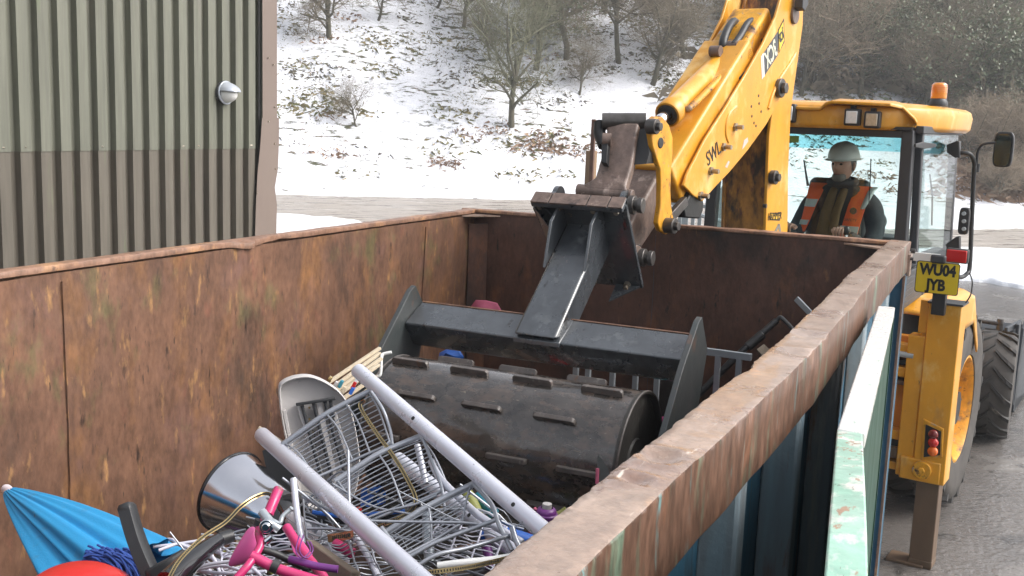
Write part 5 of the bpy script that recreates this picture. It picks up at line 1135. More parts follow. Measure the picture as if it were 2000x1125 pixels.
# ---- wheels
def wheel(xc, yc, R_, W_, lug, steer=0., n=22, dark=False):
    sx = 1 if xc > 0 else -1
    w_ = thing('wheel', None, None, (0, 0, 0)) if False else None
    cs, sn = math.cos(steer), math.sin(steer)
    def fr(x, y, z): return mw(xc + x*cs - y*sn, yc + x*sn + y*cs, R_ + z)
    def lath(prof, m_, name, par, nn=56):
        g = MB(); vs = []
        for r, h in prof:
            for k in range(nn): a = 2*math.pi*k/nn; vs.append(fr(h, r*math.cos(a), r*math.sin(a)))
        fs = [(i*nn+k, i*nn+(k+1) % nn, (i+1)*nn+(k+1) % nn, (i+1)*nn+k) for i in range(len(prof)-1) for k in range(nn)]
        g.add(vs, fs); return g.build(name, m_, par, smooth=50)
    H = W_/2; rr = R_*.55
    ty = lath([(rr, -H*.8), (rr*1.03, -H*.95), (R_*.80, -H*1.04), (R_*.92, -H*.98), (R_*.955, -H*.80), (R_*.965, 0), (R_*.955, H*.80), (R_*.92, H*.98), (R_*.80, H*1.04), (rr*1.03, H*.95), (rr, H*.8)], m_tyre_side, 'tyre', bh)
    # chevron lugs
    g = MB(); 
    for k in range(n):
        for side in (-1, 1):
            a0 = 2*math.pi*(k+(.5 if side > 0 else 0))/n
            pts_i = []; 
            for j, (h, da) in enumerate(((.02, .0), (.35, .11), (.68, .20), (1.0, .27))):
                h_ = side*H*h; a = a0 + da*22/n; wd = .045*22/n*(.75 + .25*j/3)
                rt = R_*(1.0 if j < 3 else .972); rb = R_*.94 if j < 3 else R_*.90
                pts_i.append([fr(h_, rr_2*math.cos(a+s_), rr_2*math.sin(a+s_)) for rr_2, s_ in ((rb, -wd*1.15), (rt, -wd*.75), (rt, wd*.75), (rb, wd*1.15))])
            vs = [p for q in pts_i for p in q]; fs = [(i*4+m, i*4+(m+1) % 4, (i+1)*4+(m+1) % 4, (i+1)*4+m) for i in range(3) for m in range(4)] + [(0, 3, 2, 1), (12, 13, 14, 15)]
            g.add(vs, fs)
    g.build('tread_lugs', m_tyre, ty, smooth=0, kind='stuff')
    rim = lath([(rr, H*.82), (rr*1.02, H*.90), (rr*.97, H*.93), (rr*.93, H*.80), (rr*.90, H*.30), (rr*.62, H*.22), (rr*.55, H*.30), (rr*.34, H*.34), (rr*.30, H*.55), (.001, H*.55)] if sx > 0 else [(.001, -H*.55), (rr*.30, -H*.55), (rr*.34, -H*.34), (rr*.55, -H*.30), (rr*.90, -H*.30), (rr*.93, -H*.80), (rr*.97, -H*.93), (rr, -H*.82)], m_yelw, 'wheel_rim', ty)
    g = MB()
    for k in range(8): a = k*math.pi/4; g.cyl(fr(sx*H*.28, rr*.45*math.cos(a), rr*.45*math.sin(a)), fr(sx*H*.42, rr*.45*math.cos(a), rr*.45*math.sin(a)), .018, n=6)
    g.build('wheel_nuts', m_pin, ty, kind='stuff')
    lath([(rr, -H*.8), (rr*.9, -H*.6), (rr*.5, -H*.2), (.001, -H*.2)] if sx > 0 else [(.001, H*.2), (rr*.5, H*.2), (rr*.9, H*.6), (rr, H*.8)], m_blackd, 'inner_rim', ty)
for sx in (1, -1):
    wheel(sx*.79, 1.36, .70, .42, 0, n=20)
    wheel(sx*.885, 3.40, .475, .33, 0, steer=.11, n=18)
# ---- bonnet, loader arms and bucket at the front
g = MB(); lbox(g, 0, 2.9, 1.18, .80, 2.2, .55); g.build('bonnet', m_yel, bh, bevel=.06, seg=4)
for sx in (-1, 1):
    g = MB(); g.beam(mw(sx*.52, 1.9, 1.35), mw(sx*.52, 3.6, 1.05), .10, .2, up=(0, 0, 1)); g.beam(mw(sx*.52, 3.6, 1.05), mw(sx*.52, 4.45, .45), .10, .2, up=(0, 0, 1)); g.build('loader_arm', m_yel, bh, bevel=.01)
    g = MB(); g.cyl(mw(sx*.60, 2.4, .9), mw(sx*.60, 3.5, .95), .05, n=14); g.build('lift_ram', m_yel, bh)
BY = 4.35
bk = [(BY, .05), (BY-.02, .45), (BY+.06, .80), (BY+.16, .86), (BY+.18, .82), (BY+.12, .74), (BY+.06, .42), (BY+.10, .14), (BY+.9, .07), (BY+.95, .04), (BY+.0, .02)]
g = MB(); XBk = .97
g.prism([mw(-XBk, y, z) for y, z in bk], Mr*2*XBk); g.build('loader_bucket', m_bucket, bh, bevel=.006)
for sx in (-1, 1):
    g = MB(); g.prism([mw(sx*XBk, y, z) for y, z in [(BY-.03, .04), (BY-.04, .45), (BY+.06, .84), (BY+.2, .90), (BY+.5, .55), (BY+.98, .10), (BY+.98, .03)]], Mr*(-sx*.025)); g.build('bucket_side_plate', m_bucket, bh, bevel=.004)
for x in (-.6, -.2, .2, .6, .88):
    g = MB(); g.prism([mw(x, BY-.02, .25), mw(x, BY-.14, .45), mw(x, BY-.10, .70), mw(x, BY+.05, .80)], Mr*.025); g.build('bucket_rib', m_bucket, bh)
g = MB(); g.cyl(mw(.40, BY-.16, .90), mw(.80, BY-.13, .885), .020, n=12); g.cyl(mw(.78, BY-.13, .80), mw(.78, BY-.12, .93), .03, n=12); g.build('tilt_rod', m_pin, bh)
rA, rB = lq(1957, 648, 4.2), lq(1935, 775, 4.2)
g = MB(); g.cyl(rA, rA.lerp(rB, .35), .022, n=16); g.build('loader_ram_rod', m_chrome, bh, smooth=80); g = MB(); g.cyl(rA.lerp(rB, .32), rB, .045, n=20); g.build('loader_ram', m_bucket, bh, smooth=60)
g = MB(); g.beam(mw(.86, 4.05, .86), mw(.92, 4.5, .88), .03, .05); g.beam(mw(.93, 4.3, .9), mw(.95, 4.35, .1), .03, .12, up=Mu); g.build('bucket_linkage', m_bucket, bh, bevel=.004)

# ---------------------------------------------------------------- driver
drv = thing('person', 'driver in white hard hat and orange high visibility vest seated facing rearwards in the cab', 'person', tuple(mw(.12, 1.0, 1.7)), -MH)
m_skin = mat('skin', (.55, .31, .23), (.48, .25, .18), 14, rough=.5); m_jack = mat('dark_jacket_cloth', (.035, .038, .042), (.022, .024, .028), 20, rough=.85, bump=.006, bsc=14); m_vest = mat('orange_high_visibility_cloth', (.95, .13, .02), (.85, .10, .015), 10, rough=.7, bump=.004, bsc=20)
m_strip = mat('silver_reflective_strip', (.42, .46, .44), rough=.3); m_scarf = mat('brown_scarf_cloth', (.16, .095, .035), (.11, .065, .025), 14, rough=.9, bump=.004, bsc=30); m_hat = mat('white_hard_hat', (.86, .84, .80), (.80, .78, .74), 6, rough=.3); m_hair = mat('grey_hair', (.20, .18, .165), rough=.8)
PY = .99; PX = .10
def P3(x, y, z): return mw(PX+x, PY+y, z)
# body as one skinned surface (torso, neck, head, arms); facing -y (towards the camera)
def skin_body():
    V = [(0, .02, 1.70), (0, .04, 1.88), (0, .05, 2.06), (0, .04, 2.19), (0, .02, 2.26), (0, -.02, 2.335),          # pelvis, belly, chest, shoulders, neck, head base
         (-.12, .04, 2.17), (-.215, .03, 2.13), (-.27, -.06, 1.96), (-.29, -.20, 1.86), (-.25, -.33, 1.95),         # left-in-picture arm
         (.12, .04, 2.17), (.215, .03, 2.12), (.265, -.02, 1.94), (.24, -.16, 1.83), (.135, -.29, 1.945),
         (-.10, -.12, 1.68), (.10, -.12, 1.68), (-.14, -.36, 1.66), (.14, -.36, 1.66), (-.15, -.40, 1.35), (.15, -.40, 1.35)]
    E = [(0, 1), (1, 2), (2, 3), (3, 4), (4, 5), (3, 6), (6, 7), (7, 8), (8, 9), (9, 10), (3, 11), (11, 12), (12, 13), (13, 14), (14, 15), (0, 16), (0, 17), (16, 18), (17, 19), (18, 20), (19, 21)]
    Rr = [(.17, .13), (.17, .13), (.175, .13), (.13, .10), (.062, .062), (.058, .062), (.11, .095), (.085, .085), (.068, .068), (.058, .058), (.045, .045), (.11, .095), (.085, .085), (.068, .068), (.058, .058), (.045, .045), (.10, .10), (.10, .10), (.085, .085), (.085, .085), (.06, .06), (.06, .06)]
    me = bpy.data.meshes.new('body'); me.from_pydata(V, E, []); o = bpy.data.objects.new('body', me); scene.collection.objects.link(o)
    sm = o.modifiers.new('skin', 'SKIN'); sm.use_smooth_shade = True; me_s = me.skin_vertices[0].data
    for i, r_ in enumerate(Rr): me_s[i].radius = r_
    me_s[0].use_root = True
    sb = o.modifiers.new('sub', 'SUBSURF'); sb.levels = 2; sb.render_levels = 2
    dg = bpy.context.evaluated_depsgraph_get(); m2 = bpy.data.meshes.new_from_object(o.evaluated_get(dg)); bpy.data.objects.remove(o)
    return m2
sk_ = skin_body()
def frm(me, fn):
    b = MB(); b.v = [tuple(fn(*v.co)) for v in me.vertices]; b.f = [tuple(p.vertices) for p in me.polygons]; b.m = [0]*len(b.f); return b
b = frm(sk_, P3); b.build('body', m_jack, drv, smooth=80, label='dark padded work jacket')
# head, turned down and towards the arm
_hp = Vector((0.01, 0., 2.33)); _hr = Matrix.Rotation(-.22, 3, 'Z') @ Matrix.Rotation(.08, 3, 'X')
def PH(x, y, z): q = _hr @ (Vector((x, y, z))-_hp) + _hp; return P3(q.x, q.y, q.z)
hc = (0.01, -.035, 2.405)
def headv(x, y, z):
    # local unit sphere to head shape facing -y
    X, Y, Z = x*.076, y*.096, z*.115
    if z < 0: X *= 1+.22*z; Y *= 1+.10*z
    if y < -.2:
        Y -= .012*math.exp(-((x/.22)**2+((z+.05)/.20)**2)) * 1.9         # nose
        Y += .010*math.exp(-(((abs(x)-.38)/.16)**2+((z-.14)/.13)**2))     # eye sockets
        Y -= .006*math.exp(-((x/.3)**2+((z+.48)/.07)**2))                 # lips
        Y -= .008*math.exp(-((x/.3)**2+((z+.80)/.15)**2))                 # chin
    return PH(hc[0]+X*math.cos(.25)-Y*math.sin(.25)*-1*0+0, hc[1]+Y, hc[2]+Z)
g = MB(); g.ell((0, 0, 0), 1, 1, 1, 36, 26, headv); g.build('head', m_skin, drv, smooth=80)
for sx in (-1, 1):
    g = MB(); g.ell(PH(hc[0]+sx*.078, hc[1]+.012, hc[2]-.005), .010, .020, .032, 10, 8); g.build('ear', m_skin, drv, smooth=80)
    g = MB(); g.ell(PH(hc[0]+sx*.029, hc[1]-.083, hc[2]+.016), .011, .006, .007, 10, 6); g.build('eye', m_blackd, drv, smooth=80)
    g = MB(); g.tube([PH(hc[0]+sx*.014, hc[1]-.094, hc[2]+.034), PH(hc[0]+sx*.03, hc[1]-.092, hc[2]+.04), PH(hc[0]+sx*.046, hc[1]-.082, hc[2]+.034)], .005, 5); g.build('eyebrow', m_hair, drv)
g = MB(); g.tube([PH(hc[0]-.022, hc[1]-.083, hc[2]-.056), PH(hc[0], hc[1]-.092, hc[2]-.054), PH(hc[0]+.022, hc[1]-.083, hc[2]-.056)], .004, 5); g.build('mouth', mat('lips', (.25, .09, .08), rough=.5), drv)
g = MB(); g.ell((0, 0, 0), 1, 1, 1, 24, 16, lambda x, y, z: PH(hc[0]+x*.080, hc[1]+.02+y*.088, hc[2]+.015+z*.095)); g.build('hair', m_hair, drv, smooth=80)
# hard hat with brim and central ridge
hb = (hc[0], hc[1]+.005, hc[2]+.050)
def hatf(u, v):
    th = 2*math.pi*u; ph = v*math.pi/2; rx, ry, rz = .106, .125, .115; r = math.cos(ph)**.75
    rid = .006*math.exp(-((math.cos(th)*r)/.12)**2)
    return PH(hb[0]+rx*r*math.cos(th), hb[1]+ry*r*math.sin(th), hb[2]+(rz+rid)*math.sin(ph))
g = MB(); g.grid(lambda u, v: hatf(u, v), 48, 16); pr = [(1.0, 0), (1.10, -.004), (1.11, -.009), (.97, -.008)]; vs = []
for f_, dz in pr:
    for k in range(48):
        th = 2*math.pi*k/48; fr2 = 1+(.16 if math.sin(th) < 0 else .02)*(-math.sin(th) if math.sin(th) < 0 else 0)*(f_ > 1.05)
        vs.append(PH(hb[0]+.106*f_*math.cos(th), hb[1]+.125*f_*fr2*math.sin(th), hb[2]+dz))
g.add(vs, [(i*48+k, i*48+(k+1) % 48, (i+1)*48+(k+1) % 48, (i+1)*48+k) for i in range(3) for k in range(48)])
g.build('hard_hat', m_hat, drv, smooth=60)
g = MB(); g.ell((0, 0, 0), 1, 1, 1, 20, 12, lambda x, y, z: PH(hc[0]+x*.052, hc[1]-.052+y*.036, hc[2]-.078+z*.040)); g.build('beard', m_hair, drv, smooth=80)
# vest: two front panels over the shoulders, offset from the body
def vest_panel(sx, pts, m_, name, off, wd):
    # pts: centreline of a strap in local coordinates, wd its width across x
    g = MB(); vs = []
    for (x, y, z), w_ in zip(pts, wd):
        for dx in (-.5, -.17, .17, .5): vs.append(P3(x+dx*w_, y-off+abs(dx)*.03, z))
        for dx in (.5, .17, -.17, -.5): vs.append(P3(x+dx*w_, y-off+.008+abs(dx)*.03, z))
    n = len(pts); fs = [(i*8+k, i*8+(k+1) % 8, (i+1)*8+(k+1) % 8, (i+1)*8+k) for i in range(n-1) for k in range(8)] + [tuple(range(7, -1, -1)), tuple((n-1)*8+k for k in range(8))]
    g.add(vs, fs); return g.build(name, m_, drv, smooth=70)
Rp = [(.165, .06, 2.255), (.170, -.01, 2.262), (.160, -.065, 2.22), (.135, -.105, 2.13), (.120, -.125, 2.04), (.105, -.135, 1.95), (.095, -.14, 1.85), (.09, -.14, 1.76)]
vest_panel(1, Rp, m_vest, 'vest_panel', .0, [.12, .135, .13, .12, .12, .12, .13, .13])
Lp_ = [(-.165, .06, 2.26), (-.170, -.01, 2.268), (-.175, -.065, 2.22), (-.185, -.105, 2.14), (-.20, -.125, 2.06), (-.215, -.135, 1.99), (-.235, -.14, 1.92)]
vest_panel(-1, Lp_, m_vest, 'vest_panel', .0, [.11, .12, .11, .085, .07, .06, .05])
vest_panel(1, [(.225, .0, 2.262), (.215, -.055, 2.235), (.195, -.095, 2.16), (.178, -.112, 2.11)], m_strip, 'reflective_strip', .012, [.045, .045, .04, .03])
vest_panel(1, [(.108, -.14, 1.985), (.104, -.146, 1.935)], m_strip, 'reflective_strip', .008, [.125, .125])
vest_panel(-1, [(-.180, -.108, 2.155), (-.192, -.122, 2.10)], m_strip, 'reflective_strip', .010, [.085, .075])
vest_panel(-1, [(-.214, -.138, 2.005), (-.224, -.142, 1.97)], m_strip, 'reflective_strip', .008, [.06, .055])
g = MB(); c = P3(.128, -.146, 2.095); g.lathe([(.024, 0), (.024, .003), (.001, .003)], c, -Mu, 18, False); g.build('vest_badge', m_lblk, drv)
text_mesh('SAFETY', .026, m_lblk, frame4(P3(.115, -.150, 2.03), Mr, Vector((0, 0, 1))), 'vest_lettering', drv)
vest_panel(0, [(-.035, -.04, 2.27), (-.045, -.10, 2.20), (-.06, -.145, 2.08), (-.075, -.155, 1.95), (-.09, -.15, 1.82), (-.10, -.14, 1.72)], m_scarf, 'scarf', .01, [.05, .06, .075, .085, .09, .09])
vest_panel(0, [(.035, -.04, 2.27), (.03, -.10, 2.20), (.01, -.15, 2.08), (-.0, -.165, 1.95), (-.01, -.16, 1.82), (-.02, -.15, 1.72)], m_scarf, 'scarf', .012, [.05, .055, .06, .065, .07, .07])
g = MB(); g.tube([P3(math.cos(a)*.085, -.01+math.sin(a)*.075, 2.285+.015*math.sin(a)) for a in np.linspace(0, 6.283, 25)[:-1]], .028, 8, closed=True); g.build('jacket_collar', m_jack, drv, smooth=80)
# hands gripping the levers
def hand(sx, w0, grip):
    w0 = Vector(w0); grip = Vector(grip); g = MB()
    d = (grip-w0).normalized(); side = Vector((1, 0, 0)); 
    palm = w0.lerp(grip, .55)
    g.ell((0, 0, 0), 1, 1, 1, 14, 10, lambda x, y, z: P3(palm.x+x*.043, palm.y+y*.046, palm.z+z*.020))
    for k in range(4):
        bx = palm.x + (-.030+.020*k); L_ = (.070, .080, .076, .060)[k]
        p0 = Vector((bx, palm.y-.03, palm.z+.006)); p1 = p0+Vector((0, -.034, .006)); p2 = p1+Vector((0, -.014, -.024)); p3 = p2+Vector((0, .012, -.022))
        g.tube([P3(*p0), P3(*p1), P3(*p2), P3(*p3)], .009, 8, rs=[.0100, .0095, .0088, .007])
    t0 = Vector((palm.x - sx*.036, palm.y+.01, palm.z)); t1 = t0+Vector((-sx*.020, -.025, -.006)); t2 = t1+Vector((sx*.008, -.024, -.010)); g.tube([P3(*t0), P3(*t1), P3(*t2)], .010, 8, rs=[.012, .0105, .0085])
    return g.build('hand', m_skin, drv, smooth=80)
hand(-1, (-.245, -.34, 1.965), (-.235, -.42, 1.985)); hand(1, (.125, -.30, 1.96), (.10, -.38, 1.985))
g = MB(); g.tube([P3(.102+math.cos(a)*.0098, -.365, 1.992+math.sin(a)*.0098) for a in np.linspace(0, 6.28, 13)[:-1]], .0025, 5, closed=True); g.build('ring', m_chrome, drv)
# ---------------------------------------------------------------- scrap in the container
m_tubes = mat('silver_painted_tube', (.66, .67, .74), (.58, .59, .67), 8, rough=.24, rough2=.34, metal=.35, bump=.0005, bsc=60, layers=(((.16, .16, .20), 26, (1, 1, 1), .68, .73, .6, None), ((.80, .82, .86), 14, (1, 1, 1), .66, .74, .25, .6)))
m_wire = mat('grey_wire', (.42, .44, .48), (.32, .34, .38), 20, rough=.35, metal=.5)
m_wwire = mat('white_plastic_wire', (.66, .66, .76), (.58, .58, .66), 20, rough=.45)
m_seatp = mat('grey_beige_plastic', (.50, .475, .465), (.42, .40, .39), 4, rough=.5, layers=(((.12, .11, .10), 16, (1, 1, 1), .68, .76, .6, None),))
m_blkgl = mat('glossy_black_plastic', (.012, .012, .014), rough=.14, coat=.6)
m_chrb = mat('polished_steel_bin', (.62, .62, .66), (.70, .70, .72), 5, rough=.12, rough2=.2, metal=1.)
m_blued = mat('bright_blue_canvas', (.02, .28, .55), (.015, .22, .46), 3, rough=.6, bump=.001, bsc=150, layers=(((.05, .15, .24), 7, (1, 1, 1), .58, .74, None, None), ((.10, .09, .08), 30, (1, 1, 1), .70, .76, None, None)))
m_pink = mat('bright_pink_paint', (.60, .03, .16), (.48, .03, .13), 10, rough=.35, coat=.3, layers=(((.20, .10, .09), 30, (1, 1, 1), .62, .70, .7, None),))
m_pinkp = mat('pink_plastic', (.66, .08, .30), (.78, .16, .40), 3, rough=.35)
m_redp = mat('red_plastic', (.58, .018, .014), (.48, .014, .012), 5, rough=.34, coat=.1, layers=(((.25, .05, .04), 20, (1, 1, 1), .66, .76, .6, None),))
m_mop = mat('navy_blue_mop_yarn', (.02, .05, .22), (.03, .08, .32), 30, rough=.9)
m_gold = mat('brass_strip', (.52, .40, .19), (.34, .25, .12), 30, rough=.25, metal=.9)
m_cream = mat('cream_lath', (.55, .47, .35), (.46, .38, .27), 10, rough=.6)
m_purple = mat('purple_plastic', (.13, .025, .17), (.18, .04, .22), 8, rough=.35)
m_lime = mat('dull_yellow_green_plastic', (.20, .20, .05), (.22, .24, .05), 8, rough=.5)
m_blup = mat('blue_plastic', (.02, .14, .55), (.02, .11, .45), 8, rough=.35)
m_teal = mat('turquoise_plastic', (.02, .20, .27), rough=.4)
m_wood = mat('weathered_plank', (.24, .19, .14), (.16, .13, .10), 6, (1, 1, 1), .8, .9, bump=.003, bsc=30)
m_pkf = mat('dusty_pink_cloth', (.45, .10, .17), (.36, .07, .13), 4, rough=.7)
m_alu = mat('aluminium_rail', (.45, .49, .52), (.38, .42, .45), 8, rough=.35, metal=.5)
def d3(px, py, D): return pD(px, py, D)
def item(name, label, cat, loc, group=None): return thing(name, label, cat, tuple(loc), 0, group)
# heap surface
def heap_z(x, y): return .98 + .10*nz(x*1.3, y*1.3, 3.) + .05*nz(x*4, y*4, 6.) - .03*(y+2) - .12*math.exp(-((y+2)/.5)**2)
g = MB(); g.grid(lambda u, v: (.02+2.3*u, YN+.05+(-YN-.1)*v, heap_z(.02+2.3*u, YN+.05+(-YN-.1)*v) - .10), 60, 140)
tag(g.build('crushed_rubbish', mat('crushed_rubbish', (.05, .042, .036), (.022, .02, .018), 14, (1, 1, 1), .6, .8, bump=.02, bsc=30, layers=(((.13, .10, .08), 20, (1, 1, 1), .6, .7, None, None), ((.03, .05, .10), 8, (1, 1, 1), .66, .74, .4, None))), smooth=60), kind='stuff')
jr = random.Random(5)
def scatter(name, m, N_, kinds, yr=(-5.3, -.1), zoff=0., szs=(.04, .22)):
    g = MB()
    for _ in range(N_):
        x = jr.uniform(.08, 2.25); y = jr.uniform(*yr)
        if (y+1.85)**2 < .12 and .55 < x < 1.75: continue
        z = heap_z(x, y) - .09 + zoff + jr.uniform(-.02, .07); a = jr.uniform(0, 6.28); L_ = jr.uniform(*szs); c = Vector((x, y, z)); d = Vector((math.cos(a), math.sin(a), jr.uniform(-.5, .5))).normalized()
        k = jr.choice(kinds)
        p0, p1 = c-d*L_, c+d*L_
        for q in (p0, p1): q.x = min(max(q.x, .05), 2.3); q.z = max(q.z, .7)
        if k == 't': g.tube([p0, (p0+p1)/2+Vector((0, 0, jr.uniform(-.03, .05))), p1], jr.uniform(.003, .012), 6)
        elif k == 'b': g.beam(p0, p1, jr.uniform(.02, .08), jr.uniform(.004, .02), up=(jr.gauss(0, 1), jr.gauss(0, 1), 1))
        elif k == 'w': g.tube(bez([p0, c+Vector((jr.uniform(-.1, .1), jr.uniform(-.1, .1), jr.uniform(0, .12))), p1, p1+Vector((jr.uniform(-.1, .1), jr.uniform(-.1, .1), -.05))], 5), .0035, 5)
        elif k == 's': g.grid(lambda u, v: c + d*(u-.5)*L_*1.2 + d.orthogonal().normalized()*(v-.5)*L_*.9 + Vector((0, 0, .04*nz(u*4, v*4, c.x*9))), 6, 6)
    return tag(g.build(name, m, smooth=40), kind='stuff')
scatter('metal_scraps', m_wire, 170, 'ttwb'); scatter('dark_scraps', m_plas, 240, 'tbs'); scatter('timber_scraps', m_wood, 90, 'bb', szs=(.08, .3)); scatter('blue_scraps', m_blup, 26, 'tbs', szs=(.03, .12))
scatter('pale_scraps', m_seatp, 60, 'bst', szs=(.03, .14)); scatter('rusty_scraps', m_rust, 110, 'tb'); scatter('lime_scraps', m_lime, 26, 'tb', szs=(.04, .16)); scatter('purple_scraps', m_purple, 18, 'tb', szs=(.03, .1)); scatter('red_scraps', m_redp, 12, 'sb', szs=(.02, .08)); scatter('loose_wires', m_rubber, 60, 'w')

# ---- tubular wire rack (four thick tubes, wire shelves between them)
rack = item('wire_rack', 'collapsed silver rack of four thick tubes with bent wire shelves, lying across the scrap', 'rack', d3(780, 980, 2.8)-Vector((0, 0, .5)))
Aa, Ab = d3(510, 848, 3.35), d3(850, 1157, 2.35); Ba, Bb = d3(697, 722, 3.30), d3(1100, 1070, 2.55); Ca, Cb = d3(568, 1012, 3.2), d3(740, 1140, 2.75); Da, Db = d3(775, 895, 3.35), d3(1035, 1100, 2.80)
def big(a, b, r=.0235, holes=()):
    g = MB(); d = (b-a).normalized(); L_ = (b-a).length
    g.lathe([(.001, 0), (r*.8, .001), (r*.97, .006), (r, .012), (r, L_-.01), (r*.9, L_), (.001, L_)], a, d, 28, False)
    return g.build('upright_tube', m_tubes, rack, smooth=50)
tubs = [big(Aa, Ab, .0245), big(Ba, Bb, .0235), big(Ca, Cb, .0235), big(Da, Db, .0235)]
for T_, a, b, f in ((tubs[2], Ca, Cb, .42), (tubs[3], Da, Db, .62), (tubs[1], Ba, Bb, .82), (tubs[1], Ba, Bb, .35)):
    c = a.lerp(b, f); n = (CAM-c).normalized(); d = (b-a).normalized(); n = (n-d*n.dot(d)).normalized(); g = MB(); g.cyl(c+n*.020, c+n*.0245, .006, n=10); g.build('bolt_hole', m_blackd, T_)
def shelf(q, nw, sag, name='wire_shelf', extra=(), round_r=.0088):
    # q: four corners (front-left, front-right, back-right, back-left) as points; thick front rail, wires parallel to it
    fl, fr, br, bl = q
    mid = fl.lerp(fr, .48)+Vector((0, 0, sag)); rail = bez([fl, fl.lerp(fr, .25)+Vector((0, 0, sag*.55)), mid, fl.lerp(fr, .75)+Vector((0, 0, sag*.6)), fr], 6)
    g = MB(); g.tube(rail, round_r, 10); s = g.build(name, m_wire, rack, smooth=80)
    for k in range(1, nw+1):
        t = k/nw; a = fl.lerp(bl, t); b = fr.lerp(br, t); g = MB()
        w_ = bez([a, a.lerp(b, .3)+Vector((0, 0, sag*(1-t)*.6+.006*nz(k*1.7, 2.))), a.lerp(b, .6)+Vector((0, 0, sag*(1-t)*.7-.006*nz(k*2.3, 5.))), b], 4)
        g.tube(w_, .0048 if k == nw else .0019, 6); g.build('wire', m_wire, s, smooth=80)
    for t in (0.02, .5, .98) + tuple(extra):
        a = fl.lerp(fr, t)+Vector((0, 0, sag*(1-abs(2*t-1))*.9)); b = bl.lerp(br, t); g = MB(); g.tube(bez([a, a.lerp(b, .5)+Vector((0, 0, .02)), b], 5), .0030, 7); g.build('cross_wire', m_wire, s, smooth=80)
    return s
shelf([d3(552, 868, 3.2), d3(723, 763, 3.22), d3(765, 866, 3.10), d3(612, 935, 3.05)], 11, .012, extra=(.72,))
shelf([d3(655, 940, 2.98), d3(822, 852, 3.05), d3(880, 952, 2.92), d3(695, 1030, 2.88)], 13, .014)
shelf([d3(745, 1045, 2.78), d3(925, 945, 2.85), d3(905, 1020, 2.80), d3(780, 1090, 2.72)], 8, .008)
shelf([d3(612, 1040, 3.0), d3(690, 935, 3.05), d3(650, 930, 3.1), d3(590, 985, 3.1)], 7, .01, round_r=.008)
for pts, r in (([(925, 945, 2.84), (960, 985, 2.78), (975, 1025, 2.74), (1000, 1075, 2.7)], .0065), ([(745, 1030, 2.75), (765, 1060, 2.72), (785, 1092, 2.7), (850, 1060, 2.72), (930, 1030, 2.75), (978, 1012, 2.75)], .006), ([(800, 1118, 2.6), (850, 1085, 2.62), (915, 1070, 2.66), (995, 1046, 2.72)], .006),
               ([(842, 900, 2.98), (860, 935, 2.93), (900, 975, 2.88), (940, 1010, 2.82), (1020, 1060, 2.75)], .0105), ([(1000, 1030, 2.72), (1010, 1060, 2.7), (1030, 1090, 2.68)], .008), ([(760, 862, 3.06), (700, 925, 3.0), (640, 960, 3.02), (560, 1000, 3.05)], .003),
               ([(680, 880, 2.95), (683, 990, 2.85), (690, 1010, 2.85)], .004), ([(815, 870, 3.08), (822, 900, 3.05), (832, 945, 3.02)], .010), ([(573, 935, 2.9), (580, 1000, 2.85), (592, 1068, 2.8)], .0095), ([(695, 1050, 2.75), (718, 1085, 2.7), (738, 1125, 2.65)], .009),
               ([(725, 765, 3.15), (748, 800, 3.1), (762, 840, 3.08), (766, 868, 3.06)], .005), ([(825, 855, 3.0), (845, 905, 2.95), (862, 950, 2.9), (868, 990, 2.86)], .0048), ([(650, 945, 2.95), (720, 985, 2.9), (780, 1000, 2.86), (905, 1018, 2.8)], .003), ([(590, 970, 3.0), (650, 1000, 2.95), (700, 1040, 2.9), (740, 1090, 2.8)], .004)):
    g = MB(); g.tube(bez([d3(*q) for q in pts], 6), r, 8); g.build('bent_wire' if r < .008 else 'thin_tube', m_wire if r < .009 else m_tubes, rack, smooth=80)
# ---- closed blue parasol
um = item('parasol', 'bright blue folded parasol with a white tip leaning on the left wall', 'parasol', d3(200, 1090, 3.1)-Vector((0, 0, .1)))
tip = d3(18, 960, 3.30); tip.x = max(tip.x, .05); e0 = d3(330, 1095, 2.85); e1 = d3(180, 1150, 2.75); endc = d3(248, 1150, 2.85); axd = (endc-tip).normalized(); Lu = (endc-tip).length
sv = ((e0-e1) - axd*(e0-e1).dot(axd)).normalized(); uv = sv.cross(axd).normalized()
if uv.dot(CAM-tip) < 0: uv = -uv
def umb(u, v):
    # v along, u round: eight gores folded into pleats
    th = 2*math.pi*u; r = .018 + (.150*v**.85)*(1-.05*v); pl_ = 1 + .16*math.sin(th*7+v*1.5)*v**.5 + .07*math.sin(th*13+2+v*2.5)*v**.4 + .04*math.sin(th*22+v*4)
    bend = .02*math.sin(v*3)
    return tip + axd*(Lu*v*1.0) + sv*(math.cos(th)*r*pl_*1.02) + uv*(math.sin(th)*r*pl_*.62+bend)
g = MB(); g.grid(umb, 220, 50); g.build('canopy', m_blued, um, smooth=80)
g = MB(); g.lathe([(.001, -.030), (.013, -.029), (.0155, -.022), (.0155, .018), (.019, .022)], tip, axd, 16, False); g.build('tip_cap', mat('white_cap', (.75, .68, .72), rough=.4), um, smooth=50)
g = MB(); g.cyl(tip, tip+axd*(Lu*1.15), .012, n=10); g.build('pole', m_tubes, um)
# ---- red plastic lid / bowl
c = d3(150, 1208, 2.5); rb = item('plastic_bowl', 'bright red upturned round plastic bowl at the bottom left corner', 'bowl', c-Vector((0, 0, .1)))
g = MB(); upb = Vector((.12, -.10, 1)).normalized(); Rb = .150
g.lathe([(Rb*1.0, -.16), (Rb*1.16, -.155), (Rb*1.17, -.135), (Rb*1.10, -.06), (Rb*.98, .03), (Rb*.86, .07), (Rb*.66, .095), (Rb*.3, .106), (.001, .108)], c, upb, 72, False); g.build('bowl', m_redp, rb, smooth=70)
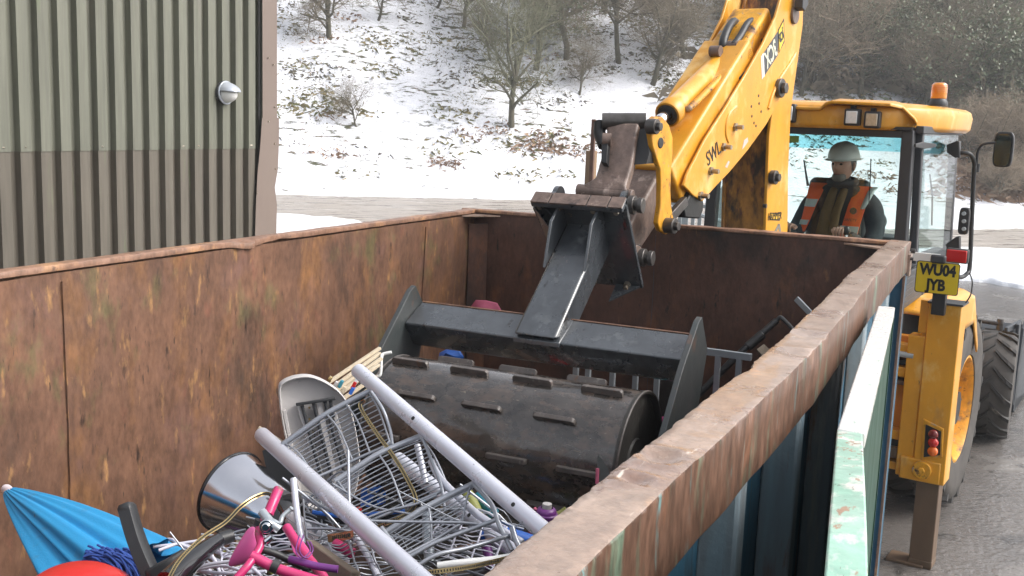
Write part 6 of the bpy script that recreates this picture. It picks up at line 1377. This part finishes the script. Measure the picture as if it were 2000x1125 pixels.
# ---- navy mop head
c = d3(215, 1095, 2.72); mp = item('mop_head', 'navy blue string mop head lying behind the red bowl', 'mop', c-Vector((0, 0, .05)))
mr = random.Random(9); g = MB()
for k in range(260):
    a = mr.uniform(-.9, .5); s_ = c + Rt*mr.uniform(-.05, .045) + Up*mr.uniform(-.012, .016) - Fw*mr.uniform(-.03, .03); ln = mr.uniform(.02, .05)
    d = (Rt*.9 - Up*(.1+mr.random()*.9) - Fw*mr.uniform(-.2, .5)).normalized()
    g.tube(bez([s_-d*ln*.6+Up*.0, s_+Up*.008, s_+d*ln, s_+d*ln*1.5-Up*.025], 3), .0032, 5)
g.build('yarn', m_mop, mp, smooth=80, kind='stuff')
g = MB(); g.lathe([(.001, 0), (.026, .002), (.030, .02), (.028, .05), (.001, .052)], c-Rt*.055-Up*.012, Rt*.9+Up*.25, 18, False); g.build('mop_collar', m_mop, mp)
# ---- black chair arms
ch = item('broken_chair', 'broken black plastic chair with one arm standing up in front of the blue parasol', 'chair', d3(285, 1120, 2.6))
def flatbar(pts, wd, th, m_, par, name, up=None):
    g = MB(); P_ = bez([d3(*q) for q in pts], 6); upv = up or -Fw; vs = []
    for i, p in enumerate(P_):
        t = (P_[min(i+1, len(P_)-1)]-P_[max(i-1, 0)]).normalized(); sd = t.cross(upv).normalized(); n = sd.cross(t).normalized()
        f = 1 if 0 < i < len(P_)-1 else .75
        for a, b in ((-1, -.7), (-.8, -1), (.8, -1), (1, -.7), (1, .7), (.8, 1), (-.8, 1), (-1, .7)): vs.append(p + sd*(a*wd/2*f) + n*(b*th/2*f))
    m = len(P_); fs = [(i*8+k, i*8+(k+1) % 8, (i+1)*8+(k+1) % 8, (i+1)*8+k) for i in range(m-1) for k in range(8)] + [tuple(range(7, -1, -1)), tuple((m-1)*8+k for k in range(8))]
    g.add(vs, fs); return g.build(name, m_, par, smooth=50)
flatbar([(246, 984, 2.62), (262, 1040, 2.6), (283, 1095, 2.57), (310, 1150, 2.55)], .036, .045, m_plas, ch, 'arm_upright')
flatbar([(290, 1125, 2.55), (330, 1105, 2.56), (360, 1085, 2.6)], .035, .035, m_plas, ch, 'arm_foot')
b2 = ch
g = MB(); g.tube([d3(330, 1140, 2.45), d3(370, 1098, 2.52), d3(410, 1066, 2.6), d3(432, 1052, 2.64)], .02, 12, rs=[.034, .028, .021, .017]); g.build('leg', m_blkgl, b2, smooth=60)
g = MB(); g.cyl(d3(428, 1054, 2.635), d3(452, 1046, 2.66), .019, .017); g.build('leg_cap', m_plas, b2)
# ---- shiny bin
bn = item('pedal_bin', 'tapered polished steel bin with a black rim lying on its side against the left wall', 'bin', d3(470, 970, 3.4)-Vector((0, 0, .2)))
bc = d3(452, 965, 3.55); tc_ = d3(560, 1000, 3.25)
axb = (d3(395, 945, 3.62)-d3(545, 985, 3.2)).normalized()
axb = (-Rt*.80 + Up*.28 + Fw*.50).normalized()
oc = d3(522, 1000, 3.5)
g = MB(); g.lathe([(.001, -.10), (.075, -.10), (.085, -.09), (.100, .0), (.122, .10), (.140, .17), (.1405, .178), (.134, .172), (.118, .10), (.08, -.08), (.001, -.085)], oc, axb, 56, False); g.build('bin_body', m_chrb, bn, smooth=50)
g = MB(); g.lathe([(.139, .168), (.143, .169), (.145, .174), (.143, .181), (.138, .180)], oc, axb, 56, False); g.build('bin_rim', m_blkgl, bn, smooth=60)
g = MB(); g.lathe([(.001, -.125), (.082, -.122), (.092, -.10), (.094, -.07), (.088, -.068)], oc, axb, 40, False); g.build('bin_base', m_blkgl, bn, smooth=50)
# ---- grey plastic seat shell
sp = item('plastic_chair', 'grey beige moulded plastic chair back with a slatted frame, standing behind the rack', 'chair', d3(620, 860, 3.6)-Vector((0, 0, .3)))
outl = [(543, 765), (545, 748), (560, 737), (582, 731), (605, 731), (630, 740), (655, 756), (672, 775), (684, 800), (695, 850), (700, 900), (690, 960), (660, 985), (600, 985), (575, 930), (560, 870), (548, 810)]
pn = (CAM-d3(610, 840, 3.6)).normalized(); pn = (pn + Vector((.1, 0, -.18))).normalized(); p0 = d3(610, 840, 3.55)
ol = [pPl(x, y, p0, pn) for x, y in outl]; ol = bez(ol+[ol[0]], 4)[:-1]; cen = sum(ol, Vector((0, 0, 0)))/len(ol)
g = MB(); n = len(ol); rings = [(1.0, .0), (1.0, .045), (.975, .050), (.95, .042), (.93, .012), (.6, .004), (.3, .0)]
vs = []
for f_, h_ in rings:
    for q in ol: vs.append(cen+(q-cen)*f_+pn*h_)
fs = [(i*n+k, i*n+(k+1) % n, (i+1)*n+(k+1) % n, (i+1)*n+k) for i in range(len(rings)-1) for k in range(n)] + [tuple((len(rings)-1)*n+k for k in range(n)), tuple(range(n-1, -1, -1))]
g.add(vs, fs); g.build('shell', m_seatp, sp, smooth=50)
for a, b, wd in (((585, 788), (640, 980), .010), ((622, 783), (660, 970), .010), ((555, 800), (590, 980), .006), ((648, 790), (690, 930), .007)):
    g = MB(); g.beam(pPl(*a, p0+pn*.02, pn), pPl(*b, p0+pn*.02, pn), wd*2, .02, up=pn); g.build('stiffening_rib', m_seatp, sp, bevel=.002)
for a, b in (((590, 792), (630, 940)), ((612, 786), (648, 930)), ((634, 782), (672, 920)), ((645, 780), (652, 815))):
    g = MB(); g.tube([pPl(*a, p0+pn*.035, pn), pPl(*b, p0+pn*.035, pn)], .0065, 8); g.build('frame_bar', m_cabgrey, sp, smooth=80)
g = MB(); g.beam(pPl(578, 790, p0+pn*.045, pn), pPl(655, 778, p0+pn*.045, pn), .009, .016, up=pn); g.build('frame_bar', m_plas, sp, bevel=.002)
for q in ((604, 796), (604, 818), (628, 812), (612, 845)): g = MB(); c = pPl(*q, p0+pn*.014, pn); g.cyl(c, c+pn*.006, .004, n=8); g.build('screw', m_gold, sp)
bk2 = item('black_board', 'thin black panel standing between the bin and the grey chair back', 'panel', d3(560, 930, 3.5)-Vector((0, 0, .3)))
g = MB(); q0 = d3(555, 900, 3.62); nn2 = (CAM-q0).normalized(); g.prism([pPl(x, y, q0, nn2) for x, y in [(512, 880), (545, 868), (570, 905), (590, 980), (592, 1040), (548, 1030), (530, 960)]], -nn2*.012); g.build('panel', m_plas, bk2, bevel=.002)
# ---- pink bicycle
bi = item('bicycle', 'small bright pink child bicycle, its handlebar grip and frame sticking out of the scrap', 'bicycle', d3(520, 1080, 2.6))
def bt(name, pts, r, m_=m_pink, par=bi, rs=None): g = MB(); P_ = bez([d3(*q) for q in pts], 5); g.tube(P_, r, 14); return g.build(name, m_, par, smooth=60)
bt('handlebar_grip', [(544, 956, 2.55), (534, 980, 2.52), (524, 1004, 2.50)], .0125)
bt('handlebar', [(524, 1004, 2.50), (512, 1022, 2.49), (505, 1040, 2.47), (509, 1062, 2.45), (500, 1082, 2.43), (484, 1105, 2.4), (462, 1130, 2.38)], .0095)
bt('frame_tube', [(490, 1085, 2.42), (515, 1098, 2.42), (545, 1112, 2.42), (620, 1135, 2.42)], .0125)
bt('frame_tube', [(560, 1030, 2.7), (590, 1075, 2.62), (625, 1118, 2.55), (640, 1140, 2.5)], .012)
bt('frame_collar', [(531, 1103, 2.415), (544, 1109, 2.415)], .0165, m_plas)
bt('stem', [(508, 1072, 2.46), (540, 1082, 2.47), (566, 1095, 2.48), (600, 1110, 2.5)], .0085, m_plas)
bt('purple_cable', [(566, 1092, 2.46), (590, 1098, 2.45), (620, 1106, 2.45), (660, 1112, 2.45)], .009, m_purple)
for i in range(2): bt('brake_cable', [(585+i*8, 1045, 2.5), (578+i*7, 1075, 2.45), (590+i*8, 1090, 2.44), (606+i*5, 1075, 2.46), (600+i*6, 1058, 2.48)], .0016, m_purple)
g = MB(); q = d3(522, 1027, 2.46); g.cyl(q+Fw*.012, q-Fw*.012, .017, n=20); g.cyl(q-Fw*.012, q-Fw*.020, .010, n=16); g.build('bell', m_chrome, bi, bevel=.002)
bt('brake_lever', [(513, 1012, 2.47), (530, 1016, 2.46), (546, 1022, 2.46), (552, 1008, 2.47), (566, 996, 2.48), (570, 992, 2.48)], .0055, m_alu)
bt('lever_bracket', [(512, 1000, 2.48), (530, 1022, 2.46), (545, 1034, 2.46)], .011, m_alu)
bt('grip_band', [(508, 1016, 2.485), (504, 1026, 2.485)], .0125, m_plas)
bt('reflector', [(520, 1058, 2.45), (532, 1048, 2.45)], .008, m_chrome)
g = MB(); q = d3(480, 1066, 2.52); g.ell((0, 0, 0), 1, 1, 1, 28, 18, lambda x, y, z: q + Rt*(x*.036*(1-.30*z)+z*.010) + Up*(z*.044+x*.016-x*x*.012) - Fw*(y*.022)); g.build('saddle_shell', m_pinkp, bi, smooth=80, label='shiny pink plastic shell on the bicycle')
g = MB(); g.prism([d3(560, 1035, 2.72), d3(586, 1052, 2.72), d3(610, 1085, 2.7), d3(600, 1110, 2.7), d3(572, 1078, 2.7)], Fw*.01); g.build('chain_guard', m_pinkp, bi, bevel=.002)
# ---- brass strips
def brass(pts, wd, label, par=None):
    g = MB(); P_ = bez([d3(*q) for q in pts], 8); vs = []
    for i, p in enumerate(P_):
        t = (P_[min(i+1, len(P_)-1)]-P_[max(i-1, 0)]).normalized(); v = (CAM-p).normalized(); sd = t.cross(v).normalized(); n = sd.cross(t)
        for a, b in ((-1, 0), (1, 0), (1, 1), (-1, 1)): vs.append(p+sd*a*wd/2-n*b*.0025)
    m = len(P_); g.add(vs, [(i*4+k, i*4+(k+1) % 4, (i+1)*4+(k+1) % 4, (i+1)*4+k) for i in range(m-1) for k in range(4)]+[(3, 2, 1, 0), (m*4-4, m*4-3, m*4-2, m*4-1)])
    o = item('brass_strip', label, 'metal strip', P_[0]); g.build('strip', m_gold, o, smooth=40)
    g = MB(); cnt = 0
    for i in range(2, m-2, 1):
        p = P_[i]; v = (CAM-p).normalized(); t = (P_[i+1]-P_[i-1]).normalized(); sd = t.cross(v).normalized()
        for f in (0., .5): q = p+(P_[i+1]-p)*f; g.beam(q-sd*wd*.22+v*.0012, q+sd*wd*.22+v*.0012, .003, .001, up=v)
    g.build('slots', m_blackd, o, smooth=0, kind='stuff')
brass([(325, 1140, 2.42), (350, 1095, 2.44), (395, 1050, 2.47), (440, 1020, 2.5), (470, 990, 2.52), (500, 970, 2.55), (526, 965, 2.58), (545, 990, 2.6), (556, 1015, 2.62)], .009, 'long bowed brass strip curving over the black chair leg and bin')
brass([(712, 782, 3.12), (704, 795, 3.12), (735, 845, 3.05), (768, 890, 3.0), (795, 935, 2.95), (812, 975, 2.9), (800, 1000, 2.9), (760, 1020, 2.9), (700, 1045, 2.92)], .011, 'brass strip bent through the wire shelves of the rack')
brass([(640, 1052, 2.8), (690, 1044, 2.78)], .022, 'short flat brass strip with square slots under the rack')
brass([(820, 1120, 2.55), (900, 1110, 2.55), (960, 1098, 2.56), (1030, 1080, 2.6)], .012, 'brass strip lying at the bottom beside the right rim')
# ---- cream laths bundle
lb_ = item('lath_bundle', 'bundle of thin cream laths sticking up between the grey chair back and the drum', 'laths', d3(680, 760, 3.7)-Vector((0, 0, .1)))
for i, (a, b) in enumerate((((640, 748, 3.7), (742, 680, 3.9)), ((650, 757, 3.68), (742, 690, 3.88)), ((655, 764, 3.66), (745, 700, 3.85)), ((660, 772, 3.64), (740, 712, 3.8)), ((668, 780, 3.62), (735, 735, 3.72)), ((675, 790, 3.6), (730, 755, 3.68)), ((505, 835, 3.5), (560, 870, 3.5)), ((505, 842, 3.48), (550, 872, 3.48)))):
    g = MB(); g.beam(d3(*a), d3(*b), .014, .010); g.build('lath', m_cream, lb_, bevel=.001)
cr = item('clothes_peg_card', 'small cluster of coloured clips beside the cream laths', 'clips', d3(680, 745, 3.6))
for q, m_ in (((662, 750), m_teal), ((668, 762), m_cream), ((688, 752), m_redp), ((684, 763), m_blup), ((692, 745), m_white), ((640, 742), m_gold), ((652, 752), m_seatp)):
    g = MB(); c = d3(*q, 3.58); g.beam(c-Vector((0, .0, .012)), c+Rt*.012+Vector((0, 0, .012)), .012, .016, up=Fw); g.build('clip', m_, cr, bevel=.002)
# ---- white wire airer at the bottom left
ai = item('clothes_airer', 'flattened white plastic coated wire airer at the bottom left under the chair leg', 'airer', d3(430, 1100, 2.7))
for q in ([(296, 1064, 2.95), (330, 1053, 2.97), (352, 1063, 2.9), (395, 1072, 2.85), (450, 1085, 2.8)], [(300, 1068, 2.9), (345, 1063, 2.9), (376, 1058, 2.9), (400, 1055, 2.9)], [(310, 1075, 2.85), (345, 1062, 2.88)], [(352, 1063, 2.86), (415, 1090, 2.8), (470, 1125, 2.7)], [(400, 1060, 2.85), (440, 1085, 2.78), (500, 1110, 2.7)],
          [(360, 1128, 2.6), (395, 1105, 2.62), (470, 1092, 2.62), (500, 1070, 2.62)], [(370, 1112, 2.66), (440, 1120, 2.64), (520, 1116, 2.62)], [(390, 1095, 2.7), (420, 1125, 2.65)], [(450, 1092, 2.68), (480, 1100, 2.66), (510, 1125, 2.6)], [(360, 1118, 2.64), (430, 1105, 2.64), (480, 1118, 2.6)], [(410, 1080, 2.7), (425, 1105, 2.68), (432, 1135, 2.64)]):
    g = MB(); g.tube(bez([d3(*p) for p in q], 5), .0045, 7); g.build('airer_wire', m_wwire, ai, smooth=80)
g = MB()
# ---- purple flask, blade, odds at the right edge
c = d3(1067, 1005, 3.1); fl = item('plastic_flask', 'purple plastic flask with a white cap beside the right rim under the drum', 'flask', c-Vector((0, 0, .1)))
g = MB(); g.lathe([(.001, -.10), (.026, -.098), (.028, -.02), (.034, -.008), (.034, .003), (.030, .006), (.030, .010), (.026, .018), (.018, .022)], c, (.05, 0, 1), 28, False); g.build('flask', m_purple, fl, smooth=40)
g = MB(); g.lathe([(.014, .02), (.014, .034), (.001, .035)], c, (.05, 0, 1), 18, False); g.build('cap', m_seatp, fl)
g = MB(); g.tube(bez([c+Vector((-.030, -.01, .016)), c+Vector((-.045, -.01, -.01)), c+Vector((-.045, -.01, -.09))], 5), .006, 8); g.build('strap', m_pkf, fl, smooth=80)
bl = item('metal_offcut', 'thin dark pointed metal offcut standing up at the inner edge of the right rim', 'offcut', d3(1175, 930, 3.0)-Vector((0, 0, .1)))
q0 = d3(1178, 920, 3.0); n0 = (Vector((.6, -1, .3))).normalized(); g = MB(); g.prism([pPl(x, y, q0, n0) for x, y in [(1165, 945), (1166, 898), (1168, 889), (1178, 900), (1187, 915), (1190, 928), (1180, 960)]], n0*.004); g.build('blade', m_plate, bl, smooth=0)
g = MB(); g.tube([d3(1167, 915, 2.99), d3(1166, 945, 2.99)], .005, 6); g.build('red_edge', m_pkf, bl)
# ---- long black bar, silver rail with uprights, pink and blue cloth behind the frame
def wbar(name, label, cat, pts, r, m_):
    o = item(name, label, cat, pts[0]); g = MB(); g.tube(bez(pts, 6), r, 10); g.build('bar', m_, o, smooth=60); return o
o = wbar('push_bar', 'long black tubular handle with a grip, leaning towards the far right corner', 'handle', [pY(1355, 780, -.55), pY(1400, 735, -.5), pY(1445, 690, -.45), pY(1517, 626, -.35)], .017, m_plas)
g = MB(); g.cyl(pY(1460, 678, -.43), pY(1490, 652, -.39), .024, n=14); g.build('grip', m_rubber, o, bevel=.003)
g = MB(); g.tube(bez([pY(1517, 626, -.35), pY(1524, 620, -.35), pY(1532, 626, -.36), pY(1550, 645, -.4), pY(1565, 665, -.42)], 5), .011, 10); g.build('bend', m_cabgrey, o, smooth=80)
o = item('metal_rail', 'pale metal rail with short uprights behind the drum at the right', 'rail', pY(1380, 690, -.6)-Vector((0, 0, .4)))
g = MB(); g.beam(pY(1100, 648, -.6), pY(1468, 698, -.6), .02, .035); g.build('top_rail', m_alu, o, bevel=.002)
for xx in (1128, 1152, 1200, 1245, 1287, 1330, 1365, 1403, 1444):
    g = MB(); p = pY(xx, 652+(xx-1100)*.136, -.6); g.beam(p, p-Vector((0, 0, .34)), .025, .025, up=(0, 1, 0)); g.build('upright', m_alu, o)
o = item('steel_angle', 'short pale steel bar poking out near the far right corner', 'bar', pY(1570, 600, -.25)); g = MB(); g.beam(pY(1555, 583, -.25), pY(1610, 640, -.3), .012, .03); g.build('bar', m_alu, o, bevel=.002)
o = item('timber_offcut', 'small brown board wedged under the long black handle', 'board', pY(1490, 690, -.5)); g = MB(); g.prism([pY(1478, 682, -.5), pY(1492, 672, -.45), pY(1512, 690, -.42), pY(1496, 702, -.5)], (0, .02, -.02)); g.build('board', m_wood, o)
def clothf(name, label, quad, y, m_, cat='cloth', seed=1.):
    o = item(name, label, cat, pY(*quad[0], y)-Vector((0, 0, .2))); P_ = [pY(*q, y) for q in quad]; c = sum(P_, Vector((0, 0, 0)))/len(P_); g = MB(); vs = [c+Vector((0, -.06, .02))]
    n = len(P_)
    for f in (.5, .85, 1.):
        for k, p in enumerate(P_): vs.append(c+(p-c)*f+Vector((0, -.05*(1-f)+.012*nz(k*1.3, f*5, seed), .01*nz(k*2., f, seed))))
    fs = [(0, 1+k, 1+(k+1) % n) for k in range(n)] + [(1+r*n+k, 1+(r+1)*n+k, 1+(r+1)*n+(k+1) % n, 1+r*n+(k+1) % n) for r in range(2) for k in range(n)]
    g.add(vs, fs); ob = g.build('fold', m_, o, smooth=60); md = ob.modifiers.new('thickness', 'SOLIDIFY'); md.thickness = .01; return o
clothf('pink_bag', 'dusty pink crumpled bag by the far wall, showing above the roller frame', [(918, 640), (922, 598), (932, 586), (950, 588), (972, 592), (980, 610), (985, 650)], -.35, m_pkf, 'bag')
clothf('blue_sheet', 'piece of bright blue sheet seen between drum and frame', [(858, 702), (862, 690), (875, 684), (898, 686), (906, 696), (900, 706)], -1.1, m_blup, 'sheet', 4.)
clothf('pink_sheet', 'pink scrap seen low behind the right side plate', [(1292, 815), (1315, 812), (1345, 800), (1340, 850), (1300, 860)], -1.0, m_pinkp, 'scrap', 6.)
clothf('teal_sheet', 'turquoise scrap beside the drum end', [(1255, 810), (1285, 812), (1292, 845), (1260, 850)], -1.1, m_teal, 'scrap', 9.)
# ---- coloured odds under the rack
odds = [('plastic_tube', 'blue plastic tube under the thick tubes beside the right rim', 'tube', [(940, 1040, 2.95), (990, 1045, 2.95), (1040, 1060, 2.95)], .022, m_blup),
        ('plastic_tube', 'yellow green plastic tube standing among the scrap under the drum', 'tube', [(912, 965, 3.1), (925, 990, 3.08), (940, 1025, 3.05)], .020, m_lime),
        ('plastic_tube', 'turquoise plastic tube beside the yellow green one', 'tube', [(935, 965, 3.12), (950, 985, 3.1), (965, 1005, 3.1)], .018, m_teal),
        ('black_cable', 'thick black and blue cable looping under the wire shelves', 'cable', [(600, 1010, 3.0), (680, 1015, 3.0), (760, 1005, 2.98), (830, 1005, 2.98), (890, 1025, 2.95)], .014, m_rubber),
        ('rope', 'blue and white cord looping under the wire shelves', 'cord', [(610, 1000, 2.98), (670, 1008, 2.98), (730, 1004, 2.96), (790, 998, 2.95)], .006, m_blup),
        ('silver_tube', 'upright grey tube end standing under the lowest shelf', 'tube', [(834, 1002, 2.9), (836, 1050, 2.85), (840, 1100, 2.8)], .015, m_alu),
        ('silver_tube', 'white tube lying flat at the bottom edge near the right rim', 'tube', [(855, 1106, 2.6), (900, 1100, 2.6), (960, 1094, 2.62), (1010, 1086, 2.64)], .010, m_white),
        ('yellow_tube', 'yellow plastic strip beside the right rim under the purple flask', 'tube', [(1040, 1020, 3.15), (1090, 1012, 3.15), (1110, 1000, 3.15)], .020, m_lime),
        ('purple_handle', 'purple plastic handle under the thick tubes near the right rim', 'handle', [(948, 1060, 2.9), (955, 1090, 2.87), (957, 1110, 2.85)], .014, m_purple),
        ('magenta_toy', 'small magenta toy part under the rack', 'toy', [(655, 1062, 2.78), (672, 1072, 2.76), (690, 1082, 2.75)], .014, m_pink),
        ('red_toy', 'small red block under the wire shelves', 'toy', [(695, 1002, 2.96), (706, 1000, 2.96)], .016, m_redp),
        ('rusty_rod', 'thin rusty rod lying under the lowest shelf', 'rod', [(850, 1085, 2.8), (910, 1068, 2.85), (980, 1050, 2.9)], .007, m_rust),
        ('white_frame_tube', 'bent white tube end showing left of the drum', 'tube', [(737, 735, 3.85), (743, 730, 3.85), (745, 700, 3.86), (748, 692, 3.87), (765, 688, 3.87)], .006, m_white)]
for nm, lb1, ct, pts, r, m_ in odds:
    o = item(nm, lb1, ct, d3(*pts[0])); g = MB(); g.tube(bez([d3(*p) for p in pts], 5), r, 14); g.build('length', m_, o, smooth=60)
o = item('timber_plank', 'weathered grey plank lying at the bottom under the rack', 'plank', d3(760, 1100, 2.75)); g = MB(); g.beam(d3(690, 1085, 2.78), d3(800, 1120, 2.7), .07, .03, up=-Fw); g.build('plank', m_wood, o, bevel=.004)
o = item('timber_plank', 'weathered grey board end beside the pink frame tube', 'plank', d3(640, 1110, 2.6)); g = MB(); g.beam(d3(600, 1075, 2.75), d3(690, 1140, 2.6), .06, .03, up=-Fw); g.build('plank', m_wood, o, bevel=.004)

# ---- crushed wire mesh and bent pale wires tangled through the pile
wr = random.Random(77)
meshes_ = [((430, 1070), (560, 1040), (600, 1110), (440, 1130), 2.75), ((590, 960), (700, 1000), (690, 1080), (600, 1050), 3.0), ((860, 1010), (990, 1030), (960, 1110), (830, 1080), 2.85), ((640, 1060), (760, 1050), (790, 1125), (660, 1130), 2.7)]
for i, (a, b, c, d, D) in enumerate(meshes_):
    o = item('wire_mesh_panel', ('crumpled pale wire mesh beside the pink bicycle', 'crumpled wire mesh behind the leftmost thick tube', 'crumpled wire mesh under the rack beside the right rim', 'crumpled wire mesh at the bottom edge under the rack')[i], 'wire mesh', d3(*a, D), 'crumpled wire mesh panels')
    P4 = [d3(*a, D+.05), d3(*b, D+.02), d3(*c, D-.05), d3(*d, D-.08)]
    def q_(u, v): p = (P4[0]*(1-u)+P4[1]*u)*(1-v)+(P4[3]*(1-u)+P4[2]*u)*v; return p + Up*(.018*nz(u*3, v*3, i*3.)) - Fw*(.03*nz(u*2.5, v*2.5, i*5.))
    for k in range(10):
        g = MB(); g.tube([q_(t, k/9) for t in np.linspace(0, 1, 12)], .0019, 5); g.build('wire', m_wire if i % 2 else m_wwire, o, smooth=80)
    for k in range(4):
        g = MB(); g.tube([q_(k/3, t) for t in np.linspace(0, 1, 10)], .003, 5); g.build('wire', m_wire if i % 2 else m_wwire, o, smooth=80)
g = MB()
for _ in range(70):
    px, py = wr.uniform(370, 1000), wr.uniform(1000, 1130); D = wr.uniform(2.75, 3.15); c = d3(px, py, D)
    if px < 560 and py < 1050: continue
    a = wr.uniform(-.9, .4); L_ = wr.uniform(.05, .18); dv = Rt*math.cos(a)+Up*math.sin(a)
    g.tube(bez([c-dv*L_, c+Up*wr.uniform(-.02, .03), c+dv*L_*.6+Up*wr.uniform(-.02, .02), c+dv*L_], 4), wr.choice((.0018, .0025, .004)), 5)
g.build('loose_wires', m_wire, smooth=80, kind='stuff')
# ---------------------------------------------------------------- winter haze
hm = bpy.data.materials.new('thin_haze'); hm.use_nodes = True; hn = hm.node_tree; hn.nodes.clear()
ho = hn.nodes.new('ShaderNodeOutputMaterial'); hv = hn.nodes.new('ShaderNodeVolumePrincipled'); hv.inputs['Color'].default_value = (.92, .94, .97, 1); hv.inputs['Density'].default_value = .0020; hv.inputs['Anisotropy'].default_value = .2
hn.links.new(hv.outputs[0], ho.inputs['Volume'])
g = MB(); g.box(2, 45, 22.5, 250, 170, 48); g.build('haze', hm, smooth=0, kind='stuff')
